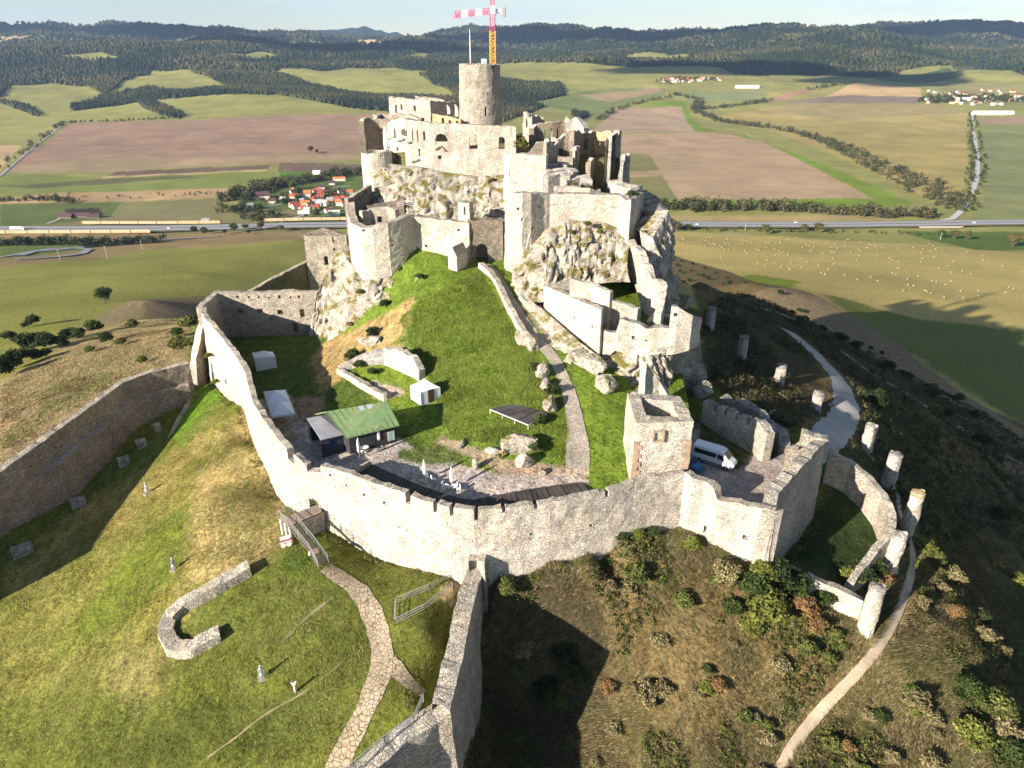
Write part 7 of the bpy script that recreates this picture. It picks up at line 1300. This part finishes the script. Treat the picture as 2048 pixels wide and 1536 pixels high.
# hedges and tree belts on the plain
def belt(label, L, width, n, h, cols, size=1.0):
    P = [g[:2] + ((q[2] if len(q) > 2 else width),) for g, q in zip(GL(L), L)]; s, A, LL = resample(P, 10); N = polynormals(A[:, :2]); i = RNG.integers(0, len(s), n); u = RNG.uniform(-.5, .5, n) * A[i, 2]
    x = A[i, 0] + N[i, 0] * u + RNG.normal(0, 4, n); y = A[i, 1] + N[i, 1] * u + RNG.normal(0, 4, n); z = H(x, y); hh = h * RNG.uniform(.55, 1.25, n); Ps, Us, Vs, Cs = [], [], [], []
    for k_ in range(n):
        r = hh[k_] * .5; a, b, c, d = leafset(80, [(x[k_], y[k_], z[k_] + hh[k_] * .52, r, r, hh[k_] * .5)], size * hh[k_] * .085, [cols[RNG.integers(0, len(cols))]]); Ps.append(a); Us.append(b); Vs.append(c); Cs.append(d)
    return tag(quads_mesh('hedgerow', np.concatenate(Ps), np.concatenate(Us), np.concatenate(Vs), np.concatenate(Cs), M_leaf), label, 'hedge', kind='stuff')
MXC = [(.075, .082, .03), (.10, .095, .04), (.06, .07, .028), (.13, .11, .05)]
belt('winding belt of trees across the right-hand plain', [(1352,190,20),(1400,200,30),(1390,222,30),(1420,236,34),(1500,252,30),(1600,268,34),(1650,284,40),(1720,318,52),(1790,350,60),(1850,380,64),(1900,408,60),(1915,420,40)], 40, 430, 12, MXC)
belt('straight belt of trees behind the highway on the right', [(1306,416),(1400,418),(1500,418),(1600,422),(1700,428),(1800,432),(1850,434)], 30, 210, 12, MXC)
belt('curved hedge at the top of the right-hand plain', [(1390,218),(1440,216),(1500,208),(1545,200)], 24, 90, 11, MXC); belt('hedge beside the striped stubble field', [(1200,240),(1225,222),(1265,210),(1320,198),(1350,190)], 18, 90, 10, MXC)
belt('tree belt behind the village', [(470,402),(500,385),(545,372),(600,366),(640,360),(690,350),(740,344)], 34, 150, 12, [(.05, .065, .02), (.075, .085, .03), (.10, .09, .04)]); belt('village edge thicket', [(455,425),(480,412),(505,432),(540,440)], 40, 60, 9, [(.05, .065, .02), (.075, .085, .03)])
belt('hedge of shrubs on the left below the straw field', [(0,404),(60,400),(110,400),(150,404)], 16, 60, 7, MXC); belt('dark hedge below the highway on the left', [(-20,492),(60,489),(120,488),(180,492),(240,488),(320,484)], 22, 130, 8, [(.035, .05, .018), (.055, .07, .025)]); belt('trees along the farm road on the left', [(0,340),(40,312),(75,285),(105,262),(135,246)], 16, 46, 10, MXC)
belt('hedge above the plough land on the left', [(145,246),(250,242),(330,238),(372,234)], 14, 60, 7, MXC); belt('trees among the village houses', [(585,405),(620,396),(660,396),(694,392)], 90, 45, 8, [(.045, .06, .02), (.07, .08, .028)]); belt('shrubs in the village gardens', [(500,410),(560,398),(620,398),(690,392)], 60, 60, 5, [(.05, .07, .02), (.08, .09, .03)]); belt('trees of the distant village on the right', [(1850,205,60),(1900,200,200),(1980,198,260),(2046,200,260)], 120, 190, 13, [(.035, .05, .02), (.05, .06, .025)])
belt('trees of the distant village under the ridge', [(1320,165),(1380,160),(1440,160)], 90, 70, 12, MXC); belt('verge shrubs along the highway on the right', [(1390,461),(1500,461.5),(1700,466),(1850,470)], 8, 60, 3.5, MXC); belt('sparse shrubs on the straw field', [(20,398),(200,393),(400,390),(470,388)], 50, 40, 4, MXC)
belt('tree row on the right-hand plain', [(1620,180),(1660,172),(1700,168)], 30, 40, 12, MXC); belt('left hillside tree line', [(150,222),(200,200),(240,205)], 30, 40, 11, MXC); belt('hedge left of the little fields', [(1900,398),(1935,380),(1945,330),(1940,240)], 8, 70, 6, MXC)
# straw bales
M_bale = plain('straw_bale', (.27, .21, .11), .9, .2, 2); HF = [g[:2] for g in GL([(1310,474),(1700,478),(1850,486),(2046,540),(2046,615),(1900,600),(1700,560),(1560,540),(1440,520),(1330,496)])]
m = MB(); m.bar((0, -.7, .7), (0, .7, .7), .62, n=14); bale = m.build('straw_bale', M_bale); tag(bale, 'round straw bale on the mown field right of the castle', 'straw bale', 'round straw bales on the mown field'); first = True; bx_, by_ = scatter(HF, 170)
for x, y in zip(bx_, by_):
    x, y = round(x / 17) * 17 + random.uniform(-2.5, 2.5), y; o = bale if first else bale.copy()
    if not first: COL.objects.link(o)
    first = False; o.location = (float(x), float(y), H1(x, y)); o.rotation_euler = (0, 0, random.uniform(-.4, .4))
# mixed scrub that closes the gaps between the bushes
def scrub(label, poly, n, cols, size=.09, hh=.9):
    x, y = scatter(poly, n, .05, 5.); m_ = np.ones(len(x), bool)
    for Q_, d_ in ((RDA, 3.4), (TRA, 1.3)):
        for i in range(len(Q_)): m_ &= (x - Q_[i, 0]) ** 2 + (y - Q_[i, 1]) ** 2 > d_ ** 2
    x, y = x[m_], y[m_]; z = H(x, y); Ps, Us, Vs, Cs = [], [], [], []; n = len(x)
    k_ = 26; ix = np.repeat(np.arange(n), k_); h_ = (hh * RNG.uniform(.5, 1.3, n))[ix]; d = rdir(len(ix)); P = np.stack([x[ix], y[ix], z[ix] + h_ * .35], 1) + d * np.stack([h_ * .6, h_ * .6, h_ * .5], 1) * RNG.random((len(ix), 1)) ** .5
    t = np.cross(d, rdir(len(ix))); t /= np.linalg.norm(t, axis=1)[:, None]; b = np.cross(d, t); s = size * RNG.uniform(.6, 1.4, (len(ix), 1)); C = np.array(cols)[RNG.integers(0, len(cols), n)][ix] * RNG.uniform(.6, 1.3, (len(ix), 1))
    return tag(quads_mesh('scrub', P, t * s, b * s, C, M_leaf), label, 'scrub', kind='stuff')
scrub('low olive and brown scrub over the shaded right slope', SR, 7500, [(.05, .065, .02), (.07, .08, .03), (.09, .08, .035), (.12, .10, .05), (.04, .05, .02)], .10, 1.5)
scrub('low mixed scrub over the lower right slope', SL, 12500, [(.10, .13, .03), (.14, .15, .04), (.13, .12, .045), (.07, .085, .025), (.17, .12, .06), (.06, .075, .02)], .055, .8)
k_ = 0
while k_ < 62:
    x, y = random.uniform(-2, 60), random.uniform(30, 72)
    if not pip(np.array([x]), np.array([y]), SL)[0] or float(fbm(np.array([x / 9 + 3]), np.array([y / 9]), o=2)[0]) < -.25 or (np.hypot(TRA[:, 0] - x, TRA[:, 1] - y) < 1.6).any(): continue
    c = random.choice(('olv', 'tan', 'tan', 'olv', 'yg', 'tan')); nm_ = {'olv': 'olive', 'tan': 'tan', 'gr': 'green', 'yg': 'yellow-green'}[c]; Bk[c].put((x, y, H1(x, y) - .15), random.uniform(.45, 1.15), 'small %s bush among the dry grass of the lower right slope' % nm_, 'small %s bushes on the lower right slope' % nm_); k_ += 1
# weeds along the feet of the walls
wx, wy = [], []
for P, dd in ((FW_P, 1), (YW_P, 1), (YE_P, 1)):
    s_, A_, _ = resample([p[:2] + (0.,) for p in P], .12); N_ = polynormals(A_[:, :2]); o_ = RNG.uniform(.3, 1.5, len(A_)) + .3; k2 = fbm(s_ / 2.5, s_ * 0 + 2., o=2) > -.25; wx += list((A_[:, 0] - N_[:, 0] * o_)[k2]); wy += list((A_[:, 1] - N_[:, 1] * o_)[k2])
blades('wall_foot_weeds', 'rank grass and weeds along the feet of the outer walls', np.array(wx), np.array(wy), 9, .38, .04, [(.08, .11, .025), (.14, .17, .035), (.24, .2, .08), (.07, .09, .02)], .9, 3.)
# clouds above the frame, whose shadows lie on the far hills
def cloud(x, y, rx, ry, z=1750, seed=0):
    import bmesh as bm_; b = bm_.new(); bm_.ops.create_icosphere(b, subdivisions=5, radius=1); me = bpy.data.meshes.new('cloud'); b.to_mesh(me); b.free(); V = np.empty(len(me.vertices) * 3); me.vertices.foreach_get('co', V); V = V.reshape(-1, 3); n = fbm(V[:, 0] * 1.7 + seed, V[:, 1] * 1.7, V[:, 2] * 1.7, o=5) * .42; V = V * (1 + n)[:, None] * np.array([rx, ry, 190]); V[:, 2] = np.where(V[:, 2] < -60, -60, V[:, 2]); me.vertices.foreach_set('co', V.ravel()); me.materials.append(plain('cloud_white', (.9, .9, .92), 1.)); me.polygons.foreach_set('use_smooth', [True] * len(me.polygons)); me.update(); o = bpy.data.objects.new('cloud', me); o.location = (x, y, z); link(o); return tag(o, kind='structure')
def shade(px, py, Y, rx, ry, seed):     # a cloud standing where its shadow reaches the given far hillside
    X_, Y_, Z_ = Wy(px, py, Y); L_ = (1750 - Z_) / math.tan(R(SUN_EL)); cloud(X_ - L_ * math.sin(R(SUN_AZ)), Y_ - L_ * math.cos(R(SUN_AZ)), rx, ry, seed=seed)
shade(1850, 70, 7600, 2300, 1100, 1); shade(1250, 85, 7000, 1500, 650, 2); shade(700, 110, 5200, 900, 420, 3); shade(250, 78, 6800, 1900, 500, 4); shade(1750, 160, 3300, 330, 210, 5); shade(1450, 150, 3700, 500, 160, 6)
# ------------------------------------------------------------------ air
m = MB(); m.box((0, 6500, 280), (44000, 21000, 1000)); hz = m.build('haze', NB('haze_air').m); nn_ = hz.data.materials[0].node_tree; nn_.nodes.clear(); out = nn_.nodes.new('ShaderNodeOutputMaterial'); pv = nn_.nodes.new('ShaderNodeVolumePrincipled'); pv.inputs['Density'].default_value = 3.7e-5; pv.inputs['Color'].default_value = (.42, .62, 1, 1); pv.inputs['Anisotropy'].default_value = .1; nn_.links.new(pv.outputs[0], out.inputs['Volume']); tag(hz, kind='stuff')
